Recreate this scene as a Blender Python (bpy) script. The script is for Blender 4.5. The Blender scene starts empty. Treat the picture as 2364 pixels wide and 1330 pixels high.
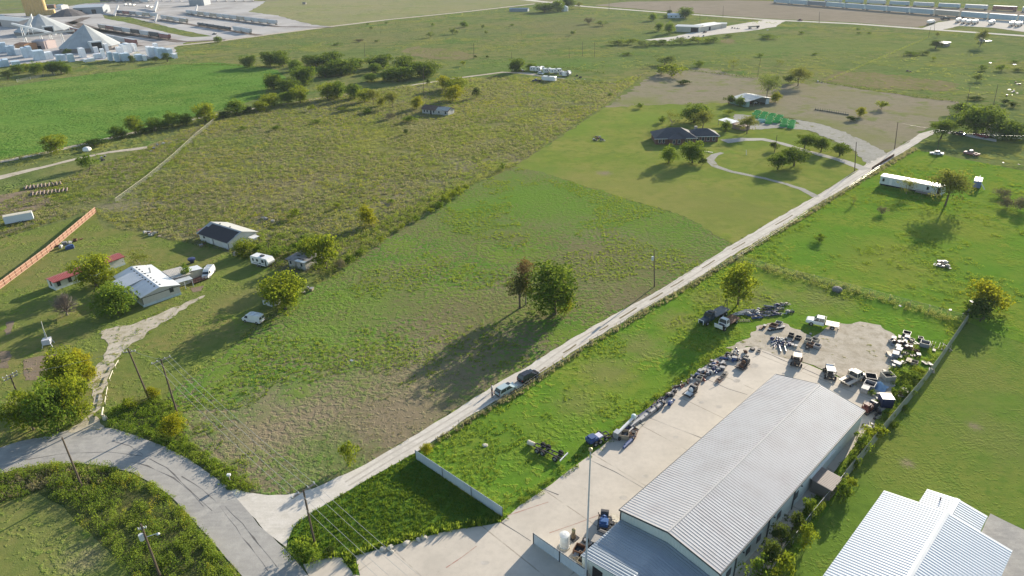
import bpy, math, random
import numpy as np
from mathutils import Vector, Matrix, noise as mnoise
from mathutils.geometry import tessellate_polygon
random.seed(7); rng = np.random.default_rng(11)
S = bpy.context.scene
COL = S.collection
R = math.radians
# ---------------------------------------------------------------- camera
F_PX, HOR, ROLL, CAM_H = 1576.0, -130.0, R(1.6), 78.0
PITCH = math.atan((665 - HOR) / F_PX)
FW = Vector((0, math.cos(PITCH), -math.sin(PITCH))); RT = Vector((1, 0, 0)); UP = RT.cross(FW)
cr, sr = math.cos(ROLL), math.sin(ROLL)
cx_ = RT * cr - UP * sr; cy_ = RT * sr + UP * cr; cz_ = -FW
cam = bpy.data.cameras.new('camera'); cam_o = bpy.data.objects.new('camera', cam); COL.objects.link(cam_o)
cam_o.matrix_world = Matrix(((cx_.x, cy_.x, cz_.x, 0), (cx_.y, cy_.y, cz_.y, 0), (cx_.z, cy_.z, cz_.z, CAM_H), (0, 0, 0, 1)))
cam.sensor_width = 36; cam.lens = F_PX / 2364 * 36; cam.clip_start = 1; cam.clip_end = 20000
S.camera = cam_o
# ---------------------------------------------------------------- light
SUN_EL, SUN_AZ = R(16.5), R(38)      # azimuth from +Y towards +X
w = bpy.data.worlds.new('World'); S.world = w; w.use_nodes = True
nt = w.node_tree; nt.nodes.clear()
sky = nt.nodes.new('ShaderNodeTexSky'); sky.sky_type = 'NISHITA'; sky.sun_disc = False
sky.sun_elevation = SUN_EL; sky.sun_rotation = SUN_AZ; sky.air_density = 1.0; sky.dust_density = 0.6; sky.ozone_density = 1.0
bg = nt.nodes.new('ShaderNodeBackground'); bg.inputs['Strength'].default_value = 0.105
wo = nt.nodes.new('ShaderNodeOutputWorld')
nt.links.new(sky.outputs[0], bg.inputs[0]); nt.links.new(bg.outputs[0], wo.inputs[0])
sun = bpy.data.lights.new('sun', 'SUN'); sun.energy = 5.0; sun.angle = R(0.5); sun.color = (1.0, 0.895, 0.74)
so = bpy.data.objects.new('sun', sun); COL.objects.link(so)
sd = Vector((math.sin(SUN_AZ) * math.cos(SUN_EL), math.cos(SUN_AZ) * math.cos(SUN_EL), math.sin(SUN_EL)))
so.rotation_euler = sd.to_track_quat('Z', 'Y').to_euler(); so.location = (0, 0, 200)
S.view_settings.view_transform = 'Standard'; S.view_settings.look = 'None'
S.view_settings.exposure = 1.12; S.view_settings.gamma = 1.0
S.cycles.max_bounces = 6; S.cycles.diffuse_bounces = 2; S.cycles.glossy_bounces = 2; S.cycles.transmission_bounces = 3
S.cycles.transparent_max_bounces = 6; S.cycles.volume_bounces = 0
# ---------------------------------------------------------------- pixel -> place helpers (photograph pixels 2364 x 1330)
def ray(x, y):
    u = (x - 1182) / F_PX; v = -(y - 665) / F_PX
    return FW + (cr * u + sr * v) * RT + (-sr * u + cr * v) * UP
def G(x, y, z=0.0):
    d = ray(x, y); t = (z - CAM_H) / d.z
    return Vector((d.x * t, d.y * t, z))
def elev(b, t):                       # height of a point seen at pixel t standing above ground pixel b
    B = G(*b); d = ray(*t)
    s = (d.x * B.x + d.y * B.y) / (d.x * d.x + d.y * d.y)
    return CAM_H + s * d.z
def mpp(x, y):                        # metres per photograph pixel at a ground pixel
    return CAM_H / -ray(x, y).z / F_PX
def head(a, b):
    A, B = G(*a), G(*b); return math.atan2(B.y - A.y, B.x - A.x)
# ---------------------------------------------------------------- objects
def tag(o, label=None, cat=None, group=None, kind=None):
    if label: o['label'] = label
    if cat: o['category'] = cat
    if group: o['group'] = group
    if kind: o['kind'] = kind
    return o
def link(name, me, parent=None):
    o = bpy.data.objects.new(name, me); COL.objects.link(o)
    if parent is not None: o.parent = parent
    return o
def thing(name, label, cat, loc=(0, 0, 0), rz=0.0, group=None, s=1.0):
    o = bpy.data.objects.new(name, None); COL.objects.link(o); o.empty_display_size = .5
    o.location = loc; o.rotation_euler = (0, 0, rz); o.scale = (s, s, s) if not isinstance(s, tuple) else s
    return tag(o, label, cat, group)
def kids(o): return [c for c in bpy.data.objects if c.parent == o]
TREE = {}
def dup(root, loc, rz, label, group=None, s=1.0, cat=None):
    r = root.copy(); COL.objects.link(r); r.location = loc; r.rotation_euler = (0, 0, rz)
    r.scale = (s, s, s) if not isinstance(s, tuple) else s
    if root.name not in TREE: TREE[root.name] = [(c, kids(c)) for c in kids(root)]
    for c, gs in TREE[root.name]:
        d = c.copy(); COL.objects.link(d); d.parent = r
        for g in gs:
            e = g.copy(); COL.objects.link(e); e.parent = d
    r['label'] = label
    if cat: r['category'] = cat
    if group: r['group'] = group
    return r
def np_mesh(name, V, Fc):
    me = bpy.data.meshes.new(name); V = np.asarray(V, np.float32); Fc = np.asarray(Fc, np.int32)
    k = Fc.shape[1]
    me.vertices.add(len(V)); me.vertices.foreach_set('co', V.ravel())
    me.loops.add(Fc.size); me.loops.foreach_set('vertex_index', Fc.ravel())
    me.polygons.add(len(Fc)); me.polygons.foreach_set('loop_start', np.arange(0, Fc.size, k, dtype=np.int32))
    me.update(calc_edges=True); return me
class MB:
    def __init__(s): s.v = []; s.f = []
    def add(s, vs, fs):
        b = len(s.v); s.v += [tuple(p) for p in vs]; s.f += [tuple(i + b for i in f) for f in fs]; return s
    def box(s, x0, x1, y0, y1, z0, z1):
        return s.add([(x0, y0, z0), (x1, y0, z0), (x1, y1, z0), (x0, y1, z0), (x0, y0, z1), (x1, y0, z1), (x1, y1, z1), (x0, y1, z1)],
                     [(0, 3, 2, 1), (4, 5, 6, 7), (0, 1, 5, 4), (1, 2, 6, 5), (2, 3, 7, 6), (3, 0, 4, 7)])
    def obox(s, c, sx, sy, sz, rz=0, rx=0, ry=0):          # box with its base centre at c
        M = Matrix.Rotation(rz, 3, 'Z') @ Matrix.Rotation(ry, 3, 'Y') @ Matrix.Rotation(rx, 3, 'X'); c = Vector(c)
        vs = [c + M @ Vector((x * sx / 2, y * sy / 2, z * sz)) for z in (0, 1) for x, y in ((-1, -1), (1, -1), (1, 1), (-1, 1))]
        return s.add(vs, [(0, 3, 2, 1), (4, 5, 6, 7), (0, 1, 5, 4), (1, 2, 6, 5), (2, 3, 7, 6), (3, 0, 4, 7)])
    def prism(s, poly, a0, a1, ax='y'):                     # polygon in xz (ax y), yz (ax x) or xy (ax z)
        def P(p, a): return (p[0], a, p[1]) if ax == 'y' else (a, p[0], p[1]) if ax == 'x' else (p[0], p[1], a)
        n = len(poly)
        return s.add([P(p, a0) for p in poly] + [P(p, a1) for p in poly],
                     [tuple(range(n))[::-1], tuple(range(n, 2 * n))] + [(i, (i + 1) % n, n + (i + 1) % n, n + i) for i in range(n)])
    def cyl(s, p0, p1, r0, r1=None, n=8, cap=True):
        r1 = r0 if r1 is None else r1; p0, p1 = Vector(p0), Vector(p1); d = (p1 - p0)
        if d.length < 1e-6: return s
        d.normalize(); a = d.orthogonal().normalized(); b = d.cross(a)
        vs = [p + (a * math.cos(t) + b * math.sin(t)) * r for p, r in ((p0, r0), (p1, r1)) for t in [2 * math.pi * i / n for i in range(n)]]
        fs = [(i, (i + 1) % n, n + (i + 1) % n, n + i) for i in range(n)]
        if cap: fs += [tuple(range(n))[::-1], tuple(range(n, 2 * n))]
        return s.add(vs, fs)
    def lathe(s, prof, n=12, c=(0, 0, 0)):                   # prof: (r, z)
        vs = [(c[0] + r * math.cos(2 * math.pi * i / n), c[1] + r * math.sin(2 * math.pi * i / n), c[2] + z) for r, z in prof for i in range(n)]
        fs = [(k * n + i, k * n + (i + 1) % n, (k + 1) * n + (i + 1) % n, (k + 1) * n + i) for k in range(len(prof) - 1) for i in range(n)]
        fs += [tuple(range(n))[::-1], tuple(range((len(prof) - 1) * n, len(prof) * n))]
        return s.add(vs, fs)
    def loft(s, rings):
        n = len(rings[0]); vs = [p for r in rings for p in r]
        fs = [(k * n + i, k * n + (i + 1) % n, (k + 1) * n + (i + 1) % n, (k + 1) * n + i) for k in range(len(rings) - 1) for i in range(n)]
        fs += [tuple(range(n))[::-1], tuple(range((len(rings) - 1) * n, len(rings) * n))]
        return s.add(vs, fs)
    def quad(s, *p): return s.add(p, [tuple(range(len(p)))])
    def slab(s, p, t):                                       # thin solid from a planar polygon, thickness t downwards
        n = len(p); q = [(a[0], a[1], a[2] - t) for a in p]
        return s.add(list(p) + q, [tuple(range(n)), tuple(range(n, 2 * n))[::-1]] + [(i, n + i, n + (i + 1) % n, (i + 1) % n) for i in range(n)])
    def build(s, name, m, parent=None):
        me = bpy.data.meshes.new(name); me.from_pydata(s.v, [], s.f); me.materials.append(m)
        return link(name, me, parent)
# ---------------------------------------------------------------- materials
def new_mat(name):
    m = bpy.data.materials.new(name); m.use_nodes = True; t = m.node_tree; t.nodes.clear()
    o = t.nodes.new('ShaderNodeOutputMaterial'); return m, t, o
def N(t, ty, **kw):
    n = t.nodes.new(ty)
    for k, v in kw.items():
        if k in n.inputs.keys(): n.inputs[k].default_value = v
        else: setattr(n, k, v)
    return n
def noise_n(t, co, scale, detail=3, rough=.55):
    n = N(t, 'ShaderNodeTexNoise'); n.inputs['Scale'].default_value = scale; n.inputs['Detail'].default_value = detail
    n.inputs['Roughness'].default_value = rough; t.links.new(co, n.inputs['Vector']); return n.outputs['Fac']
def ramp(t, fac, a, b, interp='LINEAR'):
    r = N(t, 'ShaderNodeMapRange'); r.inputs['From Min'].default_value = a; r.inputs['From Max'].default_value = b
    r.interpolation_type = 'SMOOTHSTEP' if interp == 'S' else 'LINEAR'
    t.links.new(fac, r.inputs['Value']); return r.outputs[0]
def mixc(t, fac, a, b, mode='MIX'):
    m = N(t, 'ShaderNodeMix'); m.data_type = 'RGBA'; m.blend_type = mode
    if isinstance(fac, (int, float)): m.inputs[0].default_value = fac
    else: t.links.new(fac, m.inputs[0])
    for i, c in ((6, a), (7, b)):
        if isinstance(c, (tuple, list)): m.inputs[i].default_value = (*c[:3], 1)
        else: t.links.new(c, m.inputs[i])
    return m.outputs[2]
def mth(t, op, a, b=0.0):
    m = N(t, 'ShaderNodeMath'); m.operation = op
    for i, c in ((0, a), (1, b)):
        if isinstance(c, (int, float)): m.inputs[i].default_value = c
        else: t.links.new(c, m.inputs[i])
    return m.outputs[0]
def pbr(t, o, col, rough=.8, metal=0.0, spec=.3, bump=None, bs=.5, bd=.1):
    b = N(t, 'ShaderNodeBsdfPrincipled'); b.inputs['Metallic'].default_value = metal; b.inputs['Specular IOR Level'].default_value = spec
    if isinstance(rough, (int, float)): b.inputs['Roughness'].default_value = rough
    else: t.links.new(rough, b.inputs['Roughness'])
    if isinstance(col, (tuple, list)): b.inputs['Base Color'].default_value = (*col[:3], 1)
    else: t.links.new(col, b.inputs['Base Color'])
    if bump is not None:
        bn = N(t, 'ShaderNodeBump'); bn.inputs['Strength'].default_value = bs; bn.inputs['Distance'].default_value = bd
        t.links.new(bump, bn.inputs['Height']); t.links.new(bn.outputs[0], b.inputs['Normal'])
    t.links.new(b.outputs[0], o.inputs[0]); return b
_mc = {}
def M(name, c, rough=.7, metal=0.0, spec=.35, var=.25, scale=1.2, dirt=None):
    """plain painted / weathered surface: base colour with blotchy wear"""
    if name in _mc: return _mc[name]
    m, t, o = new_mat(name)
    tc = N(t, 'ShaderNodeTexCoord'); co = tc.outputs['Object']
    a = noise_n(t, co, scale, 4, .65); b = noise_n(t, co, scale * 7, 2)
    d = dirt or tuple(x * .55 for x in c)
    f = mth(t, 'MULTIPLY', ramp(t, a, .42, .75), var * 2.0)
    col = mixc(t, f, c, d); col = mixc(t, mth(t, 'MULTIPLY', b, var), col, tuple(x * .7 for x in c))
    pbr(t, o, col, rough, metal, spec, bump=b, bs=.15, bd=.02); _mc[name] = m; return m
def M_ribs(name, c, axis=0, period=.3, depth=.04, rough=.4, metal=.0, spec=.5, stain=None, var=.2):
    """ribbed sheet metal, ribs repeat along the given object axis"""
    if name in _mc: return _mc[name]
    m, t, o = new_mat(name)
    tc = N(t, 'ShaderNodeTexCoord'); sp = N(t, 'ShaderNodeSeparateXYZ'); t.links.new(tc.outputs['Object'], sp.inputs[0])
    x = sp.outputs[axis]; fr = mth(t, 'PINGPONG', x, period / 2); h = ramp(t, fr, period * .08, period * .22, 'S')
    a = noise_n(t, tc.outputs['Object'], .25, 4, .6); b = noise_n(t, tc.outputs['Object'], 2.5, 3)
    st = stain or tuple(v * .6 for v in c)
    col = mixc(t, mth(t, 'MULTIPLY', ramp(t, a, .4, .75), var * 2), c, st)
    col = mixc(t, mth(t, 'MULTIPLY', ramp(t, b, .45, .8), var), col, st)
    pbr(t, o, col, rough, metal, spec, bump=h, bs=1.0, bd=depth); _mc[name] = m; return m
def M_ground(name, c1, c2, c3, big=.03, mid=.35, tuft=None, tscale=1.0, tth=(.5, .62), tbig=None, bd=.25, fine=5.0, tone=None, rows=None, bs=1.0, zones=()):
    """earth and grass: large patches, mid mottling, tufts on top"""
    fx = lambda c: (c[0] * 1.16, c[1] * 1.09, c[2] * 1.0) if c[2] < .125 and c[1] > c[0] * .83 else c
    c1, c2, c3 = fx(c1), fx(c2), fx(c3); tuft = tuft and (fx(tuft[0]), fx(tuft[1]))
    m, t, o = new_mat(name)
    g = N(t, 'ShaderNodeNewGeometry'); co = g.outputs['Position']
    nb = noise_n(t, co, big, 4, .6); nm = noise_n(t, co, mid, 4, .65); nf = noise_n(t, co, fine, 2, .6)
    col = mixc(t, ramp(t, nb, .38, .62, 'S'), c1, c2)
    col = mixc(t, ramp(t, nm, .45, .68), col, c3)
    hgt = mth(t, 'ADD', mth(t, 'MULTIPLY', nf, .35), nm)
    if tuft:
        n1 = noise_n(t, co, tscale, 3, .6)
        n2 = noise_n(t, co, tbig or big * 1.7, 3, .6)
        th = mth(t, 'ADD', n1, mth(t, 'MULTIPLY', mth(t, 'SUBTRACT', n2, .5), .9))
        tm = ramp(t, th, tth[0], tth[1], 'S')
        tv = mixc(t, ramp(t, noise_n(t, co, big * 3, 2), .4, .6), tuft[0], tuft[1])
        col = mixc(t, tm, col, tv); hgt = mth(t, 'ADD', hgt, mth(t, 'MULTIPLY', tm, .9))
    if rows:
        mp = N(t, 'ShaderNodeMapping'); mp.inputs['Rotation'].default_value = (0, 0, rows[0]); mp.inputs['Scale'].default_value = (1, rows[2], 1)
        t.links.new(co, mp.inputs[0]); nr = noise_n(t, mp.outputs[0], rows[1], 3, .5)
        col = mixc(t, mth(t, 'MULTIPLY', ramp(t, nr, .4, .65), rows[3]), col, c3)
        hgt = mth(t, 'ADD', hgt, mth(t, 'MULTIPLY', nr, .5))
    for zx, zy, zr, zc, zs in zones:
        P = G(zx, zy); vd = N(t, 'ShaderNodeVectorMath'); vd.operation = 'DISTANCE'; t.links.new(co, vd.inputs[0]); vd.inputs[1].default_value = (P.x, P.y, 0)
        dn = mth(t, 'ADD', mth(t, 'DIVIDE', vd.outputs['Value'], zr), mth(t, 'ADD', mth(t, 'MULTIPLY', mth(t, 'SUBTRACT', noise_n(t, co, 2.2 / zr, 4, .6), .5), 2.0), mth(t, 'MULTIPLY', mth(t, 'SUBTRACT', noise_n(t, co, 14 / zr, 6, .7), .5), 1.8)))
        col = mixc(t, mth(t, 'MULTIPLY', mth(t, 'SUBTRACT', 1.0, ramp(t, dn, -.1, 1.5, 'S')), zs), col, fx(zc))
    dk = ramp(t, nf, .25, .75); col = mixc(t, mth(t, 'MULTIPLY', mth(t, 'SUBTRACT', 1.0, dk), .35), col, tuple(v * .5 for v in c3))
    pbr(t, o, col, 1.0, 0, 0.0, bump=hgt, bs=bs, bd=bd); return m
def M_leaf(name, a, b, trans=.45, scale=.6):
    if name in _mc: return _mc[name]
    m, t, o = new_mat(name)
    tc = N(t, 'ShaderNodeTexCoord'); g = N(t, 'ShaderNodeNewGeometry'); oi = N(t, 'ShaderNodeObjectInfo')
    n = noise_n(t, tc.outputs['Object'], scale, 3)
    f = mth(t, 'ADD', ramp(t, n, .35, .65), mth(t, 'MULTIPLY', mth(t, 'SUBTRACT', g.outputs['Random Per Island'], .5), .7))
    f = mth(t, 'ADD', f, mth(t, 'MULTIPLY', mth(t, 'SUBTRACT', oi.outputs['Random'], .5), .5))
    cl = N(t, 'ShaderNodeClamp'); t.links.new(f, cl.inputs[0])
    col = mixc(t, cl.outputs[0], a, b)
    d = N(t, 'ShaderNodeBsdfDiffuse'); tr = N(t, 'ShaderNodeBsdfTranslucent'); mx = N(t, 'ShaderNodeMixShader'); mx.inputs[0].default_value = trans
    tcol = mixc(t, .35, col, (.30, .34, .02)); t.links.new(tcol, tr.inputs[0])
    t.links.new(col, d.inputs[0]); t.links.new(d.outputs[0], mx.inputs[1]); t.links.new(tr.outputs[0], mx.inputs[2]); t.links.new(mx.outputs[0], o.inputs[0])
    _mc[name] = m; return m
# ================================================================ GROUND
def jit_poly(pts, amp, step=2.0, seed=0.0):
    W = [G(*p) for p in pts]; out = []
    for i, a in enumerate(W):
        b = W[(i + 1) % len(W)]; L = (b - a).length; d = min(math.hypot(a.x, a.y), math.hypot(b.x, b.y))
        n = max(1, min(60, int(L / (step * max(1, d / 200)))))
        nn = Vector((-(b - a).y, (b - a).x, 0)).normalized() if L else Vector((0, 0, 0))
        for k in range(n):
            p = a.lerp(b, k / n)
            q = mnoise.noise(Vector((p.x * .45 + seed, p.y * .45, seed))) + .6 * mnoise.noise(Vector((p.x * .11, p.y * .11 + seed, seed)))
            out.append(p + nn * q * amp)
    return out
def patch(name, pts, m, z, amp=.5, step=2.0, label=None):
    P = jit_poly(pts, amp, step, len(pts) * 1.7)
    tris = tessellate_polygon([[Vector((p.x, p.y, 0)) for p in P]])
    me = bpy.data.meshes.new(name); V = [(p.x, p.y, z) for p in P]; T = []
    for a, b, c in tris:
        A, B, Cc = P[a], P[b], P[c]
        T.append((a, b, c) if (B.x - A.x) * (Cc.y - A.y) - (B.y - A.y) * (Cc.x - A.x) > 0 else (a, c, b))
    me.from_pydata(V, [], T); me.materials.append(m)
    o = link(name, me); o['kind'] = 'structure'; return o
def strip(name, line, wpx, m, z, amp=.3):
    """ribbon along ground pixels, width in metres (one number or one per point)"""
    W = [G(*p) for p in line]; ws = wpx if isinstance(wpx, (list, tuple)) else [wpx] * len(W)
    L, Rr = [], []
    for i, p in enumerate(W):
        t = (W[min(i + 1, len(W) - 1)] - W[max(i - 1, 0)]).normalized(); n = Vector((-t.y, t.x, 0))
        L.append(p + n * ws[i] / 2); Rr.append(p - n * ws[i] / 2)
    def dens(Q, sd):
        o = []
        for a, b in zip(Q[:-1], Q[1:]):
            k = max(1, min(40, int((b - a).length / (2.0 * max(1, a.length / 200)))))
            nn = Vector((-(b - a).y, (b - a).x, 0)).normalized()
            for j in range(k):
                p = a.lerp(b, j / k); o.append(p + nn * amp * mnoise.noise(Vector((p.x * .5, p.y * .5, sd))))
        return o + [Q[-1]]
    A, B = dens(L, 1.3), dens(Rr, 7.7); P = A + B[::-1]
    tris = tessellate_polygon([[Vector((p.x, p.y, 0)) for p in P]])
    T = []
    for a, b, c in tris:
        X, Y, Z = P[a], P[b], P[c]
        T.append((a, b, c) if (Y.x - X.x) * (Z.y - X.y) - (Y.y - X.y) * (Z.x - X.x) > 0 else (a, c, b))
    me = bpy.data.meshes.new(name); me.from_pydata([(p.x, p.y, z) for p in P], [], T); me.materials.append(m)
    o = link(name, me); o['kind'] = 'structure'; return o

GR, YG, BR, OL = (.10, .20, .03), (.19, .215, .045), (.26, .205, .14), (.17, .17, .085)
g_base = M_ground('rough grassland', (.130, .175, .060), (.185, .190, .080), (.085, .125, .042), big=.012, mid=.09, tuft=((.09, .155, .04), (.20, .215, .055)), tscale=.22, tth=(.5, .62), bd=.35, fine=.9, zones=((1300, 60, 90, (.17, .165, .09), .6), (900, 80, 80, (.165, .17, .085), .5), (2000, 110, 90, (.15, .195, .06), .6), (1700, 105, 70, (.12, .19, .055), .6), (1330, 150, 45, (.10, .18, .045), .8), (1150, 150, 35, (.10, .175, .045), .7), (2200, 190, 45, (.115, .185, .055), .6)))
g_weed = M_ground('weedy field', (.155, .170, .072), (.250, .215, .140), (.110, .135, .055), big=.035, mid=.5, tuft=((.12, .18, .045), (.21, .225, .05)), tscale=1.1, bd=.25, fine=4, zones=((700, 430, 40, (.20, .18, .11), .5), (900, 330, 40, (.20, .215, .055), .6), (1050, 300, 35, (.19, .215, .05), .6), (600, 330, 30, (.13, .185, .05), .6), (1300, 210, 30, (.115, .185, .05), .8), (560, 470, 25, (.185, .165, .10), .5)))
g_past = M_ground('grazed pasture', (.145, .160, .068), (.205, .170, .105), (.135, .130, .072), big=.03, mid=.5, tuft=((.085, .19, .028), (.13, .21, .035)), tscale=.9, tth=(.42, .60), tbig=.022, bd=.10, fine=4,
   zones=((1250, 450, 34, (.105, .22, .03), .9), (1430, 470, 26, (.115, .215, .035), .6), (1080, 500, 22, (.105, .205, .03), .5), (800, 690, 20, (.115, .22, .03), .6), (720, 780, 12, (.12, .215, .035), .5), (900, 960, 18, BR, .85), (600, 990, 14, BR, .85), (1000, 850, 12, BR, .5), (1150, 700, 12, OL, .5), (760, 1060, 8, (.09, .18, .03), .7), (1340, 640, 18, (.155, .165, .08), .6), (1560, 560, 20, (.115, .20, .04), .6), (1300, 420, 40, (.12, .20, .04), .4)))
g_lawn = M_ground('mown lawn', (.150, .210, .045), (.225, .235, .070), (.125, .180, .040), big=.04, mid=.22, tuft=((.15, .225, .045), (.20, .235, .05)), tscale=.16, tth=(.55, .75), bd=.05, fine=5, rows=(.9, .25, 5, .35), zones=((1290, 410, 16, (.22, .215, .08), .7), (1450, 420, 20, (.225, .22, .08), .6), (1600, 470, 24, (.20, .205, .075), .6), (1330, 290, 18, (.14, .225, .04), .7), (1480, 270, 14, (.15, .23, .045), .7), (1250, 395, 12, (.11, .20, .035), .6), (1395, 400, 3, (.26, .21, .15), .9), (1700, 480, 14, (.17, .19, .06), .5)))
g_yard = M_ground('side and corner lawn', (.140, .180, .050), (.195, .190, .072), (.110, .155, .042), big=.06, mid=.4, tuft=((.12, .195, .035), (.16, .205, .045)), tscale=.9, tth=(.5, .72), bd=.10, fine=6, zones=((70, 600, 14, (.165, .18, .07), .6), (560, 690, 9, (.19, .185, .08), .5), (420, 860, 9, (.15, .20, .05), .6), (100, 1240, 10, (.15, .185, .06), .5), (200, 1290, 4, BR, .6)))  # own grass tones of the side and corner lawns
g_rfield = M_ground('mown green field', (.110, .190, .034), (.160, .200, .046), (.088, .158, .030), big=.05, mid=.5, tuft=((.105, .175, .035), (.15, .205, .045)), tscale=1.6, tth=(.48, .68), bd=.06, fine=6, rows=(.3, .5, 3.5, .3), zones=((2220, 860, 10, (.18, .19, .065), .5), (2300, 1010, 9, (.165, .175, .065), .5), (2080, 1060, 10, (.165, .20, .05), .5), (2095, 1070, 1.2, BR, .9), (2250, 985, 1.2, BR, .9)))
g_mead = M_ground('bright meadow', (.105, .215, .026), (.175, .230, .040), (.078, .165, .022), big=.05, mid=.4, tuft=((.105, .21, .025), (.18, .23, .035)), tscale=.9, tth=(.5, .68), bd=.10, fine=5, zones=((2050, 600, 16, (.19, .21, .05), .6), (2200, 530, 14, (.20, .225, .045), .5), (1900, 560, 12, (.10, .205, .03), .6), (2300, 620, 14, (.095, .20, .028), .6), (1560, 740, 5, (.20, .19, .08), .7), (1480, 800, 6, (.20, .185, .085), .7), (1400, 860, 6, (.19, .185, .08), .7), (1330, 930, 5, (.18, .185, .07), .6), (1750, 690, 8, (.17, .17, .08), .7), (1900, 690, 8, (.16, .175, .07), .7), (1640, 690, 5, (.20, .19, .08), .6), (1480, 930, 6, (.13, .215, .03), .6), (1200, 1020, 7, (.085, .18, .025), .6)))
g_deep = M_ground('deep green grass', (.075, .155, .024), (.100, .175, .03), (.06, .135, .02), big=.07, mid=.9, tuft=((.07, .16, .02), (.11, .175, .028)), tscale=1.5, bd=.2, fine=6)
g_crop = M_ground('crop', (.125, .240, .048), (.180, .260, .065), (.080, .175, .034), big=.02, mid=.35, tuft=((.060, .155, .026), (.13, .215, .045)), tscale=.5, tth=(.48, .62), bd=.4, fine=2.2, rows=(.62, .12, 6, .6))
g_brown = M_ground('mown hay ground', (.285, .240, .175), (.265, .240, .155), (.225, .205, .135), big=.03, mid=.25, tuft=((.15, .19, .065), (.18, .20, .08)), tscale=.12, tth=(.52, .72), bd=.08, fine=4, rows=(-.6, .3, 6, .5), zones=((1480, 235, 16, (.165, .20, .06), .8), (1720, 255, 20, (.17, .195, .07), .8), (1900, 290, 18, (.165, .195, .065), .7), (2000, 320, 14, (.17, .195, .07), .7), (1560, 160, 14, (.15, .185, .06), .7), (2150, 260, 14, (.19, .195, .09), .5), (1900, 215, 20, (.20, .20, .10), .5)))
g_soil = M_ground('bare soil', (.26, .20, .15), (.23, .18, .13), (.18, .15, .10), big=.05, mid=.4, tuft=((.13, .15, .05), (.17, .16, .06)), tscale=.6, tth=(.6, .75), bd=.12, fine=4)
g_plow = M_ground('ploughed field', (.31, .26, .205), (.275, .235, .175), (.24, .205, .15), big=.008, mid=.06, bd=.3, fine=.8, rows=(.15, .05, 12, .6))
g_grav = M_ground('white gravel', (.60, .555, .48), (.52, .48, .41), (.68, .63, .56), big=.06, mid=.6, bd=.03, fine=7, rows=(-.78, .35, 9, .4), bs=.6)
g_dirt = M_ground('pale dirt', (.50, .44, .35), (.56, .50, .41), (.38, .33, .25), big=.12, mid=.5, tuft=((.16, .18, .06), (.22, .21, .09)), tscale=.8, tth=(.66, .8), bd=.06, fine=5)
g_asph = M_ground('worn asphalt', (.38, .36, .33), (.31, .298, .28), (.44, .42, .38), big=.08, mid=.5, bd=.015, fine=8, rows=(.9, .3, 6, .45), bs=.5)
g_rail = M_ground('railyard ballast', (.47, .455, .44), (.33, .31, .29), (.50, .475, .45), big=.012, mid=.05, bd=.1, fine=.7)
g_pale = M_ground('pale dry grass', (.235, .235, .12), (.20, .225, .10), (.255, .24, .14), big=.006, mid=.05, tuft=((.17, .215, .08), (.22, .235, .1)), tscale=.05, bd=.3, fine=.8, rows=(.2, .02, 9, .4))
def M_concrete(name, c, joint=7.0, rot=0.0):
    m, t, o = new_mat(name); g = N(t, 'ShaderNodeNewGeometry'); co = g.outputs['Position']
    mp = N(t, 'ShaderNodeMapping'); mp.inputs['Rotation'].default_value = (0, 0, rot); t.links.new(co, mp.inputs[0])
    sp = N(t, 'ShaderNodeSeparateXYZ'); t.links.new(mp.outputs[0], sp.inputs[0])
    a = noise_n(t, co, .12, 5, .65); b = noise_n(t, co, 1.1, 4, .6); c3 = noise_n(t, co, 9, 2)
    col = mixc(t, ramp(t, a, .4, .66), c, tuple(v * .84 for v in c)); col = mixc(t, mth(t, 'MULTIPLY', ramp(t, b, .45, .7), .35), col, tuple(v * .75 for v in c))
    st = noise_n(t, co, .5, 6, .7); col = mixc(t, mth(t, 'MULTIPLY', ramp(t, st, .64, .74), .45), col, (.16, .13, .10))
    wob = mth(t, 'MULTIPLY', noise_n(t, co, 1.5, 3), .12)
    j1 = mth(t, 'PINGPONG', mth(t, 'ADD', sp.outputs[0], wob), joint / 2); j2 = mth(t, 'PINGPONG', mth(t, 'ADD', sp.outputs[1], wob), joint * .9)
    jm = mth(t, 'MINIMUM', j1, j2); jl = mth(t, 'SUBTRACT', 1.0, ramp(t, jm, .05, .14)); brk = ramp(t, noise_n(t, co, .35, 3), .36, .55)
    col = mixc(t, mth(t, 'MULTIPLY', mth(t, 'MULTIPLY', jl, brk), .55), col, (.17, .14, .10))
    pbr(t, o, col, .85, 0, .25, bump=c3, bs=.2, bd=.02); return m
BA = head((1431, 1211), (1789, 897))       # direction of the workshop's long side
conc = M_concrete('concrete slab', (.54, .48, .40), 12.0, -BA)
conc2 = M_concrete('grey concrete', (.42, .39, .34), 9.0, -BA)

me = bpy.data.meshes.new('ground'); E_ = 9000
me.from_pydata([(-E_, -400, 0), (E_, -400, 0), (E_, 2 * E_, 0), (-E_, 2 * E_, 0)], [], [(0, 1, 2, 3)]); me.materials.append(g_base)
link('ground', me)['kind'] = 'structure'
CROP = [(-260, 250), (0, 203), (150, 180), (400, 149), (500, 144), (590, 153), (640, 162), (660, 180), (620, 200), (608, 222), (545, 245), (400, 280), (250, 318), (100, 350), (0, 368), (-260, 425)]
patch('crop_field', CROP, g_crop, .03, 1.2, 3)
WEED = [(-100, 500), (0, 470), (180, 400), (330, 345), (500, 268), (800, 214), (1160, 175), (1420, 190), (1500, 165), (1400, 240), (1190, 383), (1060, 440), (870, 560), (760, 632), (640, 625), (560, 590), (383, 552), (325, 534), (266, 527), (215, 485), (0, 552), (-100, 580)]
patch('weed_field', WEED, g_weed, .02, 2.2)
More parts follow.
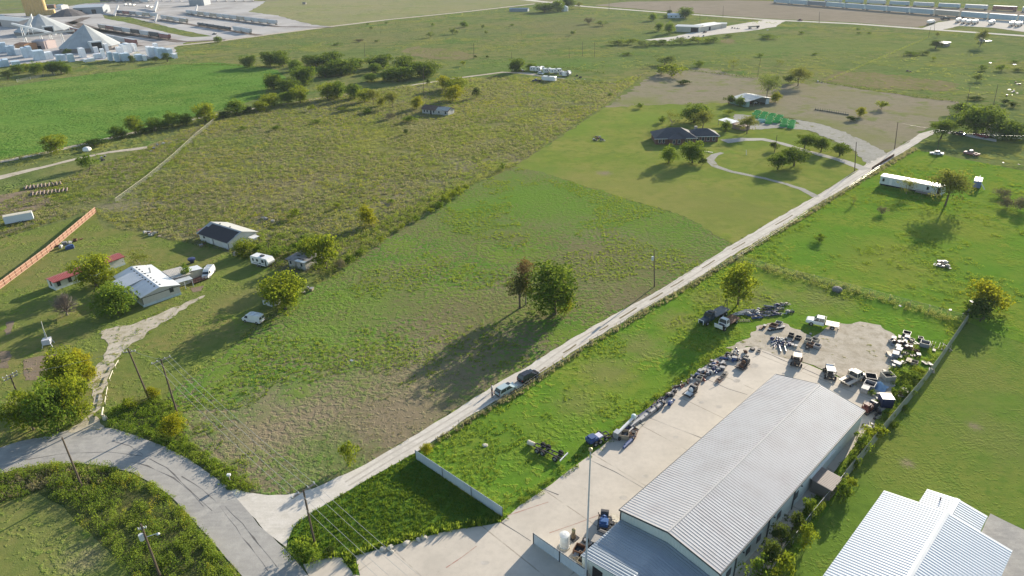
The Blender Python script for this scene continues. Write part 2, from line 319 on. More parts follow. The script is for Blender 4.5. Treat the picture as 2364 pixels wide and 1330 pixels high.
PAST = [(395, 905), (460, 858), (540, 800), (600, 745), (655, 708), (720, 665), (800, 618), (870, 562), (1060, 442), (1190, 385), (1250, 398), (1340, 427), (1440, 457), (1560, 492), (1640, 535), (1690, 566), (1530, 668), (1430, 719), (1328, 778), (1215, 849), (1137, 893), (971, 1000), (907, 1037), (843, 1074), (779, 1102), (725, 1129), (664, 1143), (600, 1143), (530, 1120), (480, 1080), (430, 1040), (380, 990)]
patch('pasture', PAST, g_past, .04, 1.6, 1.2)
LAWN = [(1190, 385), (1400, 246), (1520, 240), (1680, 236), (1760, 262), (1860, 300), (1960, 345), (2000, 376), (1981, 396), (1884, 453), (1800, 501), (1690, 566), (1640, 535), (1560, 492), (1440, 457), (1340, 427), (1250, 398)]
patch('house_lawn', LAWN, g_lawn, .035, 1.5)
HAY = [(1400, 248), (1500, 180), (1530, 160), (1620, 158), (1745, 180), (1800, 195), (1900, 190), (2030, 212), (2210, 238), (2190, 262), (2090, 335), (2043, 358), (2022, 345), (1892, 289), (1820, 272), (1764, 262), (1680, 238), (1520, 242)]
patch('hay_field', HAY, g_brown, .05, 4, 1.5)
SMEAD = [(1700, 601), (1764, 553), (1866, 486), (1958, 434), (2035, 385), (2110, 345), (2364, 395), (2620, 440), (2620, 860), (2364, 795), (2236, 745), (1960, 668)]
patch('meadow', SMEAD, g_mead, .03, .6)
YARD = [(958, 1052), (1040, 998), (1200, 903), (1379, 783), (1481, 722), (1588, 663), (1700, 604), (1960, 672), (2232, 744), (2100, 905), (1950, 1115), (1760, 1400), (1165, 1240), (1161, 1193)]
patch('yard_grass', YARD, g_mead, .05, .4)
RLAWN = [(2236, 746), (2364, 795), (2620, 860), (2620, 1500), (1700, 1500), (1830, 1262), (1948, 1115), (2100, 905)]
patch('mown_field', RLAWN, g_rfield, .04, .4)
LLAWN = [(-200, 612), (0, 552), (194, 498), (218, 487), (240, 528), (266, 529), (325, 536), (383, 553), (447, 562), (560, 592), (640, 627), (760, 634), (790, 626), (720, 665), (655, 706), (600, 743), (540, 798), (460, 856), (395, 902), (300, 945), (235, 966), (160, 995), (0, 1036), (-200, 1080)]
patch('side_lawn', LLAWN, g_yard, .05, .5)
patch('corner_lawn', [(-220, 1215), (0, 1167), (84, 1136), (143, 1169), (204, 1228), (268, 1286), (330, 1360), (420, 1480), (-220, 1480)], g_yard, .04, .4)
g_under = M_ground('weed floor painted shade', (.075, .10, .032), (.11, .115, .045), (.055, .08, .025), big=.2, mid=1, bd=.2, fine=5)  # dark ground colour paints in the shade between and under the weeds
patch('weed_shade_floor', [(-120, 1175), (0, 1100), (102, 1078), (179, 1075), (245, 1083), (307, 1098), (353, 1124), (396, 1155), (433, 1195), (474, 1245), (530, 1312), (590, 1420), (430, 1470), (330, 1360), (268, 1286), (204, 1228), (143, 1169), (84, 1136), (0, 1163), (-120, 1190)], g_under, .055, .5)
patch('weed_shade_floor', [(300, 960), (330, 935), (380, 925), (420, 955), (430, 1010), (490, 1062), (560, 1102), (590, 1126), (540, 1136), (484, 1092), (432, 1058), (380, 1028), (330, 1005)], g_under, .062, .8)
TRI = [(664, 1251), (674, 1218), (710, 1187), (753, 1164), (804, 1134), (856, 1103), (907, 1075), (958, 1047), (961, 1061), (1161, 1195), (1157, 1207), (1022, 1230), (907, 1261), (820, 1284), (832, 1330), (817, 1327), (789, 1289), (753, 1284), (728, 1297), (700, 1304), (674, 1271)]
patch('verge_grass', TRI, g_deep, .06, .25)
ROADG = [(545, 1154), (524, 1125), (570, 1138), (620, 1143), (664, 1143), (725, 1129), (779, 1102), (843, 1074), (907, 1037), (983, 990), (1137, 893), (1215, 849), (1328, 778), (1430, 719), (1540, 660), (1673, 575), (1800, 501), (1884, 453), (1981, 396), (2002, 376), (2043, 356), (2096, 330), (2122, 309), (2160, 299), (2200, 304), (2300, 322), (2300, 328), (2198, 309), (2163, 306), (2135, 320), (2109, 337), (2071, 360), (2035, 381), (2007, 396), (1958, 430), (1866, 483), (1764, 548), (1686, 593), (1588, 656), (1481, 717), (1379, 778), (1284, 837), (1200, 895), (1080, 963), (1032, 998), (958, 1046), (907, 1076), (856, 1104), (804, 1135), (753, 1165), (710, 1188), (674, 1219), (664, 1251), (659, 1266), (600, 1212)]
patch('gravel_road', ROADG, g_grav, .07, .35, 1.5)
ASPH = [(-260, 1110), (0, 1034), (51, 1018), (97, 1010), (164, 993), (220, 986), (268, 991), (332, 1013), (383, 1033), (435, 1062), (486, 1095), (524, 1124), (548, 1153), (600, 1213), (659, 1268), (712, 1330), (810, 1460), (900, 1600), (700, 1600), (620, 1420), (557, 1330), (537, 1307), (481, 1240), (435, 1189), (396, 1148), (353, 1118), (307, 1092), (245, 1077), (179, 1069), (102, 1072), (51, 1081), (0, 1094), (-260, 1175)]
patch('road', ASPH, g_asph, .08, .2, 1.5)
g_drvw = M_ground('driveway dirt', (.50, .44, .35), (.56, .50, .41), (.36, .32, .22), big=.12, mid=.5, tuft=((.17, .20, .07), (.22, .22, .09)), tscale=.6, tth=(.56, .68), bd=.05, fine=5)
patch('driveway', [(179, 980), (204, 956), (212, 936), (210, 890), (222, 854), (240, 818), (253, 798), (225, 772), (245, 760), (302, 749), (340, 734), (398, 712), (440, 694), (474, 682), (452, 696), (412, 722), (358, 760), (307, 793), (276, 816), (261, 844), (245, 882), (238, 916), (227, 954), (229, 975), (240, 990), (150, 1000)], g_drvw, .09, 1.1, .5)
CONC = [(700, 1304), (728, 1297), (753, 1284), (789, 1289), (817, 1327), (832, 1330), (820, 1284), (907, 1261), (1022, 1230), (1157, 1207), (1200, 1169), (1274, 1118), (1323, 1079), (1363, 1051), (1410, 1015), (1463, 978), (1511, 940), (1573, 888), (1640, 835), (1700, 805), (1745, 800), (1800, 822), (1864, 842), (1945, 876), (2030, 918), (2036, 940), (1996, 1000), (1840, 1200), (1740, 1400), (1600, 1600), (900, 1600), (712, 1330)]
patch('concrete_yard', CONC, conc, .09, .12, 2)
DIRT = [(1680, 806), (1725, 782), (1755, 752), (1800, 742), (1845, 764), (1880, 782), (1905, 762), (1930, 748), (1985, 744), (2030, 752), (2066, 778), (2074, 835), (2050, 858), (2062, 890), (2050, 935), (2020, 985), (1996, 1000), (2030, 916), (1945, 876), (1864, 842), (1800, 822), (1745, 800)]
patch('dirt_yard', DIRT, g_dirt, .10, 1.0, 1.0)
patch('paved_pad', [(2286, 1187), (2364, 1225), (2620, 1330), (2620, 1600), (2200, 1600), (2230, 1300)], g_asph, .07, .15)
g_gdrv = M_ground('house drive gravel', (.46, .44, .38), (.40, .38, .33), (.52, .49, .44), big=.1, mid=.8, bd=.03, fine=6)
strip('gravel_drive', [(1672, 327), (1715, 322), (1761, 322), (1802, 331), (1866, 350), (1943, 371), (2000, 392)], [6, 5, 4, 3.2, 3.2, 3.4, 5], g_gdrv, .08, .5)
g_ggrav = M_ground('grey drive gravel', (.36, .345, .30), (.31, .30, .25), (.42, .40, .36), big=.1, mid=.8, tuft=((.17, .19, .07), (.2, .2, .08)), tscale=.5, tth=(.62, .8), bd=.03, fine=6)
strip('loop_drive', [(1668, 353), (1650, 358), (1638, 370), (1650, 384), (1690, 397), (1764, 412), (1815, 425), (1850, 437), (1884, 455)], [2.2, 3.0, 3.2, 2.6, 2.2, 1.8, 2.0, 2.2, 2.8], g_ggrav, .085, .5)
patch('gravel_lot', [(1690, 262), (1740, 268), (1790, 284), (1850, 288), (1830, 275), (1892, 287), (1950, 305), (2022, 340), (2050, 356), (2000, 380), (1975, 350), (1917, 322), (1866, 300), (1802, 296), (1740, 300), (1700, 285)], g_ggrav, .075, 1.6, 1)
strip('farm_lane', [(-200, 415), (0, 374), (100, 354), (300, 309), (500, 264), (640, 243), (770, 222), (880, 208), (1060, 180), (1160, 167), (1210, 169), (1300, 182)], [4, 4, 4, 3.5, 3, 3, 3, 3, 3.4, 4, 6, 5], g_dirt, .06, .5)
strip('dirt_track', [(-120, 440), (0, 410), (100, 386), (190, 364), (250, 352), (340, 341)], [5, 6, 3.5, 3, 3.5, 5], g_dirt, .06, .7)
patch('soil_pad', [(-80, 480), (0, 450), (60, 440), (110, 438), (120, 470), (80, 488), (0, 500), (-80, 515)], g_soil, .06, .8)
strip('county_road', [(380, 108), (500, 96), (620, 80), (760, 62), (900, 45), (1050, 30), (1200, 13), (1340, -3), (1500, -20)], [9, 9, 9, 9, 9, 9, 10, 11, 12], g_dirt, .07, .6)
strip('highway', [(1200, -2), (1348, 15), (1558, 31), (1775, 46), (1969, 55), (2147, 68), (2364, 83), (2700, 112)], [14, 9, 8, 9, 9, 9, 9, 9], g_grav, .08, .3)
patch('ploughed_field', [(1370, 12), (1558, 28), (1775, 43), (1969, 52), (2120, 63), (2170, 48), (2364, 56), (2700, 75), (2700, 45), (2364, 26), (2100, 14), (1900, 6), (1700, 1), (1450, 4)], g_plow, .05, 4)
patch('truck_lot', [(2128, 66), (2165, 52), (2230, 43), (2364, 50), (2700, 72), (2700, 100), (2364, 74), (2290, 64), (2215, 60), (2170, 70)], g_grav, .09, .8)
patch('far_yard', [(1490, 92), (1560, 84), (1600, 74), (1640, 70), (1690, 58), (1775, 45), (1815, 47), (1790, 62), (1730, 72), (1650, 80), (1600, 89), (1520, 97)], g_grav, .07, 1.5)
patch('rail_yard', [(-700, 150), (-200, 190), (0, 152), (140, 142), (410, 134), (400, 110), (430, 98), (530, 92), (640, 78), (770, 62), (720, 57), (640, 36), (575, 27), (614, 4), (480, -10), (200, 8), (60, 30), (-200, 40), (-700, 60)], g_rail, .05, 3)
patch('pale_field', [(614, 4), (575, 27), (640, 36), (720, 57), (770, 61), (900, 43), (1050, 28), (1200, 11), (1335, -5), (900, -30), (600, -20)], g_pale, .03, 3)
g_track = M_ground('track bed', (.17, .145, .13), (.21, .185, .165), (.13, .11, .10), big=.02, mid=.1, bd=.1, fine=.8)
for ln, wd in (([(432, 34), (640, 62), (770, 63)], 8), ([(271, 34), (434, 56), (600, 82)], 8), ([(160, 50), (230, 70), (420, 97), (520, 92)], 12), ([(-60, 44), (80, 58), (190, 80), (320, 108)], 12), ([(200, 40), (150, 60), (200, 66), (300, 84)], 14), ([(-100, 30), (200, 8), (345, 8), (640, 2)], 10)):
    strip('railway_track', ln, wd, g_track, .09, 1.5)
patch('spoil_bank', [(238, 34), (300, 40), (380, 60), (440, 74), (490, 84), (440, 86), (380, 74), (300, 54), (240, 42)], g_base, .08, 2)
g_brush = M_ground('brown brush ground', (.185, .165, .095), (.205, .175, .11), (.15, .16, .07), big=.03, mid=.2, tuft=((.13, .17, .05), (.16, .18, .06)), tscale=.3, tth=(.45, .65), bd=.3, fine=2)
for i, pl in enumerate([[(920, 118), (960, 108), (1030, 112), (1100, 126), (1080, 138), (990, 136)],
                        [(1660, 96), (1680, 88), (1700, 98), (1690, 102)], [(1930, 165), (2060, 172), (2200, 190), (2210, 212), (2030, 205), (1900, 186)]]):
    patch('bare_patch' if i else 'brush_patch', pl, g_brush, .055, 6, 1)
for pl in [[(15, 745), (30, 742), (28, 770), (12, 775)], [(55, 830), (140, 815), (135, 870), (55, 880)], [(95, 880), (110, 868), (108, 885)], [(0, 810), (24, 812), (20, 850), (0, 850)], [(440, 665), (470, 660), (465, 672), (445, 676)]]:
    patch('worn_patch', pl, g_soil, .075, .7, .8)

# wear on the paved and gravel surfaces
g_rut = M_ground('darker wheel rut', (.50, .455, .39), (.44, .40, .34), (.56, .51, .45), big=.3, mid=.8, bd=.02, fine=6); g_tar = M_ground('tar seal', (.16, .155, .15), (.21, .20, .19), (.13, .125, .12), big=.3, mid=1.2, bd=.01, fine=8); g_mid = M_ground('dry centre strip', (.26, .21, .15), (.22, .18, .12), (.18, .17, .09), big=.3, mid=1.2, bd=.03, fine=6); g_redl = M_ground('faded red line', (.42, .22, .18), (.46, .30, .24), (.48, .40, .33), big=.6, mid=2, bd=.005, fine=8)
CL = [(800, 1118), (900, 1056), (1000, 998), (1110, 930), (1208, 880), (1306, 808), (1404, 749), (1510, 689), (1620, 616), (1782, 525), (1875, 468), (1970, 405), (2060, 355), (2110, 325)]
strip('wheel_rut', [(x - 3, y - 4) for x, y in CL], .35, g_rut, .078, .08); strip('wheel_rut', [(x + 5, y + 5) for x, y in CL], .35, g_rut, .078, .08)
for x0, y0, x1, y1 in ((1548, 664, 1578, 646), (1500, 694, 1530, 676), (1430, 736, 1470, 711), (1384, 764, 1404, 752), (1620, 620, 1650, 601), (1690, 577, 1720, 560), (1790, 520, 1830, 497), (1240, 862, 1260, 848), (1300, 816, 1330, 796)): strip('dry_strip', [(x0, y0), ((x0 + x1) / 2 + 1, (y0 + y1) / 2), (x1, y1)], .38, g_mid, .082, .12)
for ln in ([(290, 1066), (340, 1076), (400, 1104), (440, 1136), (470, 1170)], [(345, 1060), (385, 1080), (420, 1115), (455, 1148), (490, 1180)], [(420, 1100), (450, 1118), (500, 1160), (560, 1240), (620, 1320)], [(60, 1062), (150, 1048), (250, 1044), (330, 1054)], [(520, 1170), (560, 1210), (600, 1262), (640, 1310)], [(260, 1020), (300, 1030), (330, 1050)]): strip('tar_line', ln, .10, g_tar, .088, .22)
for ln in ([(1170, 1192), (1200, 1182), (1266, 1160)], [(1268, 1232), (1330, 1210), (1400, 1184)], [(1030, 1312), (1066, 1288), (1100, 1262)]): strip('painted_line', ln, .16, g_redl, .098, .08)
for ln in ([(1360, 1062), (1420, 1090), (1485, 1128)], [(1500, 965), (1560, 990), (1640, 1020)], [(1290, 1143), (1250, 1128)], [(1620, 872), (1680, 898), (1725, 912)], [(1760, 812), (1850, 850), (1900, 872)], [(1157, 1207), (1200, 1232), (1225, 1250)]): strip('joint_crack', ln, .10, g_tar, .097, .3)
for x, y, r_ in ((1490, 1100, .5), (1700, 880, .6), (1560, 1010, .4), (1440, 1150, .5), (1280, 1290, .7), (1120, 1300, .5), (1660, 940, .5), (1740, 845, .8), (1620, 930, .4)):
    p_ = mpp(x, y); patch('oil_stain', [(x + r_ / p_ * math.cos(a_) * 1.3, y + r_ / p_ * .6 * math.sin(a_)) for a_ in [k_ * .785 for k_ in range(8)]], g_rut, .0965, .25, .4)
# ================================================================ VEGETATION
def leaf_quads(P, Nn, size, rg):
    n = len(P); a = rg.normal(size=(n, 3)); Nn = Nn + rg.normal(size=(n, 3)) * .55
    Nn /= np.linalg.norm(Nn, axis=1, keepdims=True) + 1e-9
    u = np.cross(Nn, a); u /= np.linalg.norm(u, axis=1, keepdims=True) + 1e-9; v = np.cross(Nn, u)
    s = size * rg.uniform(.55, 1.25, (n, 1)); k = rg.uniform(.5, 1.0, (n, 1))
    V = np.stack([P - u * s * .5, P - v * s * k * .5 + Nn * s * .1, P + u * s * .5, P + v * s * k * .5 + Nn * s * .1], 1).reshape(-1, 3)
    return V, np.arange(n * 4).reshape(-1, 4)
def crown_mesh(name, w, z0, z1, clumps, per, leaf, seed, flat=.0, airy=0.0, skirt=.35, pointy=0.0):
    rg = np.random.default_rng(seed); h = z1 - z0; zc = (z0 + z1) / 2; P = []; Nn = []; C = []
    for i in range(clumps):
        d = rg.normal(size=3); d /= np.linalg.norm(d); 
        if d[2] < 0 and rg.random() > skirt: d[2] = -d[2]
        r = rg.uniform(.45, .92) if i > clumps * .2 else rg.uniform(.0, .45)
        c = np.array([d[0] * r * w / 2, d[1] * r * w / 2, zc + d[2] * r * h / 2])
        if pointy:
            k = 1 - pointy * max(0, (c[2] - z0) / h); c[0] *= k; c[1] *= k
        C.append(c); cr_ = w * rg.uniform(.13, .24) * (1 - airy * .35)
        m = int(per * rg.uniform(.6, 1.3)); e = rg.normal(size=(m, 3)); e /= np.linalg.norm(e, axis=1, keepdims=True)
        e[:, 2] = np.where((e[:, 2] < -.2) & (rg.random(m) < .5), -e[:, 2], e[:, 2])
        rr = cr_ * rg.uniform(.55, 1.1, (m, 1)) * (1 + airy * rg.uniform(-.3, .7, (m, 1)))
        q = c + e * rr * np.array([1, 1, .8]); q[:, 2] = np.maximum(q[:, 2], .05)
        P.append(q); Nn.append(e)
    V, F = leaf_quads(np.concatenate(P), np.concatenate(Nn), leaf, rg)
    return np_mesh(name, V, F), C
def limbs(mb, C, h0, r, rg, k=9, z0=0.0, lean=0):
    top = Vector((rg.uniform(-.2, .2) + lean, rg.uniform(-.2, .2), h0))
    mb.cyl((0, 0, -.2), (0, 0, h0 * .25), r * 1.35, r, 7); mb.cyl((0, 0, h0 * .25), top, r, r * .75, 7)
    for c in sorted(C, key=lambda c: rg.random())[:k]:
        c = Vector(c); mid = top.lerp(c, .5) + Vector((0, 0, -.3)); mb.cyl(top, mid, r * .5, r * .3, 5); mb.cyl(mid, c, r * .3, r * .08, 4)
bark = M('bark', (.13, .10, .075), .9, var=.5, scale=4)
bark_d = M('dark_bark', (.07, .058, .048), .9, var=.5, scale=4)
bark_g = M('grey_twigs', (.24, .20, .17), .9, var=.3, scale=2)
L_ = {
 'oak': M_leaf('oak_leaves', (.050, .098, .016), (.11, .185, .028), .45),
 'dark': M_leaf('dark_leaves', (.035, .068, .02), (.07, .115, .03), .35),
 'green': M_leaf('green_leaves', (.075, .145, .022), (.15, .235, .034), .5),
 'yellow': M_leaf('yellow_green_leaves', (.12, .18, .018), (.27, .30, .025), .55),
 'gold': M_leaf('yellow_leaves', (.17, .19, .012), (.36, .33, .02), .5),
 'airy': M_leaf('olive_leaves', (.12, .14, .035), (.21, .21, .055), .5),
 'pale': M_leaf('pale_leaves', (.12, .17, .05), (.19, .24, .075), .45),
 'dull': M_leaf('dull_olive_leaves', (.09, .10, .035), (.16, .15, .06), .35),
 'dead': M_leaf('dead_leaves', (.17, .085, .045), (.27, .15, .08), .3),
 'grey': M_leaf('grey_brush', (.13, .115, .09), (.19, .16, .12), .3)}
PROTO = {}
SPEC_X = {'grove': (9, 8, .0, 60, 80, .5, 'oak', 1.8, .28, 0, 1.0, 0), 'grove2': (9, 7.5, 0, 56, 80, .5, 'green', 1.8, .28, 0, 1.0, 0)}
def proto(kind):
    """(nominal width, nominal height, parts) : parts = list of (name, mesh, material)"""
    if kind in PROTO: return PROTO[kind]
    spec = {   # w h  z0  clumps per leaf leafkind  trunk_h trunk_r airy skirt pointy
     'oak':    (9, 8, .1, 66, 75, .48, 'oak', 2.2, .28, 0, 1.0, 0), 'oak2': (9, 7.5, .1, 62, 80, .48, 'oak', 2.0, .30, 0, 1.0, .1),
     'big':    (9, 11, .3, 64, 80, .46, 'oak', 3.0, .30, 0, .9, .1),
     'lolly':  (6, 6.5, 1.0, 48, 75, .36, 'oak', 2.2, .17, 0, .8, .05),
     'dark':   (6, 9, .8, 44, 70, .36, 'dark', 2.5, .22, .2, .8, .25),
     'green':  (8, 7, .1, 58, 75, .42, 'green', 1.8, .2, .1, 1.0, .1), 'green2': (7, 7, .1, 52, 75, .38, 'green', 1.6, .17, .15, 1.0, .25),
     'yellow': (7, 7, .1, 54, 72, .40, 'yellow', 1.8, .18, .1, 1.0, .1), 'yellow2': (6, 7.5, .6, 50, 68, .38, 'yellow', 2.0, .16, .15, 1.0, .2),
     'gold':   (7, 6, .1, 50, 70, .40, 'gold', 1.3, .15, .15, 1.0, .1),
     'airy':   (8, 9, .9, 60, 70, .34, 'airy', 2.8, .17, .45, .6, 0), 'willow': (9, 8, 1.0, 56, 60, .34, 'pale', 2.2, .15, .7, .7, 0),
     'sparse': (7, 6, .8, 32, 40, .26, 'airy', 1.2, .10, .9, .6, 0),
     'shrub':  (3, 2.4, .0, 20, 55, .22, 'green', .5, .06, .2, .9, 0), 'paleshrub': (3, 2.2, 0, 20, 50, .22, 'pale', .5, .05, .4, .9, 0),
     'yshrub': (3, 2.6, 0, 20, 50, .22, 'yellow', .5, .05, .3, .9, 0), 'darkshrub': (3, 2.4, 0, 20, 60, .22, 'dark', .5, .06, .1, .9, 0),
     'cedar':  (2.6, 3.6, 0, 26, 55, .2, 'dark', 1.0, .07, 0, .8, .7), 'dull': (6, 9, 1.6, 40, 66, .36, 'dull', 2.5, .22, .2, .8, .2), 'dead': (5, 7, 3.5, 24, 40, .3, 'dead', 3.0, .14, .6, .5, .4),
     'greyshrub': (4, 1.8, 0, 24, 50, .22, 'grey', .4, .05, .6, .9, 0)}
    spec.update(SPEC_X)
    if kind == 'bare':
        mb = MB(); rg = random.Random(5)
        mb.cyl((0, 0, -.1), (0, 0, .9), .16, .13, 6)
        for i in range(130):
            a = rg.uniform(0, 6.28); e = rg.uniform(.05, 1.5); l = rg.uniform(1.7, 2.5); d = Vector((math.cos(a) * math.cos(e), math.sin(a) * math.cos(e), math.sin(e)))
            p0 = Vector((0, 0, rg.uniform(.4, .9))); m1 = p0 + d * l * .55 + Vector((0, 0, .1)); mb.cyl(p0, m1, .045, .028, 3, False)
            for j in range(4):
                d2 = (d + Vector((rg.uniform(-.6, .6), rg.uniform(-.6, .6), rg.uniform(-.3, .5)))).normalized(); mb.cyl(m1, m1 + d2 * l * .5, .03, .012, 3, False)
        me = bpy.data.meshes.new('branches'); me.from_pydata(mb.v, [], mb.f); me.materials.append(bark_g)
        PROTO[kind] = (5, 3.4, [('branches', me)]); return PROTO[kind]
    w, h, z0, cl, per, leaf, lk, th, tr, airy, skirt, pt = spec[kind]; sd = sum(map(ord, kind))
    me, C = crown_mesh('crown', w, z0, h, cl, per, leaf, sd, airy=airy, skirt=skirt, pointy=pt); me.materials.append(L_[lk])
    mb = MB(); limbs(mb, C, th, tr, random.Random(sd), 12 if airy > .5 else 8)
    mt = bpy.data.meshes.new('trunk'); mt.from_pydata(mb.v, [], mb.f); mt.materials.append(bark_g if airy > .5 else bark)
    PROTO[kind] = (w, h, [('trunk', mt), ('crown', me)]); return PROTO[kind]
TREEN = {'shrub': 'bush', 'paleshrub': 'bush', 'yshrub': 'bush', 'darkshrub': 'bush', 'greyshrub': 'bush', 'cedar': 'juniper', 'bare': 'bare_tree', 'dead': 'dead_tree'}
NTREE = [0]
def tree(bx, by, ty, wpx, kind, label, cat=None, group=None, rz=None):
    w0, h0, parts = proto(kind); h = elev((bx, by), (bx, ty)) ; w = wpx * mpp(bx, by) * 1.08; NTREE[0] += 1
    p = G(bx, by); nm = TREEN.get(kind, 'tree'); rz = (NTREE[0] * 2.399) % 6.28 if rz is None else rz
    t = thing(nm, label, cat or ('bush' if nm in ('bush',) else 'tree'), p, rz, group, (w / w0, w / w0, max(.25, h / h0)))
    for n, me in parts:
        if n == 'trunk' and nm == 'bush': n = 'stem'
        link(n, me, t)
    return t
ORD = 'first second third fourth fifth sixth seventh eighth ninth tenth eleventh twelfth thirteenth fourteenth fifteenth sixteenth seventeenth eighteenth nineteenth twentieth'.split()
def row(desc, where, group, items, cat=None):
    """items (bx, by, top y, width px, kind); each is told apart by its place counted from the left"""
    items = sorted(items)
    for i, it in enumerate(items):
        tree(*it, f"{desc}, {ORD[i]} from left {where}", cat, group)
T = tree
T(1280, 725, 610, 132, 'big', 'large dark green tree towering over the brown pasture by the gravel road', rz=1.0)
T(1200, 712, 622, 64, 'dull', 'dull olive tree with bare trunk touching the largest pasture tree')
T(1214, 704, 600, 52, 'dead', 'dead tree with rusty brown foliage behind the olive pasture tree')
T(1303, 728, 682, 40, 'gold', 'yellow leafy bush at the foot of the largest pasture tree', 'bush')
T(1703, 705, 608, 82, 'yellow2', 'yellow-green tree standing alone behind the two parked work trucks')
T(2182, 475, 386, 92, 'airy', 'tall feathery yellow-green tree in front of the long white mobile home')
T(2092, 448, 404, 50, 'sparse', 'thin half bare tree against the wall of the long white mobile home')
T(2276, 712, 648, 88, 'gold', 'bright yellow bush above the scrap heap outside the fence corner', 'bush')
T(2262, 742, 690, 70, 'darkshrub', 'dark bush shading the corner of the chain-link fence')
T(2240, 720, 698, 40, 'shrub', 'low green bush beside the scrap heap outside the fence corner')
row('yellow-green roadside tree', 'in the clump beside the left driveway', 'trees clumped beside the left driveway',
    [(78, 992, 893, 88, 'yellow'), (135, 995, 868, 96, 'green'), (176, 968, 850, 84, 'yellow'), (166, 905, 798, 84, 'yellow2'), (205, 880, 800, 58, 'gold'), (142, 905, 824, 52, 'yellow')])
T(402, 1008, 952, 58, 'gold', 'yellow bush at the foot of the power pole beside the pasture corner', 'bush')
T(303, 948, 914, 30, 'yshrub', 'small yellow-green bush left of the leaning power pole base')
T(357, 918, 890, 30, 'gold', 'small yellow bush right of the leaning power pole base', 'bush')
T(807, 1072, 1021, 48, 'yshrub', 'round light green bush alone between pasture and gravel road')
T(660, 714, 630, 104, 'yellow', 'broad yellow-green tree leaning over the small white shed')
T(632, 706, 668, 36, 'green2', 'dark green sapling against the back of the small white shed')
T(754, 622, 540, 74, 'yellow2', 'yellow tree right behind the ruined shed')
T(722, 600, 548, 52, 'yellow', 'shorter yellow tree rising behind the roof of the ruined shed')
T(566, 590, 549, 52, 'yellow', 'yellow-green bush at the gable corner of the white garage', 'bush')
T(600, 588, 562, 44, 'shrub', 'green bush between the white garage and the travel trailer')
T(640, 592, 566, 46, 'shrub', 'green bush behind the nose of the travel trailer')
T(686, 586, 556, 46, 'shrub', 'green bush between travel trailer and ruined shed')
T(852, 520, 474, 44, 'gold', 'yellow bush beside the grey scrap in the weedy field', 'bush')
T(678, 505, 480, 34, 'yshrub', 'yellow-green bush in the weeds behind the ruined shed')
T(222, 660, 582, 92, 'yellow', 'big yellow-green tree in front of the red-roofed shed')
T(272, 722, 650, 94, 'green', 'green tree at the front corner of the grey-roofed home')
T(156, 728, 670, 62, 'bare', 'leafless round grey tree on the shaded lawn', 'tree')
T(330, 628, 572, 66, 'sparse', 'olive half bare tree behind the roof of the grey-roofed home')
T(436, 650, 600, 24, 'shrub', 'vine covered bush at the porch end of the grey-roofed home')
T(424, 655, 630, 30, 'shrub', 'leafy bush below the porch wall of the grey-roofed home')
T(208, 390, 351, 42, 'shrub', 'dark green bush beside the bend of the dirt track')
row('young tree', 'on the lane below the bright green crop field', 'trees along the lane below the crop field',
    [(132, 352, 306, 56, 'yellow'), (272, 320, 291, 36, 'green2'), (314, 310, 267, 44, 'yellow2'), (358, 302, 272, 40, 'green2'), (398, 294, 257, 44, 'green'),
     (432, 288, 262, 30, 'green2'), (475, 282, 234, 50, 'yellow'), (547, 264, 228, 48, 'green'), (602, 256, 231, 36, 'yellow'), (625, 248, 214, 44, 'yellow')])
row('low dark bush', 'in the hedge between lane and crop field', 'bushes in the hedge between lane and crop field',
    [(215, 338, 322, 60, 'darkshrub'), (290, 318, 302, 34, 'darkshrub'), (335, 308, 294, 36, 'darkshrub'), (378, 298, 284, 34, 'darkshrub'), (418, 290, 276, 38, 'darkshrub'), (512, 272, 258, 44, 'darkshrub'), (575, 260, 246, 36, 'darkshrub')])
row('dark rounded tree', 'in the dense grove above the farm lane', 'dark trees of the grove above the farm lane',
    [(632, 206, 168, 40, 'grove'), (664, 211, 178, 52, 'grove'), (707, 196, 150, 54, 'grove'), (624, 152, 116, 38, 'grove'), (652, 152, 115, 42, 'grove'), (728, 150, 126, 58, 'grove'), (766, 152, 118, 62, 'grove'), (790, 172, 134, 70, 'grove'),
     (752, 178, 150, 48, 'grove'), (880, 156, 125, 62, 'grove'), (936, 162, 128, 54, 'grove'), (866, 168, 144, 32, 'grove2'), (896, 186, 164, 34, 'grove2'), (858, 188, 168, 36, 'grove2'), (922, 186, 150, 76, 'grove'), (980, 178, 138, 66, 'grove'), (822, 160, 132, 36, 'grove2')])
row('lighter green tree', 'in front of the dense grove', 'light trees along the front of the grove',
    [(576, 155, 126, 34, 'grove'), (682, 164, 136, 36, 'grove2'), (693, 178, 150, 40, 'grove2'), (666, 238, 210, 42, 'grove2'), (694, 238, 196, 44, 'yellow'), (757, 230, 188, 42, 'yellow'), (780, 226, 184, 40, 'grove2'), (818, 228, 190, 36, 'grove2'),
     (842, 236, 203, 36, 'yellow'), (862, 242, 204, 36, 'airy'), (906, 248, 210, 36, 'airy'), (881, 244, 225, 20, 'gold'), (720, 256, 240, 18, 'yshrub')])
T(962, 252, 222, 32, 'gold', 'yellow bush growing at the end of the derelict house', 'bush')
T(985, 258, 240, 24, 'shrub', 'green bush hiding the left wall of the derelict house')
row('bright yellow-green tree', 'in the cluster behind the derelict house', 'yellow trees clustered behind the derelict house',
    [(1028, 206, 174, 34, 'gold'), (1052, 210, 178, 58, 'yellow'), (1046, 233, 198, 50, 'gold')])
T(1100, 226, 199, 26, 'cedar', 'dark pointed tree right of the derelict house')
T(988, 195, 182, 12, 'cedar', 'tiny dark juniper beside the farm lane')
T(938, 312, 296, 15, 'cedar', 'single small dark juniper in the middle of the weedy field')
T(1192, 166, 132, 36, 'oak', 'dark round tree at the end of the farm lane by the trailers')
T(1226, 162, 146, 26, 'green2', 'small green tree between dark round tree and white trailers')
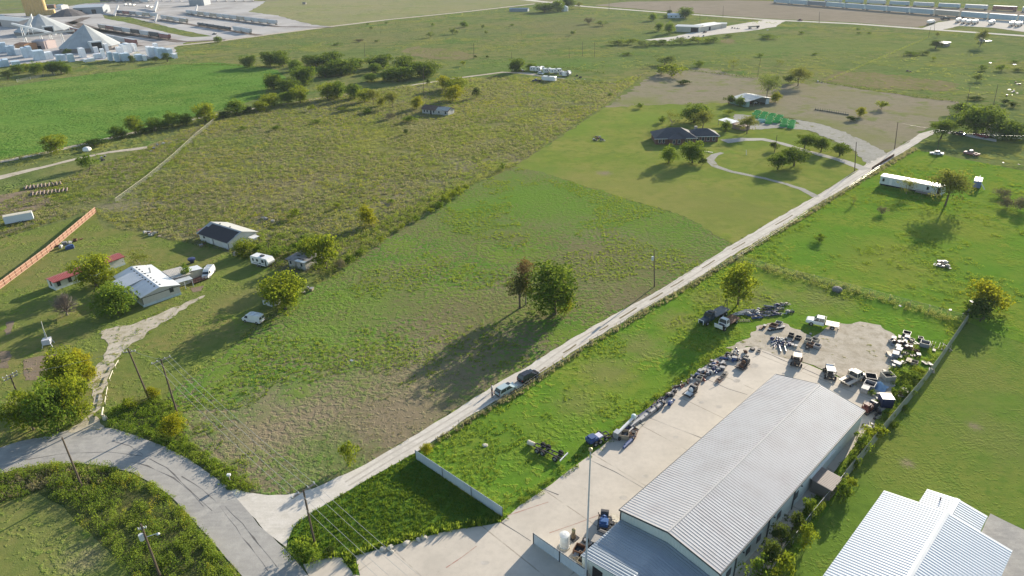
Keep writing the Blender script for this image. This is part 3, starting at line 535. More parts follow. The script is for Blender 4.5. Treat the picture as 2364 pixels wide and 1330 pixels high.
T(504, 98, 83, 20, 'green', 'round green tree alone beside the rail yard road')
row('small dark bush', 'against the stacks of white bales', 'bushes in front of the white bales', [(308, 146, 127, 20, 'darkshrub'), (361, 144, 130, 20, 'darkshrub'), (387, 143, 120, 27, 'dark')])
row('dark scrubby tree', 'between white bales and crop field', 'scrub trees at the bale yard fence',
    [(20, 184, 160, 28, 'dark'), (45, 170, 148, 30, 'oak2'), (62, 166, 144, 26, 'yellow'), (84, 172, 142, 28, 'green'), (100, 168, 140, 26, 'yellow'), (122, 170, 138, 32, 'oak'), (142, 170, 140, 34, 'oak2'), (157, 170, 148, 22, 'green'), (156, 128, 112, 20, 'darkshrub')])
row('scattered pale shrub', 'in the far grassland left of the grey sheds', 'shrubs dotted over the far grassland',
    [(995, 87, 72, 20, 'paleshrub'), (1072, 63, 48, 20, 'green'), (1045, 79, 64, 18, 'paleshrub'), (1057, 78, 68, 11, 'paleshrub'), (999, 61, 52, 10, 'shrub'), (1114, 66, 55, 10, 'paleshrub'), (871, 98, 91, 15, 'paleshrub'), (857, 68, 60, 11, 'paleshrub'), (893, 55, 50, 9, 'shrub'),
     (850, 58, 52, 9, 'shrub'), (1123, 79, 69, 10, 'paleshrub'), (780, 104, 98, 20, 'shrub'), (828, 97, 91, 24, 'greyshrub'), (1070, 152, 139, 14, 'yshrub'), (1125, 134, 128, 8, 'darkshrub'), (1098, 134, 127, 8, 'darkshrub'), (1323, 81, 69, 15, 'paleshrub'), (1182, 60, 54, 12, 'shrub')])
row('shrub in rough pasture', 'between far grey shed and ranch house', 'shrubs between far shed and ranch house',
    [(1535, 150, 126, 50, 'paleshrub'), (1550, 177, 148, 62, 'yshrub'), (1526, 172, 152, 30, 'shrub'), (1614, 154, 138, 30, 'shrub'), (1692, 160, 132, 28, 'sparse'), (1578, 194, 184, 38, 'darkshrub'), (1753, 131, 122, 16, 'shrub'), (1476, 250, 236, 19, 'shrub'), (1430, 235, 222, 9, 'sparse'),
     (1409, 221, 213, 13, 'shrub'), (1772, 90, 78, 44, 'shrub'), (1680, 86, 78, 22, 'shrub'), (1420, 104, 92, 40, 'paleshrub'), (1450, 128, 120, 26, 'shrub'), (1360, 55, 42, 24, 'greyshrub'), (1390, 60, 46, 30, 'paleshrub')])
row('brushy bank shrub', 'on the bank below the far grey shed', 'brush along the bank below the far shed',
    [(1450, 102, 88, 46, 'yshrub'), (1490, 106, 92, 44, 'paleshrub'), (1530, 104, 90, 50, 'shrub'), (1572, 102, 86, 50, 'paleshrub'), (1612, 100, 84, 50, 'yshrub'), (1648, 98, 84, 40, 'shrub')])
T(1545, 78, 50, 28, 'green', 'green tree at the left end of the far grey shed'); T(1521, 72, 52, 22, 'green2', 'smaller green tree left of the far grey shed')
T(1582, 42, 14, 34, 'oak', 'dark tree behind the far pale blue house'); T(1545, 34, 22, 14, 'dark', 'small dark tree on the left of the far pale blue house')
T(1507, 48, 30, 22, 'green', 'pale tree in the grass left of the far pale blue house'); T(1534, 42, 34, 14, 'shrub', 'bush at the wall of the far pale blue house')
T(1257, 28, 4, 46, 'oak', 'broad dark tree near the top of the view beside the small white silo'); T(1288, 27, -2, 30, 'green', 'taller green tree between dark tree and small white silo')
T(1310, 20, -8, 36, 'oak2', 'dark tree behind the small white silo'); T(1337, 20, 4, 16, 'airy', 'thin pale tree right of the small white silo')
T(1770, 224, 172, 62, 'willow', 'wispy pale willow behind the open barn'); T(1790, 236, 214, 26, 'gold', 'yellow bush at the right end of the open barn', 'bush')
T(1682, 241, 219, 28, 'darkshrub', 'dark bush at the left end of the open barn'); T(1709, 246, 222, 26, 'green', 'green tree in front of the open barn roof')
T(1551, 290, 252, 46, 'sparse', 'dark half bare tree behind the ranch house roof'); T(1530, 283, 266, 22, 'shrub', 'bush left of the half bare tree behind the ranch house')
T(1602, 282, 237, 66, 'oak', 'dense dark tree with sunlit top behind the ranch house'); T(1622, 298, 254, 50, 'airy', 'airy olive tree above the ranch house chimney')
T(1675, 304, 278, 26, 'green2', 'small green tree between ranch house and pink shed'); T(1724, 309, 266, 48, 'airy', 'airy brownish tree in front of the pink shed')
T(1682, 264, 252, 26, 'yshrub', 'yellow-green bush behind the pink shed')
T(1544, 376, 335, 40, 'green', 'green tree on the front lawn nearest the ranch house corner'); T(1598, 376, 321, 52, 'oak', 'two-tiered dark tree in front of the ranch house windows')
T(1620, 383, 364, 20, 'darkshrub', 'dark clipped ball bush by the ranch house drive loop'); T(1788, 347, 327, 21, 'darkshrub', 'round dark bush on the lawn beside the ranch drive')
T(1795, 392, 354, 48, 'lolly', 'round dark tree on the left of the pair inside the drive loop'); T(1833, 383, 340, 62, 'lolly', 'wide dark tree on the right of the pair inside the drive loop')
row('small umbrella shaped tree', 'in the line of three beside the gravel drive', 'three trees lining the ranch drive', [(1857, 344, 309, 44, 'lolly'), (1895, 351, 318, 44, 'lolly'), (1938, 361, 330, 42, 'lolly')])
T(2172, 320, 276, 50, 'lolly', 'open crowned tree beside the track to the tan-roofed house'); T(2250, 306, 234, 92, 'oak', 'very large oak over the parked cars at the tan-roofed house')
T(2320, 322, 278, 74, 'oak2', 'broad dark tree in front of the tan-roofed house'); T(2207, 264, 237, 40, 'darkshrub', 'dark shrub left of the very large oak')
T(1842, 198, 153, 52, 'airy', 'tall ragged green bush standing in the hay field corner', 'bush'); T(1822, 192, 172, 34, 'darkshrub', 'dark bush beside the ragged green bush in the hay field corner')
T(1985, 270, 246, 24, 'gold', 'leaning yellow sapling in the hay field'); T(1968, 280, 268, 26, 'darkshrub', 'dark low bush at the foot of the leaning yellow sapling'); T(2035, 252, 230, 28, 'yshrub', 'round yellow-green bush alone in the hay field')
row('scattered bush', 'in the far right pasture below the highway', 'bushes in the far right pasture',
    [(2264, 163, 148, 24, 'shrub'), (2312, 164, 147, 25, 'shrub'), (2254, 188, 168, 28, 'paleshrub'), (1800, 151, 138, 20, 'sparse'), (1850, 79, 71, 15, 'shrub'), (1979, 69, 64, 12, 'shrub'), (1882, 127, 121, 16, 'shrub'), (1984, 78, 73, 12, 'shrub'), (2154, 140, 130, 10, 'yshrub'), (2340, 145, 138, 18, 'shrub'), (2100, 128, 118, 40, 'shrub'), (2130, 126, 116, 30, 'paleshrub'), (2006, 78, 73, 12, 'shrub'), (2252, 230, 222, 40, 'darkshrub'), (2350, 165, 156, 30, 'paleshrub')])
T(2160, 112, 92, 32, 'dark', 'dark bush against the small white-roofed shack', 'bush'); T(2340, 248, 236, 26, 'darkshrub', 'dark bush at the fence behind the tan-roofed house')
T(2318, 240, 228, 24, 'darkshrub', 'dark bush beside the last pole behind the tan-roofed house')
T(1892, 557, 537, 30, 'shrub', 'rounded green bush in the bright meadow beside the road'); T(1970, 472, 450, 18, 'sparse', 'thin brown bush left of the mobile home shadow', 'bush'); T(2036, 494, 478, 24, 'greyshrub', 'grey-green bush below the mobile home shadow')
row('brown brush heap', 'at the right edge beyond the feathery tree', 'brown brush at the right edge', [(2325, 480, 458, 40, 'greyshrub'), (2355, 485, 456, 50, 'greyshrub'), (2310, 455, 438, 40, 'greyshrub')], 'bush')
row('green bush', 'along the right wall of the grey workshop', 'bushes between workshop wall and fence',
    [(1800, 1338, 1268, 58, 'yshrub'), (1856, 1264, 1205, 42, 'yshrub'), (1868, 1192, 1144, 38, 'shrub'), (1893, 1184, 1154, 20, 'yshrub'), (1828, 1228, 1178, 44, 'darkshrub'), (1804, 1262, 1206, 52, 'darkshrub'), (1770, 1305, 1240, 60, 'darkshrub'), (1938, 1152, 1106, 46, 'shrub'), (1960, 1128, 1094, 32, 'yshrub'), (1968, 1082, 1046, 28, 'shrub'), (1985, 1044, 996, 44, 'shrub'), (2016, 1012, 976, 52, 'yshrub'), (1740, 1345, 1275, 60, 'shrub')])
row('weed bush', 'among the scrap beside the chain-link fence', 'weed bushes among the scrap by the fence',
    [(2080, 874, 851, 43, 'shrub'), (2108, 884, 860, 40, 'shrub'), (2096, 912, 886, 43, 'shrub'), (2062, 912, 897, 24, 'shrub'), (2122, 862, 846, 28, 'yshrub'), (2010, 912, 898, 17, 'shrub'), (2056, 966, 944, 18, 'yshrub'), (2086, 948, 934, 28, 'shrub'), (2024, 935, 921, 15, 'shrub'), (2068, 988, 972, 25, 'shrub')])
T(985, 1050, 1022, 26, 'gold', 'tuft of yellow weeds at the top end of the white panel fence', 'bush')
T(2262, 108, 66, 30, 'airy', 'thin orange tree behind the broken crane near the highway'); T(2163, 86, 74, 10, 'airy', 'thin sapling behind the small white-roofed shack')
row('roadside weed bush', 'at the corner of the gravel road and concrete apron', 'bushes at the apron corner', [(690, 1288, 1248, 50, 'shrub'), (722, 1300, 1262, 44, 'shrub'), (760, 1280, 1262, 26, 'darkshrub')])
# ---------------------------------------------------------------- grass and weeds (uncountable)
def in_poly(px, py, W):
    ins = np.zeros(len(px), bool); n = len(W)
    for i in range(n):
        x0, y0 = W[i].x, W[i].y; x1, y1 = W[(i + 1) % n].x, W[(i + 1) % n].y
        c = ((y0 > py) != (y1 > py)) & (px < (x1 - x0) * (py - y0) / ((y1 - y0) or 1e-9) + x0); ins ^= c
    return ins
def scatter(poly, dens, seed, mask=None, excl=()):
    W = [G(*p) for p in poly]; x0, x1 = min(p.x for p in W), max(p.x for p in W); y0, y1 = min(p.y for p in W), max(p.y for p in W)
    n = int((x1 - x0) * (y1 - y0) * dens); rg = np.random.default_rng(seed); x = rg.uniform(x0, x1, n); y = rg.uniform(y0, y1, n)
    k = in_poly(x, y, W)
    for e in excl: k &= ~in_poly(x, y, [G(*p) for p in e])
    x, y = x[k], y[k]
    if mask:
        sc, th = mask; m = np.array([mnoise.noise(Vector((a * sc, b * sc, seed))) + .35 * mnoise.noise(Vector((a * sc * 5, b * sc * 5, seed + 3))) for a, b in zip(x, y)]) > th; x, y = x[m], y[m]
    return np.stack([x, y], 1)
def tufts(name, P, m, h, spread, blades, width, seed, hv=.5, z=0.05):
    rg = np.random.default_rng(seed); n = len(P)
    hs = h * rg.uniform(1 - hv, 1 + hv, (n, 1)); c = np.repeat(P, blades, 0); H = np.repeat(hs, blades, 0)[:, 0] * rg.uniform(.6, 1.15, n * blades)
    a = rg.uniform(0, 6.283, n * blades); r = spread * np.sqrt(rg.random(n * blades)); bx, by = c[:, 0] + r * np.cos(a) * .6, c[:, 1] + r * np.sin(a) * .6
    ln = rg.uniform(.1, .9, n * blades) * spread; tx, ty = bx + np.cos(a) * ln, by + np.sin(a) * ln
    b = a + rg.uniform(-1.6, 1.6, n * blades); w = width * rg.uniform(.6, 1.4, n * blades); z0 = np.full(n * blades, z - .05)
    V = np.stack([np.stack([bx - np.cos(b) * w / 2, by - np.sin(b) * w / 2, z0], 1), np.stack([bx + np.cos(b) * w / 2, by + np.sin(b) * w / 2, z0], 1),
                  np.stack([tx + np.cos(b) * w * .45, ty + np.sin(b) * w * .45, z + H], 1), np.stack([tx - np.cos(b) * w * .45, ty - np.sin(b) * w * .45, z + H * .92], 1)], 1).reshape(-1, 3)
    me = np_mesh(name, V, np.arange(len(V)).reshape(-1, 4)); me.materials.append(m); o = link(name, me); return o
def mounds(name, P, m, r, h, per, leaf, seed, rv=.5, z=0.05):
    rg = np.random.default_rng(seed); n = len(P); R0 = np.repeat(r * rg.uniform(1 - rv, 1 + rv, n), per); H0 = np.repeat(h * rg.uniform(1 - rv, 1 + rv, n), per)
    d = rg.normal(size=(n * per, 3)); d /= np.linalg.norm(d, axis=1, keepdims=True); d[:, 2] = np.abs(d[:, 2]); k = rg.uniform(.6, 1.1, n * per)
    C = np.repeat(P, per, 0); Q = np.stack([C[:, 0] + d[:, 0] * R0 * k, C[:, 1] + d[:, 1] * R0 * k, z + .03 + d[:, 2] * H0 * k], 1)
    V, F = leaf_quads(Q, d, leaf, rg); V[:, 2] = np.maximum(V[:, 2], z); me = np_mesh(name, V, F); me.materials.append(m); return link(name, me)
def stuff(o, label, cat): return tag(o, label, cat, kind='stuff')
w_green = M_leaf('weed_green', (.13, .215, .035), (.24, .31, .05), .6, .25); w_yel = M_leaf('weed_yellow', (.27, .28, .04), (.46, .42, .045), .6, .3)
w_ol = M_leaf('weed_olive', (.23, .27, .075), (.37, .37, .13), .6, .12); w_tan = M_leaf('weed_tan', (.28, .24, .15), (.36, .31, .20), .45, .2)
w_br = M_leaf('grass_bright', (.14, .24, .028), (.24, .31, .045), .6, .12); w_dp = M_leaf('grass_deep', (.08, .17, .02), (.125, .21, .026), .5, .3)
ISL = [(-120, 1150), (0, 1098), (102, 1076), (179, 1073), (245, 1081), (307, 1098), (353, 1124), (396, 1155), (433, 1195), (474, 1245), (530, 1310), (610, 1440), (560, 1500), (420, 1480), (330, 1360), (268, 1286), (204, 1228), (143, 1169), (84, 1136), (0, 1167), (-120, 1190)]
stuff(mounds('weeds', scatter(ISL, .62, 1), w_green, .85, 1.6, 120, .21, 2), 'tall green weeds filling the strip inside the road bend', 'weeds')
stuff(mounds('weeds', scatter(ISL, .25, 3, (.12, .14)), w_yel, .5, 1.5, 60, .18, 4), 'yellow flowering weeds scattered through the strip inside the road bend', 'weeds')
stuff(tufts('weeds', scatter([(-120, 1150), (0, 1098), (102, 1076), (230, 1084), (260, 1105), (200, 1150), (84, 1132), (0, 1160)], 1.6, 5), w_tan, .7, .45, 8, .13, 6), 'dry brown weeds at the outer end of the road bend strip', 'weeds')
VERG = [(240, 968), (262, 940), (300, 935), (360, 915), (420, 950), (430, 1010), (490, 1060), (560, 1100), (600, 1128), (540, 1138), (484, 1092), (432, 1058), (380, 1030), (330, 1010), (262, 986)]
stuff(mounds('weeds', scatter(VERG, 1.6, 7), w_br, .7, .7, 70, .20, 8), 'green verge weeds between curved road and pasture', 'weeds')
EDGE = [(975, 1050), (1165, 1190), (1200, 1160), (1274, 1108), (1363, 1042), (1463, 968), (1573, 878), (1640, 820), (1600, 800), (1480, 880), (1330, 1010), (1190, 1120), (1090, 1090)]
RIM = [(0, 1095), (102, 1073), (179, 1070), (245, 1078), (307, 1093), (353, 1119), (396, 1149), (435, 1190), (478, 1242), (535, 1308), (600, 1400), (575, 1405), (515, 1312), (462, 1250), (420, 1198), (384, 1160), (342, 1132), (300, 1106), (243, 1091), (179, 1083), (102, 1086), (0, 1110)]
stuff(mounds('weeds', scatter(RIM, 2.2, 61), w_br, .5, .7, 60, .17, 62), 'bright fringe of grass along the inner kerb of the road bend', 'weeds')
w_dk = M_leaf('weed_dark', (.06, .105, .028), (.12, .165, .045), .45, .2)
stuff(mounds('weeds', scatter(WEED, .10, 63, (.04, .05)), w_dk, .85, .6, 34, .24, 64), 'dark green weed clumps across the field beyond the pasture', 'weeds')
for q, ln in enumerate([[(1490, 152), (1620, 166), (1745, 182)], [(1880, 188), (2040, 212), (2215, 237)], [(1905, 188), (2060, 122), (2145, 86)], [(1255, 152), (1330, 160), (1400, 170)], [(430, 150), (520, 150), (600, 156), (700, 158)], [(1240, 172), (1330, 196), (1400, 190)]]):
    W_ = [G(*z_) for z_ in ln]; pts_ = []
    for a_, b_ in zip(W_[:-1], W_[1:]): n_ = int((b_ - a_).length / .9); pts_ += [[a_.x + (b_.x - a_.x) * k_ / n_ + rng.normal() * .5, a_.y + (b_.y - a_.y) * k_ / n_ + rng.normal() * .5] for k_ in range(n_)]
    stuff(mounds('weeds', np.array(pts_)[::2 if q == 2 else 1], w_ol if q == 2 else w_dk, .8, .45 if q == 2 else .8, 14, .4, 70 + q), ['weeds on the upper fence line of the hay field', 'weeds on the right fence line of the hay field', 'weeds on the fence line rising to the highway', 'weeds on the fence line behind the far trailers', 'weeds on the headland above the crop field', 'weeds on the field edge below the far trailers'][q], 'weeds')
row('yellow-green bush', 'on the old fence line above the pasture', 'bushes on the old fence line above the pasture', [(1078, 440, 424, 18, 'yshrub'), (1060, 452, 430, 26, 'yshrub'), (1044, 462, 436, 28, 'yshrub'), (1030, 472, 446, 24, 'yshrub'), (1014, 482, 462, 20, 'shrub'), (996, 494, 478, 18, 'yshrub'), (960, 512, 496, 20, 'shrub'), (928, 530, 514, 18, 'yshrub'), (1160, 392, 374, 14, 'shrub'), (880, 560, 546, 22, 'yshrub'), (835, 590, 570, 26, 'shrub'), (808, 606, 588, 26, 'shrub'), (786, 622, 600, 28, 'greyshrub'), (700, 560, 540, 30, 'shrub'), (905, 470, 458, 16, 'shrub'), (780, 480, 466, 18, 'yshrub')])
row('low bush', 'in the rough field left of the derelict house', 'low bushes left of the derelict house', [(948, 282, 266, 34, 'shrub'), (900, 276, 262, 26, 'greyshrub'), (850, 262, 250, 26, 'shrub'), (790, 258, 246, 24, 'yshrub'), (640, 300, 288, 20, 'shrub'), (730, 285, 274, 20, 'shrub'), (560, 300, 290, 18, 'shrub')])
stuff(tufts('grass', scatter(TRI, 9, 9), w_dp, .26, .26, 6, .08, 10), 'deep green grass on the triangle below the white panel fence', 'grass')
stuff(tufts('grass', scatter(YARD, 3.0, 11, (.05, .05), [CONC, DIRT]), w_br, .20, .30, 6, .09, 12), 'bright tufted grass between gravel road and concrete yard', 'grass')
stuff(mounds('weeds', scatter([(1161, 1200), (1200, 1174), (1274, 1122), (1363, 1055), (1410, 1020), (1463, 982), (1573, 893), (1640, 838), (1690, 815), (1680, 800), (1630, 818), (1565, 872), (1500, 925), (1400, 1000), (1270, 1100), (1190, 1160)], 1.1, 13), w_green, .6, .5, 50, .18, 14), 'weeds along the edge of the concrete yard', 'weeds')
stuff(tufts('weeds', scatter([(674, 1262), (690, 1240), (728, 1250), (740, 1280), (800, 1276), (900, 1250), (1020, 1218), (1150, 1195), (1157, 1205), (1022, 1231), (907, 1262), (820, 1285), (832, 1330), (817, 1327), (789, 1288), (728, 1296), (700, 1302)], 3.6, 15), w_br, .6, .4, 8, .13, 16), 'taller seeded grass along the concrete apron edge', 'weeds')
stuff(tufts('weeds', scatter(PAST, 1.5, 17, (.045, .12)), w_br, .20, .34, 7, .11, 18), 'green weed tufts spread over the brown pasture', 'weeds')
stuff(tufts('grass', scatter(PAST, .7, 19, (.06, .0)), w_tan, .13, .3, 6, .09, 20), 'short dry grass stubble over the pasture', 'grass')
stuff(mounds('weeds', scatter(WEED, .34, 21, (.05, -.3)), w_ol, .75, .5, 26, .24, 22), 'knee high olive weeds covering the field beyond the pasture', 'weeds')
stuff(tufts('weeds', scatter(WEED, .45, 51, (.04, -.1)), w_tan, .42, .7, 8, .16, 52), 'dry tan weeds mixed through the field beyond the pasture', 'weeds')
stuff(mounds('weeds', scatter(WEED, .16, 23, (.03, .10)), w_yel, .75, .5, 26, .22, 24), 'yellow flowering weeds in drifts across the field beyond the pasture', 'weeds')
stuff(mounds('weeds', scatter(WEED, .12, 25, (.03, .0)), w_green, .9, .65, 36, .26, 26), 'green weeds in the low parts of the field beyond the pasture', 'weeds')
stuff(mounds('weeds', scatter([(560, 592), (640, 627), (760, 634), (800, 618), (870, 562), (1060, 442), (1040, 430), (870, 520), (760, 560), (700, 530), (600, 540)], .35, 27), w_green, .95, .95, 55, .26, 28), 'rank green weeds behind the garage and ruined shed', 'weeds')
stuff(mounds('weeds', scatter([(180, 400), (330, 350), (480, 290), (430, 360), (270, 470), (215, 485), (60, 520), (120, 440)], .2, 29, (.06, -.1)), w_green, .9, .6, 40, .26, 30), 'green weeds around the stacked logs and dirt track', 'weeds')
stuff(mounds('weeds', scatter(SMEAD, .4, 31, (.04, .04)), w_br, .8, .26, 28, .22, 32), 'lush bright grass clumps of the right hand meadow', 'weeds')
stuff(mounds('weeds', scatter([(1700, 596), (1960, 660), (2236, 738), (2236, 752), (2100, 722), (1960, 684), (1700, 612)], .9, 33), w_ol, .7, .85, 44, .2, 34), 'tall weeds grown up along the back fence line', 'weeds')
stuff(tufts('weeds', scatter([(960, 1046), (1032, 998), (1200, 897), (1379, 780), (1588, 658), (1764, 550), (1958, 432), (2040, 382), (2110, 340), (2120, 346), (2046, 389), (1964, 438), (1770, 558), (1594, 668), (1386, 790), (1208, 908), (1040, 1008), (966, 1056)], 2.2, 35), w_tan, .55, .35, 8, .12, 36), 'dry pale grass along the wire fence beside the gravel road', 'weeds')
stuff(mounds('weeds', scatter([(395, 905), (460, 858), (540, 800), (655, 706), (800, 616), (1060, 440), (1190, 383), (1200, 372), (1060, 428), (800, 604), (650, 700), (535, 792), (455, 850), (390, 898)], .45, 37, (.08, -.5)), w_ol, .9, 1.0, 50, .22, 38), 'overgrown weeds along the old fence line beside the pasture', 'weeds')
stuff(mounds('weeds', scatter([(2040, 780), (2100, 790), (2180, 790), (2200, 780), (2110, 890), (2010, 1020), (1930, 1120), (1800, 1290), (1770, 1290), (1880, 1150), (1990, 1010), (2030, 930), (2060, 870)], .8, 39, None, [DIRT]), w_green, .6, .5, 44, .18, 40), 'rank weeds between workshop, scrap and chain-link fence', 'weeds')
stuff(mounds('weeds', scatter([(-260, 300), (1600, 120), (2700, 130), (2700, 250), (2000, 210), (1500, 160), (1160, 165), (900, 130), (560, 150), (430, 130), (500, 110), (800, 70), (1200, 25), (2700, 110), (1200, 15), (400, 110), (-260, 190)], .022, 41, (.02, .0), [CROP, HAY]), w_ol, 1.3, .35, 14, .5, 42), 'rough grass clumps across the distant pastures', 'weeds')
stuff(mounds('weeds', scatter([(0, 372), (300, 308), (500, 264), (640, 243), (880, 208), (1060, 180), (1300, 182), (1200, 200), (900, 222), (640, 258), (500, 282), (330, 330), (100, 372), (0, 395)], .14, 43), w_ol, 1.0, .6, 36, .3, 44), 'weeds in the strip along the farm lane', 'weeds')

stuff(tufts('grass', scatter([(225, 765), (302, 745), (398, 708), (474, 678), (470, 690), (412, 728), (310, 800), (262, 850), (240, 930), (230, 960), (205, 950), (222, 850), (255, 800)], 1.6, 81, (.35, .12)), w_br, .14, .3, 6, .09, 82, z=.1), 'thin grass creeping over the edges of the left driveway', 'grass')
# ================================================================ BUILDINGS
def rect(nl, nr, fl, fr, z):
    """roof rectangle from four eave corner pixels at height z -> origin, heading along near->far, length, width (local +y = left side)"""
    A, B, C, D = G(*nl, z), G(*nr, z), G(*fl, z), G(*fr, z)
    d = ((C - A) + (D - B)) / 2; L = d.length; rz = math.atan2(d.y, d.x); n = Vector((-math.sin(rz), math.cos(rz), 0))
    W = abs(((A - B) + (C - D)).dot(n)) / 2; c = (A + B) / 2 + ((C + D) / 2 - (A + B) / 2) * 0
    return Vector((c.x, c.y, 0)), rz, L, W
def seg(a, b):                    # frame with x axis from ground pixel a to ground pixel b
    A, B = G(*a), G(*b); return A, math.atan2(B.y - A.y, B.x - A.x), (B - A).length
white_w = M('white_siding', (.62, .62, .58), .6, var=.15); trim_d = M('dark_trim', (.06, .07, .07), .5); glass = M('window_glass', (.035, .045, .055), .12, 0, .6, var=.1)
white_p = M('white_paint', (.74, .74, .72), .35, 0, .5, var=.12); grey_c = M('grey_timber', (.30, .27, .24), .85, var=.5, scale=3); rust = M('rusty_steel', (.19, .095, .055), .8, var=.6, scale=2)
rub = M('tyre_rubber', (.022, .022, .024), .85); steel = M('galvanised_steel', (.46, .47, .48), .4, .6, .5); darkst = M('dark_steel', (.055, .055, .06), .5, .3); black_i = M('dark_interior', (.02, .02, .022), .9)
blue_m = M('blue_paint', (.045, .085, .22), .4, 0, .5, var=.3); red_m = M('faded_red_paint', (.22, .045, .04), .5, var=.4); tan_m = M('tan_paint', (.52, .44, .34), .5, var=.2); cream = M('cream_paint', (.62, .56, .44), .5)
def gable(t, L, W, h, rise, roofm, wallm, oh=.4, x0=0.0, y0=None, th=.12, rn='roof', wn='wall', ends=True, ridge_off=0.0, trim=None):
    """gabled block; ridge along local x; y centred unless y0 given"""
    y0 = -W / 2 if y0 is None else y0; y1 = y0 + W; ym = (y0 + y1) / 2 + ridge_off
    MB().prism([(y0, 0), (y1, 0), (y1, h), (ym, h + rise), (y0, h)], x0, x0 + L, 'x').build(wn, wallm, t)
    b = MB(); k0 = rise / (ym - y0) if ym > y0 else 0; k1 = rise / (y1 - ym) if y1 > ym else 0; e = .03
    a0, a1 = x0 - (oh if ends else -.0), x0 + L + (oh if ends else 0)
    b.slab([(a0, y0 - oh, h - oh * k0 + th + e), (a1, y0 - oh, h - oh * k0 + th + e), (a1, ym, h + rise + th + e), (a0, ym, h + rise + th + e)], th)
    b.slab([(a0, ym, h + rise + th + e), (a1, ym, h + rise + th + e), (a1, y1 + oh, h - oh * k1 + th + e), (a0, y1 + oh, h - oh * k1 + th + e)], th)
    r = b.build(rn, roofm, t)
    return r
def win(t, x, y, z, w, h, ax, wallside=1, frame=None, name='window'):
    """window on a wall: ax 'x' wall runs along x at y, ax 'y' wall runs along y at x"""
    f = MB(); g = MB(); d = .05 * wallside
    if ax == 'x':
        f.box(x - w / 2, x + w / 2, min(y, y + d), max(y, y + d), z, z + h); g.box(x - w / 2 + .08, x + w / 2 - .08, min(y + d, y + d * 1.6), max(y + d, y + d * 1.6), z + .08, z + h - .08)
    else:
        f.box(min(x, x + d), max(x, x + d), y - w / 2, y + w / 2, z, z + h); g.box(min(x + d, x + d * 1.6), max(x + d, x + d * 1.6), y - w / 2 + .08, y + w / 2 - .08, z + .08, z + h - .08)
    o = f.build(name, frame or trim_d, t); g.build('pane', glass, o); return o
def ribs(b, x0, x1, yw, yc, ze, zr, step=.62, w=.09, h=.085, both=True, yw2=None):
    n = int((x1 - x0) / step)
    for i in range(n + 1):
        x = x0 + i * step
        for s in ((-1, 1) if both else (1,)):
            ye = yc + s * yw; b.add([(x - w, ye, ze), (x + w, ye, ze), (x + w, yc, zr), (x - w, yc, zr), (x - w * .6, ye, ze + h), (x + w * .6, ye, ze + h), (x + w * .6, yc, zr + h), (x - w * .6, yc, zr + h)], [(4, 5, 6, 7), (0, 1, 5, 4), (1, 2, 6, 5), (2, 3, 7, 6), (3, 0, 4, 7)])
# --- grey ribbed workshop -------------------------------------------------
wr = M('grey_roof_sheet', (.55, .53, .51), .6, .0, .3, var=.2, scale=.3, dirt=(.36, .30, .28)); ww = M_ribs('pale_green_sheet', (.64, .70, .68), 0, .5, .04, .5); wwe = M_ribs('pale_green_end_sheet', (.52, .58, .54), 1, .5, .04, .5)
O, rz, L, W = rect((1431, 1178), (1666, 1318), (1789, 868), (1995, 945), 4.5)
t = thing('workshop', 'long metal workshop with grey ribbed gable roof and pale green walls beside the concrete yard', 'workshop', O, rz)
MB().prism([(-W / 2, 0), (W / 2, 0), (W / 2, 4.4), (0, 5.9), (-W / 2, 4.4)], 0, L, 'x').build('wall', ww, t)
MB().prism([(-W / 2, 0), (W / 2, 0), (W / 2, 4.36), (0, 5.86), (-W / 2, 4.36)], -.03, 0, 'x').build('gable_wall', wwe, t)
b = MB(); k = 1.5 / (W / 2)
for s in (-1, 1):
    q = [(-.25, s * (W / 2 + .15), 4.5 - .15 * k), (L + .25, s * (W / 2 + .15), 4.5 - .15 * k), (L + .25, 0, 6.0), (-.25, 0, 6.0)]; b.slab(q if s < 0 else q[::-1], .1)
ribs(b, -.2, L + .2, W / 2 + .15, 0, 4.5 - .15 * k, 6.0, .52, .06, .042)
r = b.build('roof', wr, t); MB().box(-.27, L + .27, -.12, .12, 5.99, 6.05).build('ridge_cap', M('ridge_flashing', (.50, .48, .46), .7, 0, .2), r)
b = MB()
for xx in (-.29, L + .25): 
    for s in (-1, 1): b.slab([(xx, 0, 6.03), (xx + .05, 0, 6.03), (xx + .05, s * (W / 2 + .17), 4.52), (xx, s * (W / 2 + .17), 4.52)] if s > 0 else [(xx, s * (W / 2 + .17), 4.52), (xx + .05, s * (W / 2 + .17), 4.52), (xx + .05, 0, 6.03), (xx, 0, 6.03)], .28)
b.box(-.27, L + .27, -W / 2 - .3, -W / 2 - .15, 4.25, 4.42); b.box(-.27, L + .27, W / 2 + .15, W / 2 + .3, 4.25, 4.42); b.build('gutter', trim_d, t)
for xx in (.12, 4.2, 13.5, 21.5): MB().box(xx, xx + .16, -W / 2 - .16, -W / 2, 0, 4.3).build('downspout', trim_d, t)
MB().box(-.16, 0, W / 2 - .02, W / 2 + .1, 0, 4.4).build('downspout', trim_d, t)
for xx, ww_ in ((2.6, 1.3), (7.9, 1.2), (10.9, 1.2), (17, 1.2), (22.6, 1.2)): win(t, xx, -W / 2, 1.5, ww_, 1.3, 'x', -1)
MB().box(27, 36, -W / 2 - .25, -W / 2, 2.6, 2.75).build('wall_pipe', white_p, t)
for xx in (6.3, 15.2, 24): MB().cyl((xx, -W / 2 - .2, 3.1), (xx, -W / 2, 3.1), .12, .12, 6).build('wall_lamp', darkst, t)
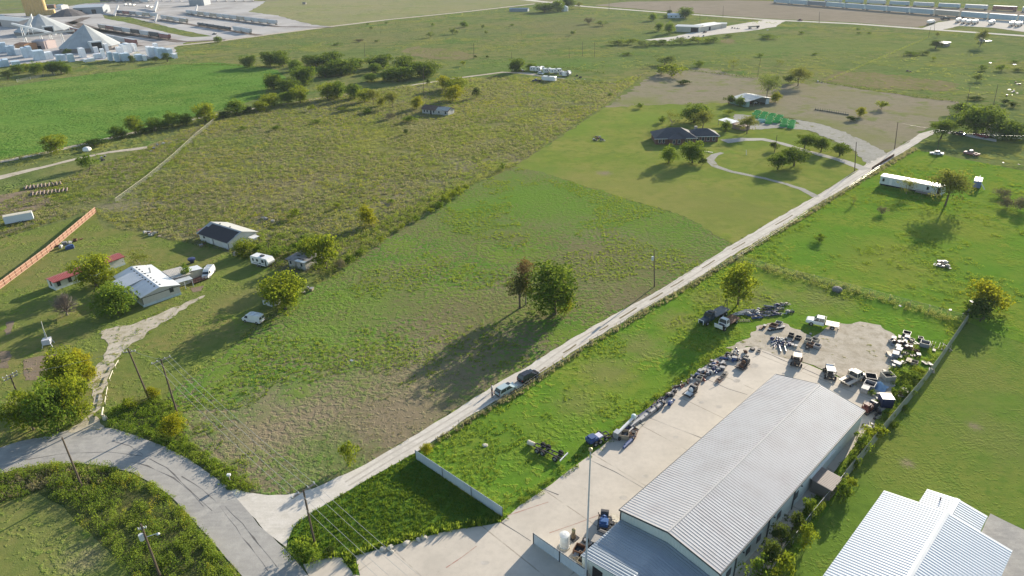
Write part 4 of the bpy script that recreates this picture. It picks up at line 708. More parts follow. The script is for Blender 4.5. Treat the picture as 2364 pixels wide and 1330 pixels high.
# front annex
AL, AW, ax0 = 9.0, W - .5, -9.0
ar = M_ribs('blue_grey_annex_roof', (.30, .34, .38), 0, .5, .06, .45, .3, .5)
b = MB()
for s in (-1, 1):
    q = [(ax0 - .2, s * (AW / 2 + .15), 2.62), (-.03, s * (AW / 2 + .15), 2.62), (-.03, 0, 3.85), (ax0 - .2, 0, 3.85)]; b.slab(q if s < 0 else q[::-1], .1)
ribs(b, ax0 - .1, -.2, AW / 2 + .15, 0, 2.62, 3.85, .44, .045, .035); b.build('annex_roof', ar, t)
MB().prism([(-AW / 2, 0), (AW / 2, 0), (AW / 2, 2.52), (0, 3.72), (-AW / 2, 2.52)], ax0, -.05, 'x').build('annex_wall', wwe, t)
MB().box(ax0 - .06, ax0, AW / 2 - 3.6, AW / 2 - 1.9, 0, 2.1).build('door', black_i, t)
WO, WRZ = O.copy(), rz
def WL(x, y, z=0): return WO + Vector((math.cos(WRZ) * x - math.sin(WRZ) * y, math.sin(WRZ) * x + math.cos(WRZ) * y, z))
# --- small lean-to store against the right wall -----------------------------
c = G(1901, 1134); t = thing('storage_shed', 'small brown ribbed storage shed squeezed between workshop wall and fence', 'shed', c, WRZ)
MB().box(-1.6, 1.9, -1.5, 1.5, 0, 2.3).build('wall', M_ribs('brown_sheet', (.20, .17, .15), 0, .3, .04, .6), t)
MB().slab([(-1.8, -1.7, 2.35), (2.1, -1.7, 2.35), (2.1, 1.7, 2.6), (-1.8, 1.7, 2.6)], .08).build('roof', M_ribs('brown_roof_painted_shade', (.20, .165, .15), 0, .35, .05, .7), t)  # brown roof colour lowered to paint in the workshop's shade
# --- white metal building, lower right ---------------------------------------
wm = M('white_blue_roof', (.60, .635, .66), .42, .1, .45, var=.08, scale=.3); wmw = M_ribs('white_sheet_wall', (.62, .64, .66), 0, .5, .03, .5)
A = G(2044, 1135, 4.6); B = G(2187, 1178, 5.9); Cc = G(2336, 1262, 4.6); Fw = G(1905, 1330, 4.6)
d = (A - Fw); rz = math.atan2(d.y, d.x); n = Vector((-math.sin(rz), math.cos(rz), 0)); W = (A - Cc).dot(n); L = 34
O = A - Vector((math.cos(rz), math.sin(rz), 0)) * L - n * W / 2; O.z = 0
t = thing('metal_building', 'large white ribbed metal building with wide ridge cap at the lower right', 'building', O, rz)
gable(t, L, W, 4.4, 1.3, wm, wmw, .25); b = MB(); k_ = 1.3 / (W / 2); ribs(b, -.2, L + .2, W / 2 + .25, 0, 4.55 - .25 * k_, 5.85, .5, .05, .05); b.build('roof_rib', wm, t)
MB().slab([(-.3, -.35, 5.83), (L + .3, -.35, 5.83), (L + .3, 0, 5.92), (-.3, 0, 5.92)], .04).slab([(-.3, 0, 5.92), (L + .3, 0, 5.92), (L + .3, .35, 5.83), (-.3, .35, 5.83)], .04).build('ridge_cap', white_p, t)
MB().box(L + .255, L + .32, -W / 2 - .2, W / 2 + .2, 4.2, 4.45).build('gutter', trim_d, t)
yo = ((G(2213, 1143, 4.9) - O)).dot(n); wa = (G(2144, 1122, 4.0) - O).dot(n); wb = (G(2285, 1182, 4.0) - O).dot(n); wl = 5.6; yc = (wa + wb) / 2; hw = (wa - wb) / 2
b = MB(); x0 = L + .33
b.slab([(x0, yc - hw, 3.7), (x0 + wl, yc - hw, 3.7), (x0 + wl, yc, 4.35), (x0, yc, 4.35)], .1); b.slab([(x0, yc, 4.35), (x0 + wl, yc, 4.35), (x0 + wl, yc + hw, 3.7), (x0, yc + hw, 3.7)], .1)
ribs(b, x0 + .1, x0 + wl - .1, hw, yc, 3.7, 4.35, .5, .05, .05); b.build('wing_roof', wm, t); MB().box(x0, x0 + wl, yc - .3, yc + .3, 4.30, 4.40).build('wing_ridge_cap', white_p, t)
MB().prism([(yc - hw + .1, 0), (yc + hw - .1, 0), (yc + hw - .1, 3.58), (yc, 4.2), (yc - hw + .1, 3.58)], x0, x0 + wl - .2, 'x').build('wing_wall', wmw, t)
MB().cyl((x0 + 4, yc + 1.8, 3.9), (x0 + 4, yc + 1.8, 4.6), .09, .09, 6).build('vent_pipe', darkst, t)
# --- double-wide home with grey metal roof -----------------------------------
hr = M('light_metal_roof', (.62, .63, .64), .42, .2, .5, var=.12, scale=.4); hb = M('pale_siding', (.50, .48, .45), .7, var=.15); hs = M('pale_blue_skirting', (.52, .60, .62), .7)
a, bq, cq = G(326, 686, 2.9), G(412, 657, 2.9), G(269, 612, 4.0)
n = (bq - a).normalized(); W = 9.2; rz = math.atan2(n.y, n.x) + math.pi / 2; dx = Vector((math.cos(rz), math.sin(rz), 0))
O = (a + bq) / 2; O.z = 0; L = 18.0
t = thing('mobile_home', 'double-wide pale home with shiny grey metal gable roof and a porch', 'house', O, rz)
MB().prism([(-W / 2, .7), (W / 2, .7), (W / 2, 2.8), (0, 3.9), (-W / 2, 2.8)], 0, L, 'x').build('wall', hb, t)
MB().box(-.05, L + .05, -W / 2 - .05, W / 2 + .05, 0, .7).build('skirting', hs, t)
b = MB()
b.slab([(-.4, -W / 2 - .3, 2.85), (L + .4, -W / 2 - .3, 2.85), (L + .4, 0, 4.08), (-.4, 0, 4.08)], .12); b.slab([(-.4, 0, 4.08), (L + .4, 0, 4.08), (L + .4, W / 2 + .3, 2.85), (-.4, W / 2 + .3, 2.85)], .12)
rf = b.build('roof', hr, t)
for i in range(9):
    MB().box(1.2 + i * 1.9, 1.55 + i * 1.9, .5, .8, 3.85, 4.12).box(1.2 + i * 1.9, 1.55 + i * 1.9, -.85, -.55, 3.82, 4.08).build('roof_vent', trim_d, rf)
MB().cyl((11.5, -2.2, 3.3), (11.5, -2.2, 4.9), .22, .22, 8).build('chimney_pipe', steel, rf)
MB().box(-.42, -.36, -W / 2 - .3, W / 2 + .3, 2.6, 2.74).build('fascia', trim_d, t); MB().box(-.07, 0, W / 2 - .12, W / 2 + .02, .7, 2.8).build('corner_trim', trim_d, t)
win(t, 0, -W / 2 + 2.0, 1.5, 1.0, 1.3, 'y', -1); win(t, 3, W / 2, 1.4, 1.1, 1.2, 'x', 1); win(t, 9, W / 2, 1.4, 1.1, 1.2, 'x', 1)
# dormer over the left entrance
MB().prism([(W / 2 - 2.2, 2.5), (W / 2 + 1.4, 2.5), (W / 2 + 1.4, 2.9), (1.4, 3.8)], 8.2, 14.5, 'x').build('porch_gable', hb, t)
MB().slab([(8.0, .8, 4.02), (14.8, .8, 4.02), (14.8, W / 2 + 1.8, 3.05), (8.0, W / 2 + 1.8, 3.05)], .1).build('porch_roof', hr, t)
for xx in (8.2, 11.2, 14.4): MB().box(xx, xx + .12, W / 2 + 1.5, W / 2 + 1.62, 0, 2.95).build('porch_post', white_p, t)
# rear addition and side rooms
tr_ = M_ribs('tan_roof_sheet', (.42, .39, .35), 1, .4, .04, .5)
MB().slab([(4.6, -W / 2 - .35, 2.95), (4.6, -W / 2 - 5.2, 2.6), (11.5, -W / 2 - 5.2, 2.6), (11.5, -W / 2 - .35, 2.95)], .1).build('addition_roof', tr_, t)
MB().box(4.9, 11.2, -W / 2 - 4.9, -W / 2 - .1, 0, 2.4).build('addition_wall', hb, t)
MB().slab([(2.0, -W / 2 - .35, 2.5), (2.0, -W / 2 - 4.4, 2.3), (4.5, -W / 2 - 4.4, 2.3), (4.5, -W / 2 - .35, 2.5)], .08).build('side_porch_roof', M('pale_blue_roof', (.55, .58, .60), .4, .2), t)
for yy in (-W / 2 - 4.2, -W / 2 - 2.2): MB().box(2.1, 2.25, yy, yy + .15, 0, 2.25).build('porch_post', white_p, t)
MB().slab([(6.2, -W / 2 - 5.25, 2.7), (6.2, -W / 2 - 8.9, 2.3), (9.6, -W / 2 - 8.9, 2.3), (9.6, -W / 2 - 5.25, 2.7)], .08).build('porch_room_roof', hr, t)
MB().box(6.5, 9.3, -W / 2 - 8.6, -W / 2 - 5.0, 0, 2.2).build('porch_room_wall', cream, t)
b = MB()
for i in range(6): b.box(3.4, 3.5, -W / 2 - 4.6 - i * .8, -W / 2 - 4.5 - i * .8, 0, 1.2)
b.box(3.4, 3.5, -W / 2 - 8.7, -W / 2 - 4.5, 1.1, 1.2).box(3.4, 6.2, -W / 2 - 8.8, -W / 2 - 4.5, .35, .45); b.build('deck', M('red_brown_timber', (.22, .11, .08), .8), t)
# --- red roofed sheds ----------------------------------------------------------
rr = M_ribs('red_roof_sheet', (.30, .075, .07), 0, .4, .05, .5, 0, .4)
O, rz, L = seg((130, 671), (290, 611))
t = thing('mobile_home', 'long white narrow home with red ribbed roof behind the yellow-green tree', 'mobile home', O, rz)
MB().box(0, L, 0, 3.6, .5, 2.5).build('wall', white_w, t); MB().box(-.05, L + .05, -.05, 3.65, 0, .5).build('skirting', hs, t)
b = MB(); b.slab([(-.3, -.35, 2.5), (L + .3, -.35, 2.5), (L + .3, 2.1, 3.0), (-.3, 2.1, 3.0)], .1); b.slab([(-.3, 2.1, 3.0), (L + .3, 2.1, 3.0), (L + .3, 3.9, 2.55), (-.3, 3.9, 2.55)], .1); b.build('roof', rr, t)
MB().box(-.33, L + .33, -.42, -.36, 2.3, 2.5).build('fascia', red_m, t)
for xx in (1.1, 3.9, 9, 14): win(t, xx, 0, .9, .9, 1.4, 'x', -1)
win(t, 0, 1.8, .9, .8, 1.4, 'y', -1); MB().box(-.06, 0, 2.5, 3.4, .5, 2.3).build('door', white_p, t)
# --- white garage -------------------------------------------------------------
O, rz, L = seg((463, 555), (531, 578)); W = 9.6
t = thing('garage', 'white garage with dark shingle patch on its pale gable roof', 'garage', O, rz)
MB().prism([(0, 0), (W, 0), (W, 2.5), (W / 2, 4.2), (0, 2.5)], 0, L, 'x').build('wall', white_w, t)
b = MB(); b.slab([(-.5, -.6, 2.42), (L + .5, -.6, 2.42), (L + .5, W / 2, 4.35), (-.5, W / 2, 4.35)], .12); b.slab([(-.5, W / 2, 4.35), (L + .5, W / 2, 4.35), (L + .5, W + .6, 2.42), (-.5, W + .6, 2.42)], .12)
rf = b.build('roof', M('pale_grey_roof', (.40, .40, .38), .6, var=.2), t)
kz = (4.35 - 2.42) / (W / 2 + .6)
b = MB(); zz = lambda y: 2.42 + (y + .6) * kz + .03
b.slab([(.15, -.6, zz(-.6)), (L + .1, -.6, zz(-.6)), (L + .1, 2.4, zz(2.4)), (L - .2, 2.4, zz(2.4)), (L - .2, 4.3, zz(4.3)), (1.2, 4.3, zz(4.3)), (1.2, 2.8, zz(2.8)), (.15, 2.8, zz(2.8))], .02); b.build('shingle_patch', M('dark_shingles', (.055, .05, .055), .9, var=.4, scale=3), rf)
for xx in (3.5, 8.5): MB().box(xx, xx + .35, W / 2 + .3, W / 2 + .6, 4.2, 4.5).build('roof_vent', trim_d, rf)
win(t, 2.4, 0, 1.2, .9, 1.1, 'x', -1); MB().box(5.2, 6.1, -.05, 0, 0, 2.1).build('door', white_p, t); MB().box(6.7, 7.0, -.06, 0, 0, 2.3).build('post_trim', darkst, t)
MB().box(L - 3.1, L - .5, -.05, 0, .05, 2.2).build('garage_door', M_ribs('garage_door_panel', (.66, .67, .68), 2, .5, .03, .5), t); MB().box(L - .3, L - .1, -.08, 0, 0, 2.4).build('corner_trim', trim_d, t)
MB().slab([(-3.2, 1.0, 2.3), (-.55, 1.0, 2.6), (-.55, 7.5, 2.9), (-3.2, 7.5, 2.4)], .08).build('lean_to_roof', M('rust_red_roof', (.24, .09, .075), .7, var=.4), t)
for yy in (1.1, 7.3): MB().box(-3.1, -2.95, yy, yy + .15, 0, 2.3).build('lean_to_post', grey_c, t)
MB().slab([(L + .6, 6.2, 2.1), (L + 2.8, 6.2, 2.0), (L + 2.8, 8.6, 2.0), (L + .6, 8.6, 2.1)], .07).build('canopy', white_p, t)
for yy in (6.3, 8.4): MB().box(L + 2.6, L + 2.72, yy, yy + .1, 0, 1.95).build('canopy_post', darkst, t)
# --- ruined shed -----------------------------------------------------------------
O, rz, L = seg((668, 616), (707, 625)); W = 7.0
t = thing('ruined_shed', 'ruined flat-roofed shed with torn patchy tin roof beside the travel trailer', 'shed', O, rz)
MB().box(0, L, 0, W, 0, 2.3).build('wall', M('peeling_white_boards', (.48, .46, .42), .85, var=.6, scale=2), t)
torn = M('torn_roofing', (.32, .30, .28), .8, var=.9, scale=.9, dirt=(.10, .09, .085)); MB().slab([(-.6, -.6, 2.5), (L + .5, -.6, 2.5), (L + .5, W + .4, 2.75), (-.6, W + .4, 2.75)], .1).build('roof', torn, t)
MB().slab([(2.9, -.55, 2.55), (L + .35, -.55, 2.55), (L + .35, .5, 2.58), (2.9, .5, 2.58)], .03).build('roof_patch', M('pale_tin', (.55, .62, .64), .4, .2), t)
for x0, y0, sx, sy in ((1.4, 2.2, .9, .5), (3.4, 3.6, .8, .5), (4.6, 2.2, 1.2, .9), (2.8, 1.0, .9, .35), (4.3, .9, .5, .4), (4.9, 4.0, .9, .8)): MB().slab([(x0, y0, 2.58 + y0 * .033), (x0 + sx, y0 + .1, 2.58 + y0 * .033), (x0 + sx * .8, y0 + sy, 2.58 + (y0 + sy) * .033), (x0 - .1, y0 + sy * .7, 2.58 + (y0 + sy) * .033)], .02).build('roof_hole', black_i, t)
for xx in (.8, 4.7): win(t, xx, 0, 1.0, .6, .9, 'x', -1)
MB().box(2.3, 3.1, -.04, 0, 0, 1.9).build('door', grey_c, t)
# --- small white shed -------------------------------------------------------------
O, rz, L = seg((607, 703), (632, 710)); 
t = thing('garden_shed', 'small white shed with brown gable roof under the broad yellow-green tree', 'shed', O, rz)
MB().prism([(0, 0), (2.6, 0), (2.6, 1.9), (1.3, 2.6), (0, 1.9)], 0, L, 'x').build('wall', white_w, t)
b = MB(); b.slab([(-.2, -.25, 1.85), (L + .2, -.25, 1.85), (L + .2, 1.3, 2.7), (-.2, 1.3, 2.7)], .08); b.slab([(-.2, 1.3, 2.7), (L + .2, 1.3, 2.7), (L + .2, 2.85, 1.85), (-.2, 2.85, 1.85)], .08); b.build('roof', M('brown_shingles', (.13, .10, .095), .9, var=.3), t)
MB().box(-.03, .06, -.03, 0, 0, 1.85).box(L - .06, L + .03, -.03, 0, 0, 1.85).build('corner_trim', trim_d, t); MB().box(L, L + .04, .8, 1.8, 0, 1.7).build('door', white_p, t)
# --- ranch house ------------------------------------------------------------------
brick = M('red_brown_brick', (.17, .095, .075), .85, var=.4, scale=3); shing = M('slate_grey_shingles', (.085, .085, .095), .85, var=.3, scale=1.5)
O, rz, L = seg((1513, 334), (1667, 331)); L = 27.5
t = thing('ranch_house', 'long brick ranch house with dark grey hip roof and white window frames', 'house', O, rz)
def hip(b, x0, x1, y0, y1, h, rise, oh=.6):
    x0 -= oh; x1 += oh; y0 -= oh; y1 += oh; w = (y1 - y0) / 2
    v = [(x0, y0, h), (x1, y0, h), (x1, y1, h), (x0, y1, h), (x0 + w, y0 + w, h + rise), (x1 - w, y0 + w, h + rise)]
    b.add(v, [(0, 1, 5, 4), (1, 2, 5), (2, 3, 4, 5), (3, 0, 4), (0, 3, 2, 1)])
b = MB(); hip(b, 0, 17, 0, 11.5, 2.6, 3.2); hip(b, 14.5, 27, 2.5, 10.5, 2.61, 2.4); hip(b, 5.5, 12, -1.6, 7, 2.62, 1.9); b.build('roof', shing, t)
MB().box(.1, 16.9, .1, 11.4, 0, 2.59).box(16.9, 26.9, 2.6, 10.4, 0, 2.58).box(5.7, 11.8, -1.5, .1, 0, 2.57).build('wall', brick, t)
MB().box(17.8, 19.0, 7.6, 8.5, 3.5, 5.6).build('chimney', M('pale_brick', (.42, .38, .32), .8), t)
for xx in (1.8, 3.4, 7.5, 9.6, 13.0, 15.0): win(t, xx, 0.1 if not 5.5 < xx < 12 else -1.5, .6, 1.0, 1.7, 'x', -1, white_p)
for xx in (18.4, 20.6, 22.8, 25.2): win(t, xx, 2.6, .5, 1.1, 1.8, 'x', -1, white_p)
MB().box(-.66, 17.7, -.68, -.58, 2.45, 2.62).box(17.7, 27.6, 1.82, 1.92, 2.45, 2.62).build('fascia', white_p, t)
# --- open barn ------------------------------------------------------------------------
O, rz, L = seg((1722, 248), (1782, 239)); 
t = thing('barn', 'open fronted barn with pale gable roof behind the ranch house', 'barn', O, rz); bl = 15.5; bw = 12; pg = M('pale_green_boards', (.30, .42, .36), .8, var=.3)
b = MB(); h1, h2 = 2.9, 4.3
b.slab([(-.8, -.8, h1), (bl * .62, -.8, h2), (bl * .62, bw, h2), (-.8, bw, h1)], .12); b.slab([(bl * .62, -.8, h2), (bl + .8, -.8, 3.1), (bl + .8, bw, 3.1), (bl * .62, bw, h2)], .12); b.build('roof', M_ribs('weathered_barn_roof', (.40, .43, .42), 1, .5, .04, .5, .1), t)
MB().box(0, .12, 0, bw, 0, 2.75).box(0, 2.2, 0, .12, 0, 2.75).build('side_wall', pg, t); MB().box(0, bl, bw - .3, bw - .15, 0, 3.0).build('back_wall', grey_c, t)
MB().box(bl - 2.4, bl, 0, .12, 0, 2.9).box(bl - .12, bl, .12, bw - .4, 0, 2.9).build('end_wall', M('pale_blue_boards', (.46, .52, .54), .7), t)
for xx in (5, 9): MB().box(xx, xx + .2, 0, .2, 0, 3.1 + (xx - 5) * .2).build('post', grey_c, t)
for i, (xx, yy, sx, sy, sz, m_) in enumerate(((3.5, 4, 2, 1.5, 1.2, darkst), (6.5, 5, 2.2, 1.3, 1.4, red_m), (10.2, 4, 1.8, 1.4, 1.0, white_p))):
    q = thing('stored_machine', ['dark', 'red', 'white'][i] + ' machine parked under the open barn roof', 'machine', O + Matrix.Rotation(rz, 3, 'Z') @ Vector((xx, yy, 0)), rz); MB().box(-sx / 2, sx / 2, -sy / 2, sy / 2, .35, sz * .7).box(-sx / 4, sx / 4, -sy / 2.5, sy / 2.5, sz * .7, sz).build('body', m_, q)
    for a in (-1, 1): MB().cyl((a * sx * .35, -sy / 2 - .1, .35), (a * sx * .35, -sy / 2, .35), .35, .35, 8).build('wheel', rub, q)
# --- pink shed -----------------------------------------------------------------------------
O, rz, L = seg((1668, 291), (1716, 303)); pk = M('pinkish_boards', (.36, .25, .21), .85, var=.3)
t = thing('shed', 'low pinkish shed with white flat roof between ranch house and green bins', 'shed', O, rz)
MB().box(0, L, .2, 4, 0, 2.0).build('wall', pk, t); MB().slab([(-2.5, -.6, 2.5), (L * .45, -.6, 2.3), (L * .45, 4.6, 2.6), (-2.5, 4.6, 2.8)], .1).build('roof', white_p, t); MB().box(2, 3, .12, .2, 0, 1.8).build('door', black_i, t)
MB().slab([(L * .46, -.2, 2.1), (L + .2, -.2, 2.05), (L + .2, 4.2, 2.1), (L * .46, 4.2, 2.2)], .08).build('low_roof', pk, t)
MB().box(-2.4, -2.25, -.4, -.25, 0, 2.4).build('post', grey_c, t)
# --- derelict house -----------------------------------------------------------------------------
O, rz, L = seg((975, 262), (1055, 270)); L = 16
t = thing('derelict_house', 'derelict white house with brown sagging roof sunk in weeds', 'house', O, rz); br_ = M('brown_old_roof', (.15, .105, .085), .9, var=.5)
MB().prism([(0, 0), (6, 0), (6, 2.5), (3, 3.9), (0, 2.5)], 0, L, 'x').build('wall', M('flaking_white_boards', (.46, .46, .44), .85, var=.6), t)
b = MB(); b.slab([(-.4, -.5, 2.4), (8.6, -.5, 2.3), (8.6, 3, 4.0), (-.4, 3, 4.1)], .12); b.slab([(-.4, 3, 4.1), (L + .4, 3, 3.9), (L + .4, 6.5, 2.4), (-.4, 6.5, 2.4)], .12); b.slab([(8.7, .3, 2.5), (L + .4, -.4, 2.3), (L + .4, 3, 3.85), (8.7, 3, 3.95)], .12); b.build('roof', br_, t)
for xx in (1.4, 3.2, 7.2, 10.5): win(t, xx, 0, .9, .8, 1.1, 'x', -1)
win(t, L - 1.5, 0, .9, .9, 1.1, 'x', -1); MB().box(5, 5.9, -.05, 0, 0, 2).build('door', black_i, t)
# --- long white mobile home ------------------------------------------------------------------------
O, rz, L = seg((2029, 427), (2163, 453)); L = 19.5
t = thing('mobile_home', 'long narrow white mobile home standing in the bright meadow', 'mobile home', O, rz)
MB().box(0, L, 0, 3.6, .6, 3.2).build('body', M('mobile_home_panel', (.56, .60, .60), .5, var=.15), t); MB().box(.3, L - .3, .3, 3.3, 0, .6).build('underframe', black_i, t)
MB().slab([(-.15, -.15, 3.25), (L + .15, -.15, 3.25), (L + .15, 1.8, 3.45), (-.15, 1.8, 3.45)], .06).slab([(-.15, 1.8, 3.45), (L + .15, 1.8, 3.45), (L + .15, 3.75, 3.25), (-.15, 3.75, 3.25)], .06).build('roof', white_p, t)
for xx in (1.1, 9.5, 15): win(t, xx, 0, 1.5, .7, 1.1, 'x', -1)
MB().box(3.0, 3.9, -.05, 0, .7, 2.8).build('door', white_p, t); MB().box(17.9, 18.8, -.05, 0, .7, 2.8).build('side_door', black_i, t)
b = MB(); b.box(12, 18.6, -2, -.1, .6, .7)
for xx in (12, 14, 16, 18.4): b.box(xx, xx + .1, -2, -1.9, 0, 1.6)
b.box(12, 18.5, -2, -1.92, 1.5, 1.6); b.build('deck', grey_c, t)
for xx in (3.2, 5.8, 8.4, 14): MB().box(xx, xx + .4, 1.2, 1.6, 3.3, 3.5).build('roof_vent', darkst, t)
# --- tan roofed house on the right -----------------------------------------------------------------
O, rz, L = seg((2300, 320), (2362, 322)); 
t = thing('house', 'tan-roofed house with white gable end hidden behind dark trees', 'house', O, rz + .1)
gable(t, 13, 10, 2.7, 2.0, M('tan_shingles', (.33, .29, .23), .85), cream, .6, 0, 0); win(t, 3, 0, 1, 1.2, 1.2, 'x', -1, white_p)
MB().box(13.05, 13.15, -.5, 10.5, 2.2, 2.7).build('gable_trim', white_p, t)
# --- far grey shed complex ---------------------------------------------------------------------------
fm = M_ribs('cream_sheet_wall', (.46, .45, .40), 0, .8, .04, .6); fr_ = M('bone_metal_roof', (.66, .64, .58), .4, .2, .5)
O, rz, L = seg((1596, 75), (1556, 71)); O2 = G(1596, 76)
def yardshed(label, a, bq, W, h, rise, opening=None):
    O, rz, L = seg(a, bq); t = thing('metal_shed', label, 'shed', O, rz); gable(t, L, W, h, rise, fr_, fm, .3, 0, 0)
    if opening: MB().box(opening[0], opening[1], -.06, 0, 0, opening[2]).build('door', black_i, t)
    return t
t = yardshed('left block of the far cream metal sheds with dark open bay', (1558, 73), (1614, 75), 14, 4.6, 1.0, (15, 22, 4.0))
t = yardshed('right block of the far cream metal sheds with low bone roof', (1616, 74), (1664, 66), 16, 4.2, 1.2, (14, 17, 3.2))
t = yardshed('small cream shed behind the far cream metal sheds', (1640, 64), (1677, 64), 8, 3.6, .6)
O, rz, L = seg((1541, 42), (1580, 42)); t = thing('house', 'far pale blue house with light roof below the ploughed field', 'house', O, rz); gable(t, L, 9, 3.0, 1.6, M('pale_blue_metal_roof', (.52, .58, .62), .4, .2), M('pale_blue_wall', (.46, .54, .58), .6), .4, 0, 0)
for xx in (4, 9, 14): win(t, xx, 0, 1, 1.2, 1.2, 'x', -1)
O, rz, L = seg((2164, 106), (2184, 108)); t = thing('shack', 'small white-roofed shack in the far right pasture', 'shack', O, rz); MB().box(0, L, 0, 5, 0, 2.4).build('wall', grey_c, t); MB().slab([(-.5, -1.5, 2.4), (L + .5, -1.5, 2.4), (L + .5, 5.5, 3.0), (-.5, 5.5, 3.0)], .1).build('roof', white_p, t); MB().box(2.5, 4, -.06, 0, 0, 2).build('door', black_i, t)
t = thing('silo', 'small white silo between trees near the top of the view', 'silo', G(1304, 26)); MB().lathe([(4.2, 0), (4.2, 5), (1, 6.6)], 14).build('wall', M_ribs('pale_silo_sheet', (.52, .57, .60), 2, 1.0, .05, .4, .3), t); MB().lathe([(1.0, 6.6), (.4, 7.0)], 8).build('roof_cap', steel, t)
O, rz, L = seg((1176, 27), (1218, 27)); t = thing('shed', 'low blue-grey shed near the top of the view left of the dark trees', 'shed', O, rz); gable(t, L, 8, 3, 1.2, M('blue_grey_roof', (.20, .27, .31), .5), M('blue_grey_wall', (.2, .25, .28), .7), .4, 0, 0)
t = thing('hut', 'tiny dark hut alone in the pale field near the top', 'hut', G(703, 10)); MB().box(-2.5, 2.5, -2, 2, 0, 2.8).build('wall', grey_c, t); MB().box(-2.9, 2.9, -2.4, 2.4, 2.81, 3.1).build('roof', darkst, t)
# --- industrial yard, upper left ----------------------------------------------------------------------
coneg = M('weathered_cone_sheet', (.40, .42, .42), .6, .1, var=.25, scale=.12)
def cone(px, py, top, rad, label, sides=12):
    p = G(px, py); h = elev((px, py), top); t = thing('storage_dome', label, 'storage dome', p, .2)
    n = sides; vs = [(rad * math.cos(2 * math.pi * i / n), rad * math.sin(2 * math.pi * i / n), 3.5) for i in range(n)] + [(0, 0, h)]
    MB().add(vs, [(i, (i + 1) % n, n) for i in range(n)] + [tuple(range(n))[::-1]]).build('roof', coneg, t)
    b = MB(); b.lathe([(rad * .97, 0), (rad * .97, 3.49)], n); b.build('wall', M('dome_concrete', (.24, .22, .21), .8), t)
    b = MB(); a = -1.05; d = Vector((math.cos(a), math.sin(a), 0)); s = Vector((-d.y, d.x, 0)); c0 = d * rad * .72; c1 = d * rad * 1.03
    vs = [c0 - s * 5, c1 - s * 5, c1 + s * 5, c0 + s * 5]; b.add([(v.x, v.y, z) for z in (0, 9) for v in vs], [(4, 5, 6, 7), (0, 1, 5, 4), (1, 2, 6, 5), (2, 3, 7, 6)]); b.build('portal', M('portal_sheet', (.5, .54, .56), .5), t)
    v = c1 * 1.005; MB().add([(p_.x, p_.y, z) for z in (0, 8) for p_ in (v - s * 4, v + s * 4)], [(0, 1, 3, 2)]).build('opening', black_i, t); return t
cone(210, 114, (202, 55), 26, 'front conical grey storage dome behind the white bales')
cone(103, 76, (91, 32), 30, 'rear conical grey storage dome with white conveyor')
def tube(name, label, cat, a, za, b2, zb, r, m_, legs=(), ln='leg'):
    A, B = G(*a), G(*b2); A = A + Vector((0, 0, za)); B = B + Vector((0, 0, zb)); t = thing(name, label, cat, (A.x, A.y, 0)); o = Vector((A.x, A.y, 0))
    d = B - A; rz = math.atan2(d.y, d.x); q = MB(); n = Vector((-math.sin(rz), math.cos(rz), 0)) * r; u = Vector((0, 0, r)); P = A - o; Q = B - o
    q.loft([[P - n - u, P + n - u, P + n + u, P - n + u], [Q - n - u, Q + n - u, Q + n + u, Q - n + u]]); q.build('gallery', m_, t)
    for f in legs:
        c = P.lerp(Q, f); g = MB()
        for s in (-1, 1): g.cyl((c.x + n.x * s * 1.6, c.y + n.y * s * 1.6, 0), (c.x + n.x * s * .7, c.y + n.y * s * .7, c.z - r), .35, .3, 5)
        k = int(c.z / 3)
        for j in range(k): g.cyl((c.x - n.x * 1.5, c.y - n.y * 1.5, j * 3), (c.x + n.x * 1.4, c.y + n.y * 1.4, j * 3 + 3), .18, .18, 4)
        g.build(ln, white_p, t)
    return t
tube('conveyor', 'steep white conveyor climbing the rear storage dome', 'conveyor', (58, 84), 2, (88, 82), 20, 2.4, white_p, (.35, .7))
tube('conveyor', 'long grey conveyor gallery crossing in front of the rear dome', 'conveyor', (45, 98), 5, (182, 112), 16, .9, M('grey_gallery', (.45, .44, .42), .6), (.12, .42, .78))
tube('conveyor', 'thin white conveyor gallery in front of the rear dome', 'conveyor', (40, 92), 16, (135, 98), 8, .9, white_p, (.2, .85))
t = thing('silo_block', 'tall yellow corrugated silo block behind the domes', 'silo', G(86, 36), .35); ye = M_ribs('yellow_silo_sheet', (.50, .33, .10), 0, 4.0, .5, .6)
MB().box(-13, 9, -6, 6, 0, 27).cyl((9, 0, 0), (9, 0, 27), 6.2, 6.2, 14).build('silo', ye, t); MB().box(9, 24, -5, 5, 0, 7).build('loading_shed', ye, t)
def block(name, label, cat, a, bq, W, h, rise, wm_, rm_, doors=()):
    O, rz, L = seg(a, bq); t = thing(name, label, cat, O, rz); gable(t, L, W, h, rise, rm_, wm_, .4, 0, 0)
    for x, w_, hh in doors: MB().box(x, x + w_, -.08, 0, 0, hh).build('door', black_i, t)
    return t
gw = M('blue_grey_sheet', (.26, .29, .32), .6); gr = M('light_grey_roof', (.55, .57, .58), .45, .2)
block('industrial_shed', 'wide blue-grey industrial shed behind the domes', 'shed', (172, 34), (240, 31), 38, 9, 3, gw, gr, ((4, 8, 6), (24, 6, 6)))
block('industrial_shed', 'blue-grey shed at the top edge above the rail cars', 'shed', (438, 14), (472, 13), 30, 9, 2, gw, gr)
block('plant_building', 'pale flat plant building left of the rear dome', 'building', (-20, 58), (48, 66), 26, 8, 2, M('plant_wall', (.42, .38, .36), .7), M('plant_roof', (.50, .53, .52), .6), ((30, 6, 5),))
block('brown_hut', 'row hut of brown panels behind the yellow silo', 'hut', (102, 20), (126, 19), 10, 5, 1, rust, grey_c)
block('plant_building', 'grey office block beside the brown panel hut', 'building', (131, 22), (143, 22), 14, 6, 1.5, white_w, gr)
